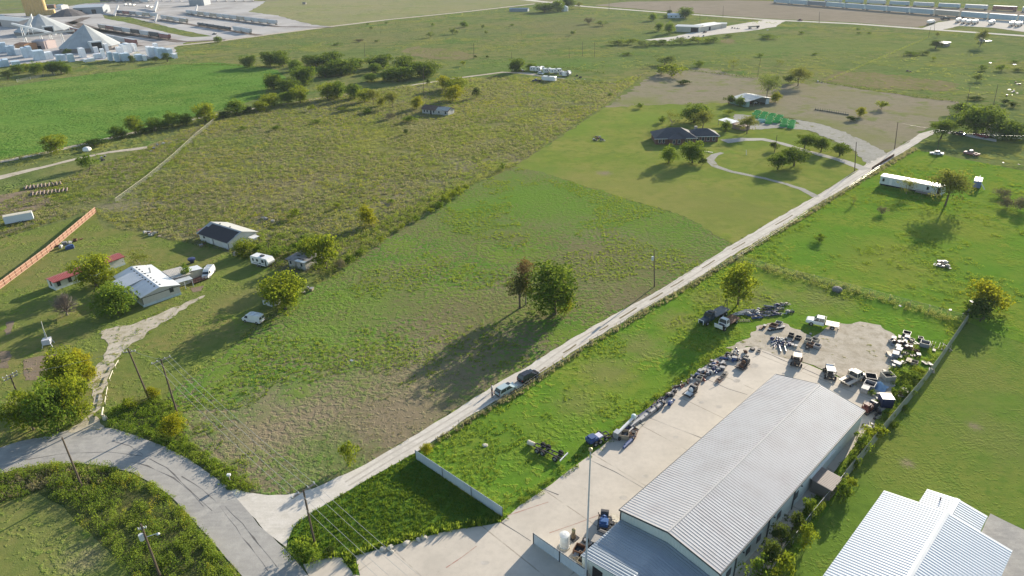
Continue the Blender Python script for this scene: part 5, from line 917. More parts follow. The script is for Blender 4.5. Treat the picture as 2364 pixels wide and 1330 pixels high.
block('plant_building', 'pinkish process building under the conveyor', 'building', (78, 114), (106, 114), 14, 7, 1, M('pinkish_wall', (.42, .34, .33), .7), M('pink_roof', (.46, .4, .4), .6), ((4, 5, 3),))
block('plant_building', 'rusty orange process building left of the conveyor legs', 'building', (38, 118), (60, 119), 12, 6, 1, M('orange_rust_wall', (.40, .22, .12), .8), rust)
t = thing('spoil_heap', 'dark heap of ballast in front of the blue-grey industrial shed', 'heap', G(160, 36)); MB().lathe([(26, 0), (18, 4), (8, 8), (1, 9.5)], 14).build('heap', M('dark_ballast', (.11, .10, .10), .95, var=.4, scale=.3), t)
# white bales
bale = M('white_wrapped_bale', (.78, .80, .82), .45, 0, .4, var=.15, scale=.5); bale2 = M('pale_blue_tarp', (.50, .60, .68), .5, var=.25, scale=.3)
BL = [(10, 152, 26, 14, 5, 1), (38, 152, 20, 10, 4, 1), (6, 120, 26, 12, 9, 1), (28, 126, 20, 10, 8, 1), (46, 126, 20, 8, 5, 0), (66, 132, 24, 12, 9, 1), (92, 138, 26, 14, 8, 1), (112, 136, 22, 10, 6, 0), (142, 140, 22, 8, 5, 1), (165, 142, 14, 8, 6, 1),
      (192, 132, 12, 10, 8, 0), (206, 142, 26, 7, 3, 0), (226, 134, 20, 7, 4, 0), (223, 122, 12, 6, 5, 0), (247, 118, 9, 8, 7, 0), (240, 134, 9, 8, 8, 0), (256, 140, 10, 8, 7, 1), (271, 141, 11, 8, 7, 1), (290, 140, 22, 9, 6, 1), (278, 127, 12, 8, 7, 0), (292, 122, 22, 12, 8, 0), (311, 118, 8, 10, 7, 0), (322, 139, 16, 9, 5, 1), (334, 139, 10, 8, 4, 0), (352, 130, 22, 12, 8, 0), (374, 132, 24, 14, 8, 1), (392, 132, 14, 10, 7, 1), (404, 134, 10, 8, 4, 0), (284, 112, 9, 6, 4, 0), (360, 113, 10, 8, 5, 0)]
ORDB = lambda i: ORD[i] if i < 20 else ('twenty-' + ORD[i - 20] if i < 29 else 'thirtieth')
for i, (x, y, wpx, dep, h, k) in enumerate(sorted(BL)):
    wm_ = wpx * mpp(x, y); t = thing('bale_stack', f"{'blue-white' if k else 'bright white'} block of stacked bales, {ORDB(i)} of thirty counted from the left", 'bale stack', G(x, y), R(40 + (i * 37) % 12 - 6), 'stacks of white bales beside the domes')
    b = MB(); nx = max(1, int(wm_ * .8 / 3)); nz = max(1, int(h / 2.2)); rg_ = random.Random(i); sx = wm_ * .8 / nx
    for a in range(nx):
        for c_ in range(nz): b.box(-wm_ * .4 + a * sx + .04, -wm_ * .4 + (a + 1) * sx - .04, -dep / 2 + rg_.uniform(0, .6), dep / 2 - rg_.uniform(0, .8), c_ * (h / nz) + .03, (c_ + 1) * (h / nz) - (.0 if c_ < nz - 1 else rg_.uniform(0, .8)))
    b.build('bales', bale2 if k else bale, t)
# ================================================================ VEHICLES
TENS = 'twenty thirty forty fifty sixty seventy eighty ninety'.split(); TENTH = 'twentieth thirtieth fortieth fiftieth sixtieth seventieth eightieth ninetieth'.split()
def ordw(i):                      # 0 -> first
    n = i + 1
    if n <= 20: return ORD[n - 1]
    a, b = divmod(n, 10); return TENTH[a - 2] if b == 0 else TENS[a - 2] + '-' + ORD[b - 1]
lampw = M('headlamp_glass', (.75, .76, .74), .15, 0, .6, var=.05); lampr = M('tail_lamp_red', (.35, .02, .02), .3, var=.1)
def wheel(t, x, y, r, w=.24, dual=False):
    b = MB(); b.cyl((x, y - w / 2, r), (x, y + w / 2, r), r, r, 12); o = b.build('wheel', rub, t)
    s = 1 if y > 0 else -1; MB().cyl((x, y + s * (w / 2 - .02), r), (x, y + s * (w / 2 + .02), r), r * .55, r * .5, 8).build('rim', steel, o); return o
def cab(t, x0, x1, w, zb, zr, f_in, r_in, paint, name='window'):
    """glasshouse with painted roof; x0 rear, x1 front at belt height"""
    wt = w * .80; a = [(x0, -w, zb), (x1, -w, zb), (x1, w, zb), (x0, w, zb)]; c = [(x0 + r_in, -wt, zr), (x1 - f_in, -wt, zr), (x1 - f_in, wt, zr), (x0 + r_in, wt, zr)]
    MB().loft([a, c]).build(name, glass, t)
    e = [(p[0], p[1] * 1.02, zr - .02) for p in c]; g = [(p[0] + (.05 if i in (0, 3) else -.05), p[1] * .96, zr + .09) for i, p in enumerate(c)]
    MB().loft([e, g]).build('roof', paint, t)
    b = MB()
    for i in (0, 1, 2, 3): b.cyl(Vector(a[i]) * 1.0, Vector(c[i]), .06, .05, 4)
    xm = (x0 + x1) / 2
    for s in (-1, 1): b.cyl((xm, s * w * 1.0, zb), (xm - .05, s * wt, zr), .05, .05, 4)
    b.build('pillar', paint, t)
def body_loft(t, st, paint, name='body'):
    rings = []
    for x, w, z0, zm, z1, wt in st: rings.append([(x, -w, z0), (x, -w, zm), (x, -wt, z1), (x, wt, z1), (x, w, zm), (x, w, z0)])
    return MB().loft(rings).build(name, paint, t)
def vehicle(kind, label, cat, front, rear, paint, group=None, at_=None, s=1.0):
    """front / rear : ground pixels of the two ends, used for place and heading"""
    A, B = G(*rear), G(*front); c = (A + B) / 2; rz = math.atan2(B.y - A.y, B.x - A.x)
    nm = {'suv': 'parked_car', 'car': 'parked_car', 'van': 'van', 'pickup': 'pickup_truck', 'crew': 'flatbed_pickup'}.get(kind, kind)
    t = thing(nm, label, cat, c, rz, group, s)
    if kind in ('suv', 'car'):
        h = 1.05 if kind == 'suv' else .85; zr = 1.68 if kind == 'suv' else 1.4; L = 4.75; W = .93
        body_loft(t, [(-L / 2, W * .86, .38, .6, h - .1, W * .8), (-L / 2 + .25, W, .3, .7, h, W * .9), (-.6, W, .26, .75, h, W * .93), (.75, W, .26, .75, h, W * .93), (L / 2 - .9, W * .98, .28, .7, h - .08, W * .9), (L / 2 - .2, W * .9, .32, .6, h - .2, W * .8), (L / 2, W * .75, .4, .55, h - .3, W * .68)], paint)
        cab(t, -L / 2 + (.12 if kind == 'suv' else .9), 1.05, W * .93, h - .02, zr, .75, .35 if kind == 'suv' else .6, paint); wx, wr_ = 1.45, .36
        MB().box(.2, .9, -W * .45, W * .45, zr + .075, zr + .10).build('sunroof', glass, t)
    elif kind == 'van':
        L = 5.3; W = .98; h = 1.15
        body_loft(t, [(-L / 2, W * .96, .4, 1.0, 1.2, W * .94), (-L / 2 + .1, W, .35, 1.1, 2.1, W * .84), (.9, W, .35, 1.1, 2.12, W * .84), (1.35, W, .35, 1.1, 1.95, W * .82), (1.95, W * .98, .35, .95, 1.22, W * .9), (L / 2 - .1, W * .9, .38, .75, .98, W * .8), (L / 2, W * .8, .45, .7, .85, W * .7)], paint)
        MB().add([(1.38, -W * .78, 1.9), (1.38, W * .78, 1.9), (1.98, W * .86, 1.24), (1.98, -W * .86, 1.24)], [(0, 3, 2, 1)]).build('windscreen', glass, t)
        for s_ in (-1, 1): MB().add([(.75, s_ * W * .93, 1.85), (1.3, s_ * W * .93, 1.82), (1.75, s_ * W * 1.0, 1.25), (.75, s_ * W * 1.01, 1.25)], [(0, 1, 2, 3) if s_ > 0 else (0, 3, 2, 1)]).build('window', glass, t)
        for s_ in (-1, 1): MB().box(-L / 2 - .03, -L / 2 + .02, s_ * .46 - .36, s_ * .46 + .36, 1.25, 1.85).build('rear_window', glass, t)
        MB().box(-2.0, .6, -.86, -.80, 2.12, 2.2).box(-2.0, -1.95, -.86, .86, 2.12, 2.26).box(-.9, -.85, -.86, .86, 2.12, 2.26).box(.3, .35, -.86, .86, 2.12, 2.26).build('roof_rack', white_p, t); wx, wr_ = 1.65, .36
    elif kind == 'pickup':
        L = 5.6; W = .97; h = 1.1
        body_loft(t, [(-.2, W, .35, .8, h, W * .94), (.9, W, .35, .8, h, W * .94), (1.7, W * .98, .35, .8, h - .04, W * .9), (L / 2 - .15, W * .93, .4, .75, h - .15, W * .84), (L / 2, W * .85, .45, .7, h - .3, W * .75)], paint)
        b = MB(); b.box(-L / 2, -.2, -W, -W + .1, .5, h).box(-L / 2, -.2, W - .1, W, .5, h).box(-L / 2, -L / 2 + .08, -W + .1, W - .1, .5, h).box(-L / 2, -.2, -W + .1, W - .1, .5, .62); b.build('cargo_bed', paint, t)
        cab(t, -.3, 1.35, W * .94, h - .02, 1.78, .6, .2, paint); wx, wr_ = 1.75, .4
    elif kind == 'crew':
        L = 6.8; W = 1.02; h = 1.35
        body_loft(t, [(-.35, W, .55, 1.0, h, W * .94), (1.6, W, .55, 1.0, h, W * .94), (2.3, W, .55, 1.0, h, W * .9), (L / 2 - .2, W * .95, .6, .95, h - .1, W * .85), (L / 2, W * .88, .6, .9, h - .25, W * .78)], paint)
        cab(t, -.35, 1.9, W * .94, h - .02, 2.1, .55, .1, paint); MB().box(-L / 2, -.6, -1.15, 1.15, .98, 1.08).build('flatbed', cream, t); MB().box(-.58, -.48, -1.05, 1.05, 1.08, 2.1).build('headache_rack', darkst, t)
        MB().box(-L / 2 + .2, 0, -.4, .4, .55, .95).build('chassis', darkst, t); MB().box(-2.2, -1.9, -.2, .15, 1.08, 1.14).build('hitch', darkst, t); wx, wr_ = 2.2, .45
    for x in (-wx, wx):
        for s_ in (-1, 1): wheel(t, x, s_ * (W - .08), wr_)
    zl = .75 if kind not in ('crew',) else 1.0; xf = (4.75 if kind in ('suv', 'car') else 5.3 if kind == 'van' else 5.6 if kind == 'pickup' else 6.8) / 2
    for s_ in (-1, 1):
        MB().box(xf - .12, xf + .02, s_ * W * .68 - .16, s_ * W * .68 + .16, zl - .05, zl + .12).build('headlight', lampw, t); MB().box(-xf - .03, -xf + .05, s_ * W * .8 - .09, s_ * W * .8 + .09, zl, zl + .28).build('tail_light', lampr, t)
    MB().box(-xf - .08, -xf + .04, -W * .85, W * .85, .38, .58).build('bumper', darkst, t)
    return t
silver = M('pale_silver_paint', (.46, .55, .54), .28, .3, .6, var=.05); blackp = M('black_paint', (.022, .022, .028), .18, 0, .6, var=.05); beige = M('faded_beige_paint', (.60, .50, .40), .5, var=.3); dgreen = M('dark_teal_paint', (.03, .055, .07), .4, 0, .5, var=.3); pinkr = M('sun_bleached_red', (.42, .20, .19), .5, var=.4)
V_ = vehicle
V_('suv', 'pale silver sport utility car stopped on the gravel road with two people behind it', 'car', (1189, 894), (1148, 917), silver)
V_('suv', 'black sport utility car stopped ahead of the silver one on the gravel road', 'car', (1240, 864), (1200, 885), blackp)
V_('van', 'white work van with roof rack parked in shade near the small white shed', 'van', (562, 738), (610, 747), white_p)
V_('van', 'white van parked between the grey-roofed home and the travel trailer', 'van', (474, 646), (491, 626), white_p)
V_('crew', 'white crew cab truck with pale flat deck on the dirt yard', 'truck', (1862, 745), (1934, 760), white_p)
V_('pickup', 'sun-bleached red old pickup on the grass below the tan-roofed house', 'pickup', (2226, 354), (2257, 362), pinkr)
V_('car', 'white old car half hidden in grass left of the bleached red pickup', 'car', (2151, 356), (2172, 358), white_p)
V_('pickup', 'black pickup parked left under the very large oak', 'pickup', (2226, 314), (2200, 310), blackp)
V_('pickup', 'dark red pickup with glinting windscreen under the very large oak', 'pickup', (2278, 320), (2251, 314), M('dark_red_paint', (.16, .02, .03), .25, 0, .6))
V_('car', 'white car at the gable end of the tan-roofed house', 'car', (2362, 322), (2350, 320), white_p)
V_('suv', 'white car among the far travel trailers', 'car', (1257, 173), (1240, 170), white_p); V_('pickup', 'black pickup in front of the far travel trailers', 'pickup', (1231, 188), (1247, 189), blackp)
V_('car', 'dark car parked under the dark tree by the far trailers', 'car', (1184, 164), (1196, 164), blackp); V_('suv', 'red car under the right edge of the dark tree by the far trailers', 'car', (1207, 165), (1197, 165), M('dark_red_paint', (.16, .02, .03)))
V_('pickup', 'dark red truck driving on the far highway', 'pickup', (1840, 47), (1854, 49), red_m); V_('suv', 'dark car parked on the gravel by the rail cars', 'car', (488, 80), (502, 80), blackp)
V_('pickup', 'dark pickup parked in front of the far cream sheds', 'pickup', (1620, 78), (1634, 74), M('brown_truck', (.14, .08, .06)))
# flatbed work truck, dark
def worktruck(label, front, rear, paint, bedm, L, bed_z, bonnet_up=False, frame=False, wheels=2):
    A, B = G(*rear), G(*front); rz = math.atan2(B.y - A.y, B.x - A.x); t = thing('work_truck', label, 'truck', (A + B) / 2, rz); h = L / 2
    MB().box(-h + .1, h - .4, -.45, .45, .55, .85).build('chassis', darkst, t)
    body_loft(t, [(h - 3.6, 1.05, .8, 1.2, 1.55, 1.0), (h - 2.2, 1.05, .8, 1.2, 1.55, 1.0), (h - 2.1, .85, .8, 1.2, 1.5, .8), (h - .3, .78, .8, 1.1, 1.35, .66), (h, .7, .8, 1.0, 1.2, .6)] if not bonnet_up else [(h - 2.6, 1.05, .8, 1.2, 1.55, 1.0), (h - 1.3, 1.05, .8, 1.2, 1.55, 1.0)], paint)
    cab(t, h - (3.6 if not bonnet_up else 2.6), h - (2.15 if not bonnet_up else 1.3), 1.0, 1.54, 2.35, .2, .05, paint)
    if bonnet_up:
        MB().box(h - 1.25, h - .2, -.6, .6, .8, 1.3).build('engine', darkst, t); MB().obox((h + .15, 0, .8), .12, 2.0, 1.05, ry=.25).build('tilted_bonnet', paint, t)
    else:
        MB().box(h, h + .12, -.7, -.6, .5, 1.5).box(h, h + .12, .6, .7, .5, 1.5).box(h, h + .12, -.6, .6, 1.4, 1.5).build('grille_guard', white_p, t); MB().obox((h - 3.3, .2, 2.45), .9, 1.3, .25).build('roof_load', darkst, t)
    MB().box(-h, h - (3.9 if not bonnet_up else 2.9), -1.22, 1.22, bed_z, bed_z + .16).build('flatbed', bedm, t)
    if frame: MB().cyl((-h + .2, -.5, bed_z), (-h + .1, -.1, bed_z + 2.3), .07, .07, 5).cyl((-h + .2, .5, bed_z), (-h + .1, .1, bed_z + 2.3), .07, .07, 5).cyl((-h + .1, -.12, bed_z + 2.3), (-h + .1, .12, bed_z + 2.3), .08, .08, 5).build('gin_pole', darkst, t)
    for s_ in (-1, 1):
        wheel(t, h - 1.1 if not bonnet_up else h - .9, s_ * .92, .5, .3)
        for k in range(wheels): wheel(t, -h + 1.2 + k * 1.25, s_ * .9, .5, .5)
    return t
worktruck('dark blue oilfield truck with long timber deck and gin pole beside the lone yellow-green tree', (1618, 752), (1674, 722), dgreen, M('weathered_deck', (.26, .25, .24), .8, var=.4), 9.2, 1.25, False, True, 2)
worktruck('white truck with tilted bonnet and rusty deck beside the dark blue oilfield truck', (1656, 766), (1700, 738), white_p, rust, 6.8, 1.0, True, False, 1)
# beige old truck
A, B = G(1946, 892), G(1992, 868); rz = math.atan2(B.y - A.y, B.x - A.x); t = thing('old_truck', 'beige stripped truck with white cab roof parked behind the workshop', 'truck', (A + B) / 2, rz)
body_loft(t, [(-.4, 1.0, .5, 1.0, 1.3, .95), (1.4, 1.0, .5, 1.0, 1.3, .95), (2.5, .95, .5, .9, 1.2, .85)], beige); cab(t, -.4, 1.5, .95, 1.28, 2.1, .3, .1, cream)
MB().box(-3.2, -.5, -1.15, -.5, .85, 1.05).box(-3.2, -.5, .5, 1.15, .85, 1.05).box(-3.2, -3.05, -.5, .5, .85, 1.05).build('deck', beige, t); MB().box(-3.0, -.5, -.48, .48, .55, .8).build('chassis', darkst, t)
MB().obox((.9, 1.35, .6), 1.2, .5, 1.0).build('side_box', beige, t); MB().cyl((-3.3, 0, .5), (-3.9, 0, .5), .08, .08, 5).build('tow_bar', steel, t)
for x in (-2.1, 1.9):
    for s_ in (-1, 1): wheel(t, x, s_ * .95, .42)
# truck frames in the grass
def chassis(label, a, b_, paint=None, up=False):
    A, B = G(*a), G(*b_); L = (B - A).length; rz = math.atan2(B.y - A.y, B.x - A.x); t = thing('truck_chassis', label, 'chassis', (A + B) / 2, rz); h = L / 2
    b = MB(); b.box(-h, h, -.5, -.38, .6, .8).box(-h, h, .38, .5, .6, .8)
    for k in range(6): x = -h + L * k / 5; b.box(x - .06, x + .06, -.38, .38, .62, .78)
    b.build('frame', darkst, t)
    for x in (-h + 1.0, -h + 2.1, h - 1.2):
        MB().cyl((x, -1.0, .5), (x, 1.0, .5), .09, .09, 6).build('axle', darkst, t)
        for s_ in (-1, 1): wheel(t, x, s_ * .95, .5, .32)
    if paint: MB().box(-h + .1, -h + 1.9, -.75, .75, .8, 1.45).box(-h + .4, -h + 1.4, -.6, .6, 1.45, 1.7).build('engine', paint, t); MB().box(-h + 2.1, -h + 3.1, -.6, .6, .85, 1.2).build('battery_box', M('pale_lilac_box', (.6, .58, .68), .5), t)
    else: MB().box(h - .1, h + .05, -1.2, 1.2, .7, .95).build('bumper', white_p, t); MB().cyl((-h - 1.6, .1, .45), (-h - .2, .1, .55), .42, .34, 10).build('fuel_tank', cream, t)
    return t
chassis('bare truck chassis on wheels with white end bar lying in the green yard', (1236, 1034), (1302, 1064)); chassis('truck chassis with dark blue engine block at the edge of the concrete yard', (1356, 1030), (1402, 1006), blue_m)
# trailers
def boxtrailer(label, a, b_, L, W, z0, h, mat_, kind='cargo'):
    A, B = G(*a), G(*b_); rz = math.atan2(B.y - A.y, B.x - A.x); c = A + (B - A).normalized() * L / 2; n = Vector((-math.sin(rz), math.cos(rz), 0)); c = c + n * W / 2
    t = thing('cargo_trailer' if kind == 'cargo' else 'travel_trailer', label, 'trailer', c, rz); hw = W / 2
    if kind == 'cargo': MB().box(-L / 2, L / 2, -hw, hw, z0, z0 + h).build('body', mat_, t); MB().slab([(-L / 2 - .03, -hw - .03, z0 + h + .03), (L / 2 + .03, -hw - .03, z0 + h + .03), (L / 2 + .03, 0, z0 + h + .12), (-L / 2 - .03, 0, z0 + h + .12)], .04).slab([(-L / 2 - .03, 0, z0 + h + .12), (L / 2 + .03, 0, z0 + h + .12), (L / 2 + .03, hw + .03, z0 + h + .03), (-L / 2 - .03, hw + .03, z0 + h + .03)], .04).build('roof', cream, t)
    else:
        MB().prism([(-L / 2, z0), (L / 2 - 1.0, z0), (L / 2 - .1, z0 + .9), (L / 2, z0 + 1.4), (L / 2 - .7, z0 + h), (-L / 2 + .3, z0 + h), (-L / 2, z0 + h - .3)], -hw, hw, 'y').build('body', mat_, t)
        MB().add([(L / 2 - .05, -hw + .2, z0 + 1.35), (L / 2 - .05, hw - .2, z0 + 1.35), (L / 2 - .62, hw - .2, z0 + h - .1), (L / 2 - .62, -hw + .2, z0 + h - .1)], [(0, 1, 2, 3)]).build('front_window', glass, t)
        for x, w_, zz, hh in ((-L * .35, .5, .9, .8), (-L * .12, .7, 1.0, .7), (L * .18, .9, .9, .9), (L * .02, .5, .35, .4)): win(t, x, -hw, z0 + zz, w_, hh, 'x', -1)
        MB().box(L * .30, L * .38, -hw - .04, -hw, z0 + .1, z0 + 1.9).build('door', trim_d, t); MB().box(-L * .38, L * .3, -hw - .03, -hw, z0 + .42, z0 + .52).build('stripe', darkst, t)
        MB().box(-.4, .7, -.4, .4, z0 + h + .01, z0 + h + .28).build('roof_unit', darkst, t)
    MB().cyl((L / 2, -.5, z0 + .05), (L / 2 + 1.3, 0, z0 - .05), .06, .06, 5).cyl((L / 2, .5, z0 + .05), (L / 2 + 1.3, 0, z0 - .05), .06, .06, 5).build('tow_bar', darkst, t)
    for x in (-.5, .45):
        for s_ in (-1, 1): wheel(t, x - L * .05, s_ * (hw - .02), .36)
    return t
t = boxtrailer('long white enclosed cargo trailer by the post and rail fence at the left edge', (78, 510), (12, 522), 8.0, 2.5, .55, 2.4, M('trailer_white', (.60, .64, .68), .4, 0, .5, var=.06)); t.location = G(45, 516) + Vector((-.5, 1.2, 0))
boxtrailer('white travel trailer with dark front window beside the ruined shed', (581, 612), (622, 622), 6.8, 2.4, .6, 2.3, white_p, 'travel')
for i, (a, b_, L, lab) in enumerate([((1223, 165), (1238, 166), 8.5, 'tall white slide-out travel trailer at the left of the far trailers'), ((1236, 166), (1250, 165), 7, 'white travel trailer directly right of the leftmost far trailer'), ((1256, 170), (1269, 169), 6, 'short white trailer in the middle of the far trailers'), ((1271, 171), (1290, 170), 8, 'white trailer partly behind a small tree in the far group'),
     ((1290, 176), (1308, 177), 7.5, 'grey weathered trailer in the far group'), ((1305, 178), (1321, 174), 7, 'white trailer at the right end of the far group'), ((1285, 188), (1255, 186), 9.5, 'long white travel trailer with dark windows nearest in the far group')]):
    q = boxtrailer(lab, a, b_, L, 2.5, .6, 2.5, M('faded_grey_panel', (.42, .42, .42), .6) if i == 4 else white_p, 'travel')
# tiny yard vehicles and implements
def skid(label, px, rz, m1, m2, h=2.2, L=4.0, wheels_=True, name='machine', cat='machine', topm=None):
    t = thing(name, label, cat, G(*px), rz); rg_ = random.Random(int(px[0])); b = MB(); b.box(-L / 2, L / 2, -.9, -.75, .35, .55).box(-L / 2, L / 2, .75, .9, .35, .55)
    for k in range(4): x = -L / 2 + .2 + k * (L - .4) / 3; b.box(x - .08, x + .08, -.75, .75, .36, .54)
    b.build('skid_frame', darkst, t); b = MB(); b.box(-L * .35, L * .1, -.65, .65, .55, h * .62).box(-L * .28, 0, -.45, .45, h * .62, h * .8).cyl((L * .12, 0, 1.0), (L * .32, 0, 1.0), .5, .4, 10); b.build('engine', m1, t)
    b = MB()
    for k in range(7): x, y = rg_.uniform(-L * .4, L * .45), rg_.uniform(-.8, .8); b.cyl((x, y, .5), (x + rg_.uniform(-.5, .5), y + rg_.uniform(-.3, .3), h * rg_.uniform(.5, 1.0)), .07, .07, 5)
    b.build('pipework', m2, t); MB().cyl((L * .42, -.6, .9), (L * .42, .6, .9), .75, .75, 12).build('reel', darkst, t)
    if topm: MB().obox((-L * .1, 0, h * .82), L * .5, 1.6, .12, ry=.12).obox((L * .18, .1, h * .7), L * .3, 1.2, .1, ry=-.3).build('canopy', topm, t)
    if wheels_:
        for x in (-L * .3, L * .3):
            for s_ in (-1, 1): wheel(t, x, s_ * 1.0, .4)
    return t
skid('rusty wheeled machine with beige torn canopy parked at the far end of the workshop', (1838, 838), BA + .4, darkst, rust, 2.6, 4.4, True, 'machine', 'machine', beige)
skid('dark wheeled machine with white boxes and a ring post left of the beige truck', (1914, 868), BA + .5, darkst, steel, 2.3, 4.2, True, 'machine', 'machine', white_p)
skid('dark red caged machine at the far right corner of the workshop', (2003, 950), BA - .2, M('dark_red_steel', (.10, .03, .03), .6), rust, 2.4, 3.6, False)
skid('bright blue engine on a black skid beside the workshop front', (1394, 1212), BA + .6, M('bright_blue_paint', (.05, .13, .32), .35, 0, .5), darkst, 1.9, 3.0, False)
skid('black generator trailer with grey hood near the white tank', (1382, 1262), BA + .3, black_i, darkst, 2.0, 3.4, True, 'generator', 'generator', M('grey_hood', (.22, .21, .20), .6))
skid('white and blue damaged scooter-like machine lying on the concrete', (1592, 912), BA, white_p, steel, .9, 2.6, False, 'scrap_machine', 'scrap')
skid('orange-brown harrow frame on the concrete below the scrap cluster', (1713, 848), BA, rust, tan_m, 1.0, 3.0, False, 'scrap_machine', 'scrap')
# rail cars -----------------------------------------------------------------
def hopper_proto(name, label, cat, paint, roofc, L=17.0, h=4.9, W=3.0, style='hopper', loc=None, rz=0, group=None):
    t = thing(name, label, cat, loc or (0, 0, 0), rz, group); z0 = 1.2
    if style == 'hopper': MB().prism([(-L / 2 + 2.4, z0), (L / 2 - 2.4, z0), (L / 2 - .5, z0 + 1.5), (L / 2 - .4, h), (-L / 2 + .4, h), (-L / 2 + .5, z0 + 1.5)], -W / 2, W / 2, 'y').build('body', paint, t)
    elif style == 'tank': MB().cyl((-L / 2 + .6, 0, z0 + 1.45), (L / 2 - .6, 0, z0 + 1.45), 1.45, 1.45, 12).cyl((0, 0, z0 + 2.8), (0, 0, z0 + 3.3), .5, .5, 8).build('tank', paint, t)
    else: MB().box(-L / 2 + .3, L / 2 - .3, -W / 2, W / 2, z0 - .2, h).build('body', paint, t)
    if style != 'tank': MB().slab([(-L / 2 + .3, -W / 2, h + .03), (L / 2 - .3, -W / 2, h + .03), (L / 2 - .3, 0, h + .35), (-L / 2 + .3, 0, h + .35)], .02).slab([(-L / 2 + .3, 0, h + .35), (L / 2 - .3, 0, h + .35), (L / 2 - .3, W / 2, h + .03), (-L / 2 + .3, W / 2, h + .03)], .02).build('roof', roofc, t)
    MB().box(-L / 2, L / 2, -.4, .4, .85, 1.05).build('underframe', darkst, t)
    for x in (-L / 2 + 1.8, L / 2 - 1.8):
        b = MB()
        for dx in (-.9, .9):
            for s_ in (-1, 1): b.cyl((x + dx, s_ * .8, .45), (x + dx, s_ * .65, .45), .45, .45, 8)
        b.box(x - 1.3, x + 1.3, -.9, -.82, .35, .65).box(x - 1.3, x + 1.3, .82, .9, .35, .65); b.build('bogie', darkst, t)
    return t
rc = {'white': M('white_car_paint', (.50, .52, .53), .5, var=.25, scale=.4), 'tan': M('tan_car_paint', (.42, .37, .30), .6, var=.25, scale=.4), 'red': M('red_car_paint', (.26, .11, .10), .6, var=.3, scale=.4), 'grey': M('grey_car_paint', (.22, .23, .25), .6, var=.3, scale=.4), 'dark': M('black_car_paint', (.05, .055, .065), .5, var=.3, scale=.4), 'blue': M('pale_blue_car_paint', (.36, .45, .49), .5, var=.2, scale=.4), 'orange': M('orange_car_paint', (.42, .22, .09), .6, var=.3, scale=.4)}
roofp = M('pale_car_roof', (.60, .60, .60), .5, var=.2, scale=.4)
RP = {}
def train(desc, where, group, a, b_, cols, style='hopper', h=5.0, W=3.0, gap=.9):
    A, B = G(*a), G(*b_); n = len(cols); d = (B - A); L = d.length / n - gap; rz = math.atan2(d.y, d.x)
    for i, c in enumerate(cols):
        p = A + d * ((i + .5) / n); lab = f"{c if c != 'dark' else 'black'} {desc}, {ordw(i)} from the left {where}"
        key = (c, style, round(L), h)
        if key not in RP: RP[key] = hopper_proto('rail_car', lab, 'rail car', rc[c], roofp if c != 'dark' else rc['dark'], L, h, W, style, p, rz, group)
        else: dup(RP[key], p, rz, lab, group)
train('hopper wagon', 'in the long line above the loading apron', 'hopper wagons in the long white line', (432, 32), (640, 58), ['white', 'white', 'tan', 'white', 'tan', 'white', 'white', 'white', 'tan', 'white', 'white', 'white', 'white'])
train('tank wagon', 'in the short dark line', 'black tank wagons', (458, 60), (533, 72), ['dark'] * 3, 'tank'); train('hopper wagon', 'right behind the tank wagons', 'hopper wagons behind the tank wagons', (541, 72), (581, 79), ['white', 'white'])
train('hopper wagon', 'in the line beneath the loading chute', 'wagons beneath the loading chute', (271, 32), (365, 40), ['grey', 'red', 'grey', 'white', 'tan', 'white']); train('hopper wagon', 'in the line right of the chute', 'wagons right of the chute', (374, 44), (434, 54), ['white', 'tan', 'white', 'tan'])
train('hopper wagon', 'in the line nearest the grassy bank', 'wagons nearest the grassy bank', (230, 66), (394, 92), ['tan', 'red', 'grey', 'white', 'dark', 'white', 'dark', 'red'])
train('box wagon', 'behind the front dome', 'box wagons behind the front dome', (250, 92), (316, 105), ['white', 'white', 'red'], 'box', 5.0); train('wagon', 'at the far left behind the rear dome', 'wagons at the far left', (-20, 40), (74, 50), ['blue', 'blue', 'red', 'orange', 'red'], 'box', 5.0)
train('wagon', 'between the two domes', 'wagons between the two domes', (130, 67), (186, 77), ['grey', 'red', 'red'], 'box', 4.6); train('wagon', 'on the line along the very top left', 'wagons along the very top left', (232, 5), (345, 6), ['dark', 'dark', 'grey', 'dark', 'grey', 'white'])
train('enclosed rail car', 'in the front train along the top right', 'long rail cars in the front train', (1786, 7), (2500, 62), ['blue', 'blue', 'grey', 'blue', 'blue', 'blue', 'blue', 'blue', 'tan', 'blue', 'blue', 'blue', 'blue'], 'box', 5.6, 3.1, 1.6)
train('enclosed rail car', 'in the rear train along the top right', 'long rail cars in the rear train', (1900, 4), (2500, 34), ['white', 'blue', 'white', 'blue', 'white', 'blue', 'white', 'red', 'white', 'blue'], 'box', 4.6, 3.1, 5)
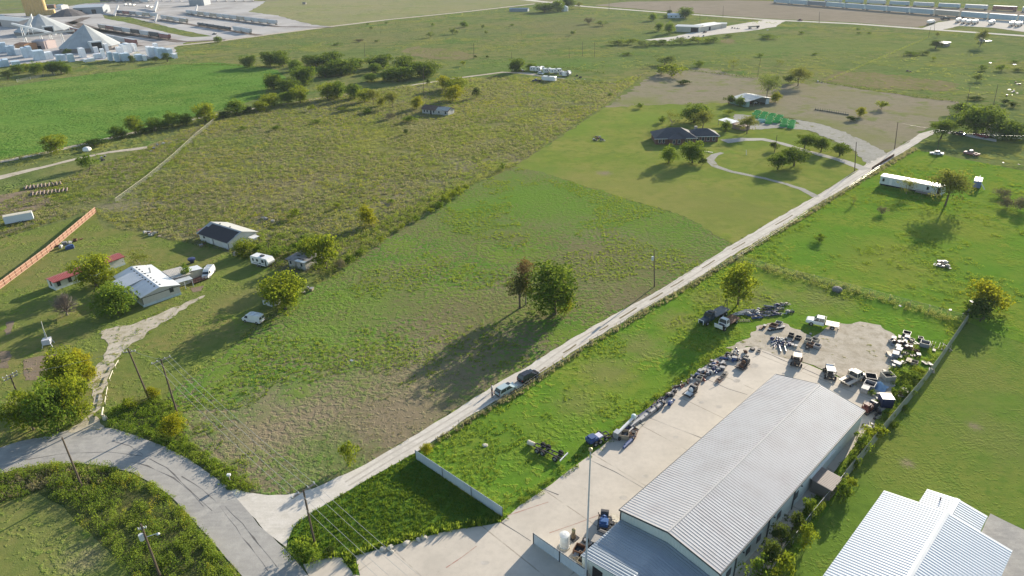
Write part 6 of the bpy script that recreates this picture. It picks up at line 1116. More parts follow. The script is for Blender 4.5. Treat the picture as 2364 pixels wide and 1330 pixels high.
# haul trucks
def hauler(label, a, b_, group=None, s=1.0, c=None):
    A, B = G(*a), G(*b_); rz = math.atan2(B.y - A.y, B.x - A.x)
    if 'h' in RP: return dup(RP['h'], (A + B) / 2, rz, label, group, s)
    t = thing('haul_truck', label, 'truck', (A + B) / 2, rz, group, s); RP['h'] = t
    MB().prism([(-7.5, 1.6), (1.5, 1.6), (3.2, 2.6), (3.2, 3.9), (-8.2, 3.9), (-8.2, 2.6)], -1.25, 1.25, 'y').build('trailer_hopper', white_p, t)
    MB().box(4.2, 6.0, -1.15, 1.15, 1.2, 2.9).box(6.0, 7.6, -.9, .9, 1.2, 2.0).build('cab', M('truck_cab_grey', (.30, .32, .38), .4, 0, .5), t); MB().add([(6.03, -1, 2.0), (6.03, 1, 2.0), (6.03, 1, 2.8), (6.03, -1, 2.8)], [(0, 1, 2, 3)]).build('windscreen', glass, t)
    MB().box(-8, 7.2, -.45, .45, .8, 1.15).build('chassis', darkst, t)
    for x in (-6.8, -5.5, 3.0, 4.2, 6.8):
        for s_ in (-1, 1): wheel(t, x, s_ * 1.05, .5, .4)
    return t
HT = [((2140, 58), (2158, 54), 'by the lot entrance'), ((2202, 56), (2222, 48), 'leftmost of the packed four'), ((2216, 58), (2234, 50), 'second of the packed four'), ((2228, 59), (2246, 52), 'third of the packed four'), ((2242, 59), (2260, 52), 'rightmost of the packed four'), ((2280, 60), (2298, 54), 'standing alone'), ((2328, 63), (2344, 57), 'left of the last pair'), ((2342, 64), (2360, 58), 'right of the last pair')]
for a, b_, w_ in HT: hauler(f"white hopper truck {w_}, lot above the highway", a, b_, 'white hopper trucks in the lot above the highway')
for i, (a, b_) in enumerate([((286, 14), (296, 12)), ((296, 14), (306, 12)), ((306, 15), (316, 13)), ((336, 18), (346, 16)), ((346, 20), (356, 18))]): hauler(f"small white truck in the rail yard, {ORD[i]} from the left of the loose group", a, b_, 'white trucks loose in the rail yard', .8)
for i in range(12): x = 352 + i * 21; hauler(f"white truck parked at the very top, {ORD[i]} from the left of the line", (x, 5), (x + 4, 1), 'white trucks lined up at the very top', .9)
V_('pickup', 'dark dump trailer beside the lot entrance trucks', 'pickup', (2175, 45), (2190, 46), blackp, s=1.6)
t = thing('dump_truck', 'beige dump truck in front of the far cream sheds', 'truck', G(1739, 66), .1); MB().prism([(-5, 1.2), (2, 1.2), (2.6, 2.8), (-5.4, 2.8)], -1.25, 1.25, 'y').build('dump_body', tan_m, t); MB().box(3, 5.5, -1.1, 1.1, 1.0, 2.6).build('cab', darkst, t)
for x in (-4, -2.7, 4.2):
    for s_ in (-1, 1): wheel(t, x, s_ * 1.0, .5)
t = thing('broken_crane', 'broken orange and white crane lying near the highway', 'crane', G(2268, 98), .3); MB().box(-3, 1, -1.3, 1.3, .9, 2.2).box(-2.6, -.8, -1.2, 1.2, 2.2, 3.2).build('carrier', M('grey_carrier', (.3, .3, .3)), t); MB().cyl((0, 0, 2.2), (9, 4, 7.5), .35, .2, 6).build('boom', M('orange_boom', (.42, .25, .10), .6), t); MB().box(2, 8, -1.2, .8, .1, 1.0).build('counterweight', white_p, t)
for x in (-2.3, .2):
    for s_ in (-1, 1): wheel(t, x, s_ * 1.2, .55)
for i, (a, b_, z, wd) in enumerate([((264, 38), (276, 26), 8, 1.2), ((356, 28), (366, 18), 9, 1.6), ((358, 52), (366, 46), 7, .9), ((450, 34), (458, 26), 8, 1.0)]):
    tube('loading_chute', ['leaning grey loading chute at the left of the wagons', 'tall grey loading chute over the wagons', 'short leaning grey chute on the loading apron', 'grey chute leaning over the long white wagon line'][i], 'chute', a, .5, b_, z, wd, M('chute_grey', (.34, .35, .36), .6), (.6,))
# ---------------------------------------------------------------- people
def person(px, rz, shirt, trous, hair, label, pose):
    p = G(*px); t = thing('person', label, 'person', p, rz)
    J = {'pelvis': (0, 0, .95), 'chest': (0, 0, 1.32), 'neck': (0, 0, 1.47), 'head0': (.01, 0, 1.56), 'head1': (.015, 0, 1.70)}
    v = [J['pelvis'], J['chest'], J['neck'], J['head0'], J['head1']]; e = [(0, 1), (1, 2), (2, 3), (3, 4)]; r = [.15, .16, .055, .085, .09]
    for s_ in (-1, 1):
        b = len(v); v += [(0, s_ * .1, .86), (.03 + pose * s_ * .1, s_ * .11, .48), (pose * s_ * .14 - .02, s_ * .12, .07), (pose * s_ * .14 + .15, s_ * .13, .03)]; e += [(0, b), (b, b + 1), (b + 1, b + 2), (b + 2, b + 3)]; r += [.10, .065, .045, .04]
        b = len(v); v += [(0, s_ * .2, 1.40), (-.02, s_ * .26, 1.13), (.10, s_ * .25, .90), (.15, s_ * .25, .83)]; e += [(1, b), (b, b + 1), (b + 1, b + 2), (b + 2, b + 3)]; r += [.06, .045, .032, .03]
        for k in range(5):
            c = len(v); a = (k - 2) * .022; v.append((.17 + .05 * (k != 4), s_ * (.25 + a * (1 if k < 4 else -2.2)), .76 + .012 * abs(k - 1.5))); e.append((b + 3, c)); r.append(.009)
    me = bpy.data.meshes.new('body'); me.from_pydata(v, e, []); me.materials.append(M('skin', (.42, .26, .19), .6, var=.05)); o = link('body', me, t)
    o.modifiers.new('Skin', 'SKIN'); sv = me.skin_vertices[0].data
    for i, q in enumerate(r): sv[i].radius = (q, q)
    sv[0].use_root = True; o.modifiers.new('Sub', 'SUBSURF').levels = 1
    def el(cx, cy, z, a, b_): return [(cx + a * math.cos(k * math.pi / 4), cy + b_ * math.sin(k * math.pi / 4), z) for k in range(8)]
    MB().loft([el(0, 0, .92, .14, .19), el(0, 0, 1.1, .145, .18), el(0, 0, 1.32, .155, .21), el(0, 0, 1.45, .09, .17), el(0, 0, 1.49, .06, .07)]).build('shirt', shirt, t)
    b = MB(); b.loft([el(0, 0, .78, .12, .17), el(0, 0, .95, .15, .18)])
    for s_ in (-1, 1): b.cyl((0, s_ * .1, .86), (.03 + pose * s_ * .1, s_ * .11, .48), .115, .085, 8).cyl((.03 + pose * s_ * .1, s_ * .11, .50), (pose * s_ * .14 - .02, s_ * .12, .10), .085, .065, 8)
    b.build('trousers', trous, t)
    MB().loft([el(-.02, 0, 1.62, .10, .10), el(-.015, 0, 1.72, .105, .10), el(0, 0, 1.79, .06, .06)]).build('hair', hair, t)
    MB().box(.095, .125, -.015, .015, 1.60, 1.64).build('nose', M('skin', (.42, .26, .19)), t); return t
person((1136, 905), 2.6, white_p, M('black_trousers', (.03, .03, .035)), M('dark_hair', (.03, .02, .015)), 'standing person in white top and black trousers nearer the pasture behind the silver car', .2)
person((1137, 919), 2.2, M('pinkish_shirt', (.5, .36, .36)), M('dark_trousers', (.05, .04, .06)), M('brown_hair', (.09, .05, .03)), 'standing person in pale pink top and dark trousers nearer the fence behind the silver car', .35)
# ================================================================ POLES, FENCES, SCRAP
polem = M('brown_pole_wood', (.12, .09, .065), .85, var=.4, scale=3)
def pole(b, t_, label, arms=(), r=.17, trans=False, lamp=False, mat_=None, name='utility_pole', cat='utility pole'):
    B = G(*b); z = elev(b, t_); Tp = G(t_[0], t_[1], z) - B; t = thing(name, label, cat, B)
    MB().cyl((0, 0, -.1), Tp, r, r * .65, 8).build('pole', mat_ or polem, t); rz_ = Vector((0.76, .65, 0))
    for dz, hl, ang in arms:
        c = Tp * ((z - dz) / z); d = Vector((math.cos(ang), math.sin(ang), 0)) * hl; q = MB().obox((c.x, c.y, c.z), hl * 2, .14, .16, rz=ang).build('crossarm', grey_c if not trans else steel, t)
        for f in (-.95, -.4, .4, .95): MB().cyl((c.x + d.x * f, c.y + d.y * f, c.z + .16), (c.x + d.x * f, c.y + d.y * f, c.z + .42), .07, .05, 6).build('insulator', lampw, q)
    if trans:
        c = Tp * ((z - 2.2) / z); MB().cyl((c.x - .4, c.y - .2, c.z - .45), (c.x - .4, c.y - .2, c.z + .5), .32, .32, 10).build('transformer', M('transformer_grey', (.55, .58, .6), .4, 0, .5), t)
    if lamp:
        c = Tp * ((z - 2.4) / z); MB().cyl(c, c + Vector((1.6, .3, .35)), .05, .05, 5).cyl(c + Vector((1.6, .3, .2)), c + Vector((1.6, .3, .4)), .25, .1, 8).build('lamp_arm', steel, t)
    return B + Tp
WD = head((410, 957), (727, 1257)) + math.pi / 2
P1 = pole((410, 957), (371, 829), 'power pole with a wide crossarm at the pasture corner', ((.35, 1.7, WD),), .2)
P2 = pole((727, 1257), (700, 1131), 'power pole with double crossarm on the green triangle by the gravel road', ((.25, 1.9, WD), (.25 + .0, 1.9, WD + .08)), .2)
P3 = pole((343, 918), (295, 804), 'leaning power pole beside the left driveway', ((.9, 1.1, WD - .6),), .2)
pole((190, 1125), (143, 1010), 'bare power pole in the weeds at the outer bend of the curved road', (), .17)
P5 = pole((53, 942), (23, 866), 'power pole with pale crossarms behind the roadside trees at the left edge', ((.1, 1.3, 1.0), (.7, 1.2, 1.0)), .17)
pole((371, 1335), (325, 1210), 'power pole with white transformer and lamp standing in the tall weeds', ((.9, .5, .3),), .18, True, True)
pole((1511, 662), (1510, 577), 'power pole with transformer beside the gravel road', (), .16, True); pole((1973, 395), (1977, 328), 'power pole at the mouth of the ranch drive', (), .18); pole((2065, 345), (2073, 282), 'leaning power pole at the far end of the gravel road', (), .18)
for b_, t_, lab in [((978, 222), (977, 156), 'tall power pole beside the farm lane'), ((842, 131), (841, 99), 'thin power pole behind the dark grove'), ((1094, 136), (1093, 100), 'thin power pole right of the brown brush patch'), ((1181, 137), (1181, 121), 'short power pole behind the dark round tree'),
    ((1314, 134), (1314, 110), 'shortest of the three poles above the far trailers'), ((1345, 130), (1345, 96), 'middle one of the three poles above the far trailers'), ((1373, 132), (1373, 97), 'right one of the three poles above the far trailers'), ((1748, 181), (1756, 135), 'leaning power pole above the hay field'),
    ((1891, 54), (1892, 27), 'power pole on the far highway right of the dark red truck'), ((1669, 39), (1670, 14), 'power pole on the highway above the far cream sheds'), ((1406, 25), (1406, 0), 'power pole on the highway near the small silo'), ((1546, 36), (1547, 14), 'pole left of the far pale blue house'), ((1616, 66), (1616, 34), 'radio mast on the far cream sheds'),
    ((2143, 87), (2149, 62), 'leaning power pole left of the white-roofed shack'), ((2157, 71), (2158, 54), 'power pole at the truck lot entrance'), ((2233, 235), (2240, 200), 'power pole above the very large oak'), ((2294, 241), (2304, 195), 'tallest power pole behind the tan-roofed house'), ((2162, 362), (2168, 322), 'thin pole beside the white old car'), ((1788, 352), (1794, 312), 'pole rising from the round bush by the ranch drive'), ((1723, 358), (1723, 346), 'short white post on the ranch lawn')]:
    pole(b_, t_, lab, (), .14 if mpp(*b_) < .4 else .22, mat_=white_p if 'white post' in lab else None)
flag = thing('flagpole', 'tall white flagpole with ball top rising in front of the workshop', 'flagpole', G(1351, 1345)); hF = elev((1351, 1345), (1361, 1038)); MB().cyl((0, 0, 0), (.12, 0, hF), .16, .08, 10).build('pole', M('pale_pole_paint', (.50, .54, .58), .35, .2, .5), flag); MB().lathe([(.05, -.3), (.24, -.15), (.27, 0), (.24, .15), (.05, .27)], 8, (.12, 0, hF)).build('ball', M('gold_ball', (.6, .5, .3), .35, .5), flag)
wirem = M('pale_wire', (.42, .42, .40), .4, .4, .5)
def wire(A, B, sag, label, grp, r=.022):
    o = (A + B) / 2; t = MB(); n = 14; pts = [A.lerp(B, k / n) - o - Vector((0, 0, sag * 4 * (k / n) * (1 - k / n))) for k in range(n + 1)]
    for a, b_ in zip(pts[:-1], pts[1:]): t.cyl(a, b_, r, r, 4, False)
    ob = t.build('power_wire', wirem); ob.location = o; tag(ob, label, 'wire', grp); return ob
dW = Vector((math.cos(WD), math.sin(WD), 0)); off = Vector((P2.x - P1.x, P2.y - P1.y, 0)); 
for i, f in enumerate((-1.65, -.7, .7, 1.65)):
    wire(P1 + dW * f * .9 + Vector((0, 0, .1)), P2 + dW * f * 1.05 + Vector((0, 0, .1)), .9, f"{ORD[i]} wire from the pasture side between the two crossarm poles", 'wires between the two crossarm poles')
    wire(P2 + dW * f * 1.05 + Vector((0, 0, .1)), P2 + off * .85 + dW * f * 1.05 + Vector((0, 0, .3)), .8, f"{ORD[i]} wire from the pasture side running over the concrete apron", 'wires over the concrete apron')
wire(P1, P3, .4, 'wire from the crossarm pole to the leaning driveway pole', None); wire(P3, P5, .6, 'wire from the leaning driveway pole to the pole at the left edge', None)
wire(G(2065, 345) + Vector((.6, 0, 10.5)), G(2380, 375) + Vector((0, 0, 10)), 1.5, 'wire over the bleached red pickup toward the right edge', None, .016)
# fences
def fence(name, label, line, h, panelm, postm, step=3.0, pr=.05, panel_th=.04, rails=(), railm=None, z0=.05, gap=None, cat='fence', rail_r=.05):
    W = [G(*p) for p in line]; o = W[0].copy(); t = thing(name, label, cat, o); pn = MB(); rl = [MB() for _ in rails]; n = 0
    for a, b_ in zip(W[:-1], W[1:]):
        a, b_ = a - o, b_ - o; d = b_ - a; L = d.length; d.normalize(); s = Vector((-d.y, d.x, 0)) * panel_th / 2
        if panelm: pn.add([(p.x, p.y, z) for z in (z0, h) for p in (a - s, b_ - s, b_ + s, a + s)], [(0, 3, 2, 1), (4, 5, 6, 7), (0, 1, 5, 4), (1, 2, 6, 5), (2, 3, 7, 6), (3, 0, 4, 7)])
        for k, rz_ in enumerate(rails): 
            side = Vector((d.y, -d.x, 0)) * (panel_th / 2 + rail_r * 1.2 if panelm else 0); rl[k].cyl(a + side + Vector((0, 0, rz_)), b_ + side + Vector((0, 0, rz_)), rail_r, rail_r, 4)
        k = max(1, int(L / step))
        for j in range(k + 1):
            if n < 98: p = a + d * L * j / k; q = Vector((d.y, -d.x, 0)) * (panel_th / 2 + pr if panelm else 0); MB().cyl(p + q, p + q + Vector((0, 0, h + .05)), pr, pr, 5).build('post', postm, t); n += 1
    if panelm: pn.build('panel', panelm, t)
    for m_ in rl: m_.build('rail', railm or postm, t)
    return t
wf = M('red_cedar_boards', (.27, .14, .09), .7, var=.25, scale=1.5); wfr = M('pale_cedar_rail', (.50, .35, .25), .7)
fence('wood_fence', 'tall red cedar board fence with pale rails crossing the lawn at the left', [(-30, 690), (110, 585), (222, 490)], 1.9, wf, M('cedar_post', (.30, .14, .085), .8), 2.6, .06, .05, (.15, 1.0, 1.8), wfr, rail_r=.07)
fence('panel_fence', 'white ribbed metal fence between green triangle and yard grass', [(961, 1060), (1161, 1194)], 1.95, M_ribs('white_fence_sheet', (.50, .56, .60), 0, .35, .04, .5), darkst, 6.6, .04)
fence('panel_fence', 'white ribbed metal fence in front of the scrap and white tank', [(1232, 1255), (1356, 1342)], 2.1, M_ribs('white_fence_sheet', (.50, .56, .60), 0, .35, .04, .5), darkst, 4.4, .06, rails=(2.1,), railm=darkst)
def M_mesh(name, c, alpha):
    m, t, o = new_mat(name); d = N(t, 'ShaderNodeBsdfDiffuse'); d.inputs[0].default_value = (*c, 1); tr = N(t, 'ShaderNodeBsdfTransparent'); mx = N(t, 'ShaderNodeMixShader'); mx.inputs[0].default_value = alpha
    t.links.new(tr.outputs[0], mx.inputs[1]); t.links.new(d.outputs[0], mx.inputs[2]); t.links.new(mx.outputs[0], o.inputs[0]); return m
scr = M_mesh('grey_green_windscreen', (.30, .33, .28), .6); mesh_ = M_mesh('chain_link_mesh', (.30, .31, .28), .10)
fence('chain_link_fence', 'chain-link fence hung with grey-green screen along the scrap yard', [(2232, 743), (2200, 790), (2165, 842), (2128, 892), (2075, 955), (2035, 1003), (1990, 1060), (1947, 1112)], 2.3, scr, M('fence_post_green_grey', (.20, .22, .20), .8, 0, .1), 3.2, .03, .02, (2.3,), M('fence_post_green_grey', (.20, .22, .20)), rail_r=.025)
fence('chain_link_fence', 'bare chain-link fence behind the workshop bushes', [(1947, 1112), (1870, 1205), (1830, 1258), (1765, 1335)], 1.9, mesh_, steel, 3.2, .04, .02, (1.9,), steel, rail_r=.03)
fence('wire_fence', 'chain-link back fence overgrown with weeds', [(1700, 602), (1800, 630), (1960, 670), (2100, 708), (2232, 743)], 1.7, mesh_, steel, 3.6, .04, .02, (1.7,), grey_c, rail_r=.015)
fence('wire_fence', 'low wire fence with thin posts along the gravel road', [(985, 1035), (1060, 985), (1200, 905), (1379, 787), (1481, 724), (1588, 662), (1700, 600), (1866, 492), (1958, 438), (2030, 390)], 1.4, None, steel, 6.0, .05, .02, (1.35, .7), steel, rail_r=.018)
fence('pipe_fence', 'long pale top-rail fence slanting through the weedy field', [(268, 468), (340, 415), (400, 365), (450, 318), (496, 280)], 1.6, mesh_, steel, 3.2, .03, .02, (1.6,), cream, rail_r=.04)
fence('rail_fence', 'brown post and rail fence below the white cargo trailer', [(0, 546), (80, 522)], 1.2, None, M('old_rail_wood', (.28, .22, .17), .85), 2.2, .07, .02, (.5, .85, 1.15), M('old_rail_wood', (.28, .22, .17), .85), rail_r=.05)
fence('field_fence', 'pale post fence between scrub trees and crop field', [(40, 190), (100, 178), (150, 168)], 2.0, mesh_, steel, 7.0, .12, .02)
fence('barrier', 'rusty brown barrier boards where the gravel road meets the ranch drive', [(2012, 393), (2035, 378), (2062, 362)], 1.2, M('brown_barrier', (.15, .08, .055), .8), rust, 4.0, .1, .1)
for i, (a, b_) in enumerate([((275, 838), (267, 852)), ((262, 862), (254, 882)), ((250, 900), (247, 918)), ((246, 922), (244, 936)), ((240, 948), (237, 966))]):
    A, B = G(*a), G(*b_); rz = math.atan2(B.y - A.y, B.x - A.x); t = thing('guard_rail', f"white pipe rail beside the driveway, {ORD[i]} from the house end", 'rail', (A + B) / 2, rz, 'white pipe rails beside the driveway'); L = (B - A).length
    MB().cyl((-L / 2, 0, .7), (L / 2, 0, .7), .09 if i < 4 else .16, .09 if i < 4 else .16, 8).build('rail', cream, t)
    for s_ in (-1, 1): MB().cyl((s_ * L * .42, 0, 0), (s_ * L * .42, 0, .7), .06, .06, 6).build('post', cream, t)
t = thing('mailbox', 'white mailbox post in weeds where road and gravel drive meet', 'mailbox', G(532, 1112)); MB().box(-.06, .06, -.06, .06, 0, 1.3).build('post', grey_c, t); MB().box(-.25, .3, -.18, .18, 1.3, 1.65).build('box', white_p, t)
t = thing('gate_post', 'pale stone gate post at the driveway mouth', 'post', G(243, 968)); MB().lathe([(.45, 0), (.42, .5), (.3, .7)], 8).build('base', cream, t); MB().box(-.08, .08, -.08, .08, .7, 1.2).build('post', cream, t)
# pipes and stacks ----------------------------------------------------------
logm = M('grey_brown_log', (.26, .20, .17), .9, var=.4, scale=1.5); k = 0
for r_ in range(2):
    for i in range(20):
        a = (57 + i * 4.4 + r_ * 15, 436 - i * .55 + r_ * 15); p = G(*a); rgk = random.Random(i + r_ * 40); L = 4.6; ang = R(-58 + rgk.uniform(-7, 7))
        lab = f"{ORD[i]} log from the left in the {'upper' if r_ == 0 else 'lower'} row of stacked poles"; h = .22 + .3 * (i % 2)
        o = MB().cyl((-L / 2, 0, 0), (L / 2, 0, 0), .24, .19, 7).build('log', logm); o.location = (p.x, p.y, h); o.rotation_euler = (0, 0, ang); tag(o, lab, 'log', 'logs laid in two rows'); k += 1
gbin = M('bright_green_cage', (.07, .42, .11), .5, var=.2); bbin = M('pale_blue_cage', (.30, .55, .55), .5); GB = None; n = 0
for r_ in range(4):
    for i in range(6):
        if r_ == 0 and i > 3 or r_ == 3 and i in (0, 3): continue
        p = G(1745 + i * 17 - r_ * 1.5 + (4 if r_ == 0 else 0), 262 + i * 3.4 + r_ * 5.6); lab = f"{'pale blue' if (r_, i) == (3, 1) else 'bright green'} cage bin, {ORD[n % 20]} of the block counted row by row from the back left"
        def mk(mm):
            t = thing('cage_bin', lab, 'bin', p, R(-38), 'green cage bins beside the barn'); w_, d_, h_ = 2.7, 2.2, 1.25
            b = MB(); b.box(-w_ / 2, w_ / 2, -d_ / 2, -d_ / 2 + .08, .1, h_).box(-w_ / 2, w_ / 2, d_ / 2 - .08, d_ / 2, .1, h_).box(-w_ / 2, -w_ / 2 + .08, -d_ / 2 + .08, d_ / 2 - .08, .1, h_).box(w_ / 2 - .08, w_ / 2, -d_ / 2 + .08, d_ / 2 - .08, .1, h_); b.build('cage', mm, t)
            MB().box(-w_ / 2 + .1, w_ / 2 - .1, -d_ / 2 + .1, d_ / 2 - .1, .12, .4).build('painted_inside_shade', M('dark_green_inside_shade', (.01, .05, .015), .9), t); b = MB()  # dark slab paints the shade inside the open bin
            for s_ in (-1, 1): b.box(-w_ / 2 - .04, w_ / 2 + .04, s_ * d_ / 2 - .06, s_ * d_ / 2 + .06, h_ + .005, h_ + .12); b.box(s_ * w_ / 2 - .06, s_ * w_ / 2 + .06, -d_ / 2 + .07, d_ / 2 - .07, h_ + .005, h_ + .12)
            b.build('rim', mm, t); return t
        if (r_, i) == (3, 1): mk(bbin)
        elif GB is None: GB = mk(gbin)
        else: dup(GB, p, R(-38 + (n * 7) % 9 - 4), lab, 'green cage bins beside the barn')
        n += 1
for i in range(15):
    p = G(1883 + i * 5.3, 254 + i * .85); o = MB().box(-.16, .16, -.5, .5, 0, .6).cyl((0, 0, .6), (.1, .3, 1.3), .12, .08, 5).build('planter_unit', M('dark_implement', (.10, .10, .07), .7)); o.location = p; o.rotation_euler = (0, 0, .4); tag(o, f"dark row implement, {ORD[i]} from the left in the hay field line", 'implement', 'implements lined up in the hay field')
rockm = M('pale_limestone', (.50, .46, .38), .85, var=.3)
for i, (x, y, s_) in enumerate([(884, 1270, .62), (901, 1266, .6), (905, 1275, .4), (938, 1257, .68), (966, 1248, .5), (979, 1243, .58)]):
    rgk = random.Random(i); b = MB(); prof = [(.3, -.1), (.7, .05), (.75, .3), (.5, .55), (.15, .65)]; b.lathe([(r_ * s_, z * s_) for r_, z in prof], 8); b.v = [(a * (1 + rgk.uniform(-.22, .22)) * 1.2, c_ * (1 + rgk.uniform(-.22, .22)), d_) for a, c_, d_ in b.v]
    o = b.build('boulder', rockm); o.location = G(x, y) + Vector((0, 0, .09)); o.rotation_euler = (0, 0, i * 1.3); tag(o, f"pale boulder on the apron edge, {ORD[i]} from the left", 'boulder', 'boulders on the apron edge')
o = MB().lathe([(.45, -.05), (.55, .12), (.3, .25)], 7).build('boulder', rockm); o.location = G(1120, 1029); tag(o, 'single pale flat stone in the yard grass right of the panel fence', 'boulder')
# scrap ---------------------------------------------------------------------
pal = {'blue': blue_m, 'dark blue': M('navy_paint', (.03, .04, .12), .45, var=.3), 'black': darkst, 'grey': M('dull_grey', (.28, .28, .29), .6, var=.4), 'red': red_m, 'rust brown': rust, 'white': M('chipped_white', (.50, .50, .48), .6, var=.6, scale=2), 'tan': M('dusty_tan', (.34, .28, .20), .7, var=.5), 'silver': M('dull_steel', (.27, .27, .28), .5, .4, var=.4), 'pale': M('weathered_pale', (.46, .42, .34), .7, var=.5)}
SC = {}
def scrap(kind, col, p, rz, s, label, group, z=0):
    key = (kind, col)
    loc = (p.x, p.y, z)
    if key in SC: return dup(SC[key], loc, rz, label, group, s)
    m_ = pal[col]; nm, cat = {'pipe': ('scrap_pipe', 'pipe'), 'engine': ('scrap_engine', 'engine part'), 'drum': ('drum', 'drum'), 'crate': ('open_crate', 'crate'), 'tyre': ('tyre_stack', 'tyre'), 'frame': ('scrap_rack', 'steel rack'), 'axle': ('scrap_axle', 'axle'), 'sheet': ('sheet_metal', 'sheet'), 'box': ('scrap_box', 'box'), 'ladder': ('scrap_ladder', 'ladder'), 'bar': ('scrap_bar', 'bar')}[kind]
    t = thing(nm, label, cat, loc, rz, group, s)
    if kind == 'pipe': MB().cyl((-1.5, 0, .25), (1.5, 0, .25), .22, .22, 8).build('tube', m_, t); MB().cyl((1.4, 0, .25), (1.62, 0, .25), .3, .3, 8).build('flange', darkst, t)
    elif kind == 'engine': MB().box(-.6, .5, -.35, .35, .1, .8).box(-.4, .2, -.2, .2, .8, 1.0).build('block', m_, t); MB().cyl((.5, 0, .45), (.9, 0, .45), .32, .25, 8).cyl((-.1, -.6, .35), (-.1, .6, .35), .12, .12, 6).build('shaft', darkst, t)
    elif kind == 'drum': MB().cyl((0, 0, 0), (0, 0, .9), .32, .32, 10).build('shell', m_, t); MB().cyl((0, 0, .9), (0, 0, .94), .3, .3, 10).build('lid', darkst, t)
    elif kind == 'crate':
        b = MB(); w_ = .8
        b.box(-w_, w_, -w_, -w_ + .08, .05, .9).box(-w_, w_, w_ - .08, w_, .05, .9).box(-w_, -w_ + .08, -w_ + .08, w_ - .08, .05, .9).box(w_ - .08, w_, -w_ + .08, w_ - .08, .05, .9); b.build('side', m_, t); MB().box(-w_ + .1, w_ - .1, -w_ + .1, w_ - .1, .05, .4).build('contents', darkst, t)
    elif kind == 'tyre': MB().lathe([(.3, .0), (.48, .02), (.5, .12), (.48, .25), (.3, .27)], 12).build('tyre', rub, t); MB().cyl((0, 0, .05), (0, 0, .275), .27, .27, 8).build('rim', m_, t)
    elif kind == 'frame':
        b = MB(); b.box(-1.2, 1.2, -.6, -.5, .2, .32).box(-1.2, 1.2, .5, .6, .2, .32)
        for x in (-1.1, -.4, .4, 1.1): b.box(x - .05, x + .05, -.5, .5, .2, .3)
        b.cyl((-1.0, -.5, .3), (-.9, .4, 1.1), .05, .05, 5).cyl((.9, .5, .3), (.7, -.4, .9), .05, .05, 5); b.build('frame', m_, t); MB().box(-.3, .4, -.3, .3, .32, .7).build('housing', darkst, t)
    elif kind == 'axle': MB().cyl((-.9, 0, .3), (.9, 0, .3), .13, .13, 6).build('shaft', m_, t); MB().cyl((-.95, 0, .3), (-.7, 0, .3), .3, .3, 8).cyl((.7, 0, .3), (.95, 0, .3), .3, .3, 8).build('hub', m_, t)
    elif kind == 'sheet': MB().obox((0, 0, .25), 1.9, 1.2, .06, rx=.12).build('sheet', m_, t); MB().box(-.8, .8, -.5, .5, .0, .16).build('support', darkst, t)
    elif kind == 'box': MB().box(-.8, .8, -.6, .6, .08, 1.0).build('body', m_, t); MB().box(-.84, .84, -.64, .64, 1.005, 1.07).build('lid', pal['grey'], t)
    elif kind == 'ladder':
        b = MB(); b.box(-1.8, 1.8, -.45, -.37, .1, .2).box(-1.8, 1.8, .37, .45, .1, .2); b.build('rail', m_, t); b = MB()
        for j in range(6): x = -1.5 + j * .6; b.box(x, x + .06, -.37, .37, .11, .18)
        b.build('rung', m_, t)
    elif kind == 'bar': MB().box(-2.2, 2.2, -.06, .06, .1, .24).build('bar', m_, t); MB().box(-2.2, -2.1, -.3, .3, .0, .1).build('foot', m_, t)
    SC[key] = t; return t
def scatter_scrap(where, group, items):
    cnt = {}
    for i, (x, y, kind, col, s, dr) in enumerate(sorted(items)):
        if kind in ('sheet', 'box') and col == 'white': col = 'pale' if kind == 'sheet' else 'grey'
        n_ = cnt.get((kind, col), 0); cnt[(kind, col)] = n_ + 1
        word = {'engine': 'engine part', 'sheet': 'flat sheet', 'frame': 'steel frame', 'axle': 'axle piece', 'pipe': 'pipe', 'drum': 'drum', 'crate': 'open crate', 'tyre': 'tyre', 'box': 'box', 'ladder': 'ladder', 'bar': 'long bar'}[kind]
        s *= {'sheet': .55, 'crate': .68, 'box': .62}.get(kind, .85)
        scrap(kind, col, G(x, y), BA + dr, s, f"{col} {word}, {ordw(n_)} from left {where}", group, .1)
rs = random.Random(3); it = []
for i in range(15): f = i / 14; it.append((1500 + 75 * f + rs.uniform(-5, 5), 948 - 58 * f + rs.uniform(-5, 5), rs.choice(['axle', 'engine', 'axle', 'pipe']), rs.choice(['dark blue', 'blue', 'black', 'dark blue']) if f < .6 else rs.choice(['red', 'rust brown', 'black']), rs.uniform(.6, .95), rs.uniform(-.4, .4)))
for i in range(34): f = rs.random(); it.append((1412 + 165 * f + rs.uniform(-4, 4), 1010 - 122 * f + rs.uniform(-4, 5), rs.choice(['axle', 'engine', 'pipe', 'box', 'frame']), rs.choice(['dark blue', 'black', 'black', 'grey', 'rust brown', 'dark blue']), rs.uniform(.5, .8), rs.uniform(-.5, .5)))
for x, y, s_ in ((1475, 975, 2.2), (1496, 962, 2.0), (1508, 952, 2.2), (1490, 956, 1.6), (1505, 944, 1.4), (1458, 985, 1.4)): it.append((x, y, 'pipe', 'silver' if s_ > 1.8 else 'dark blue', s_, 0))
it += [(1474, 987, 'sheet', 'white', 1.3, .2), (1484, 978, 'sheet', 'pale', 1.0, .1), (1546, 935, 'engine', 'blue', 1.0, .3), (1553, 930, 'axle', 'blue', .9, .2), (1440, 992, 'engine', 'black', 1.0, .3), (1466, 992, 'bar', 'rust brown', .8, .1), (1588, 884, 'axle', 'rust brown', .8, .5), (1595, 880, 'engine', 'grey', .7, .5)]
scatter_scrap('on the lower part of the scrap line', 'scrap along the lower concrete edge', it)
it = []
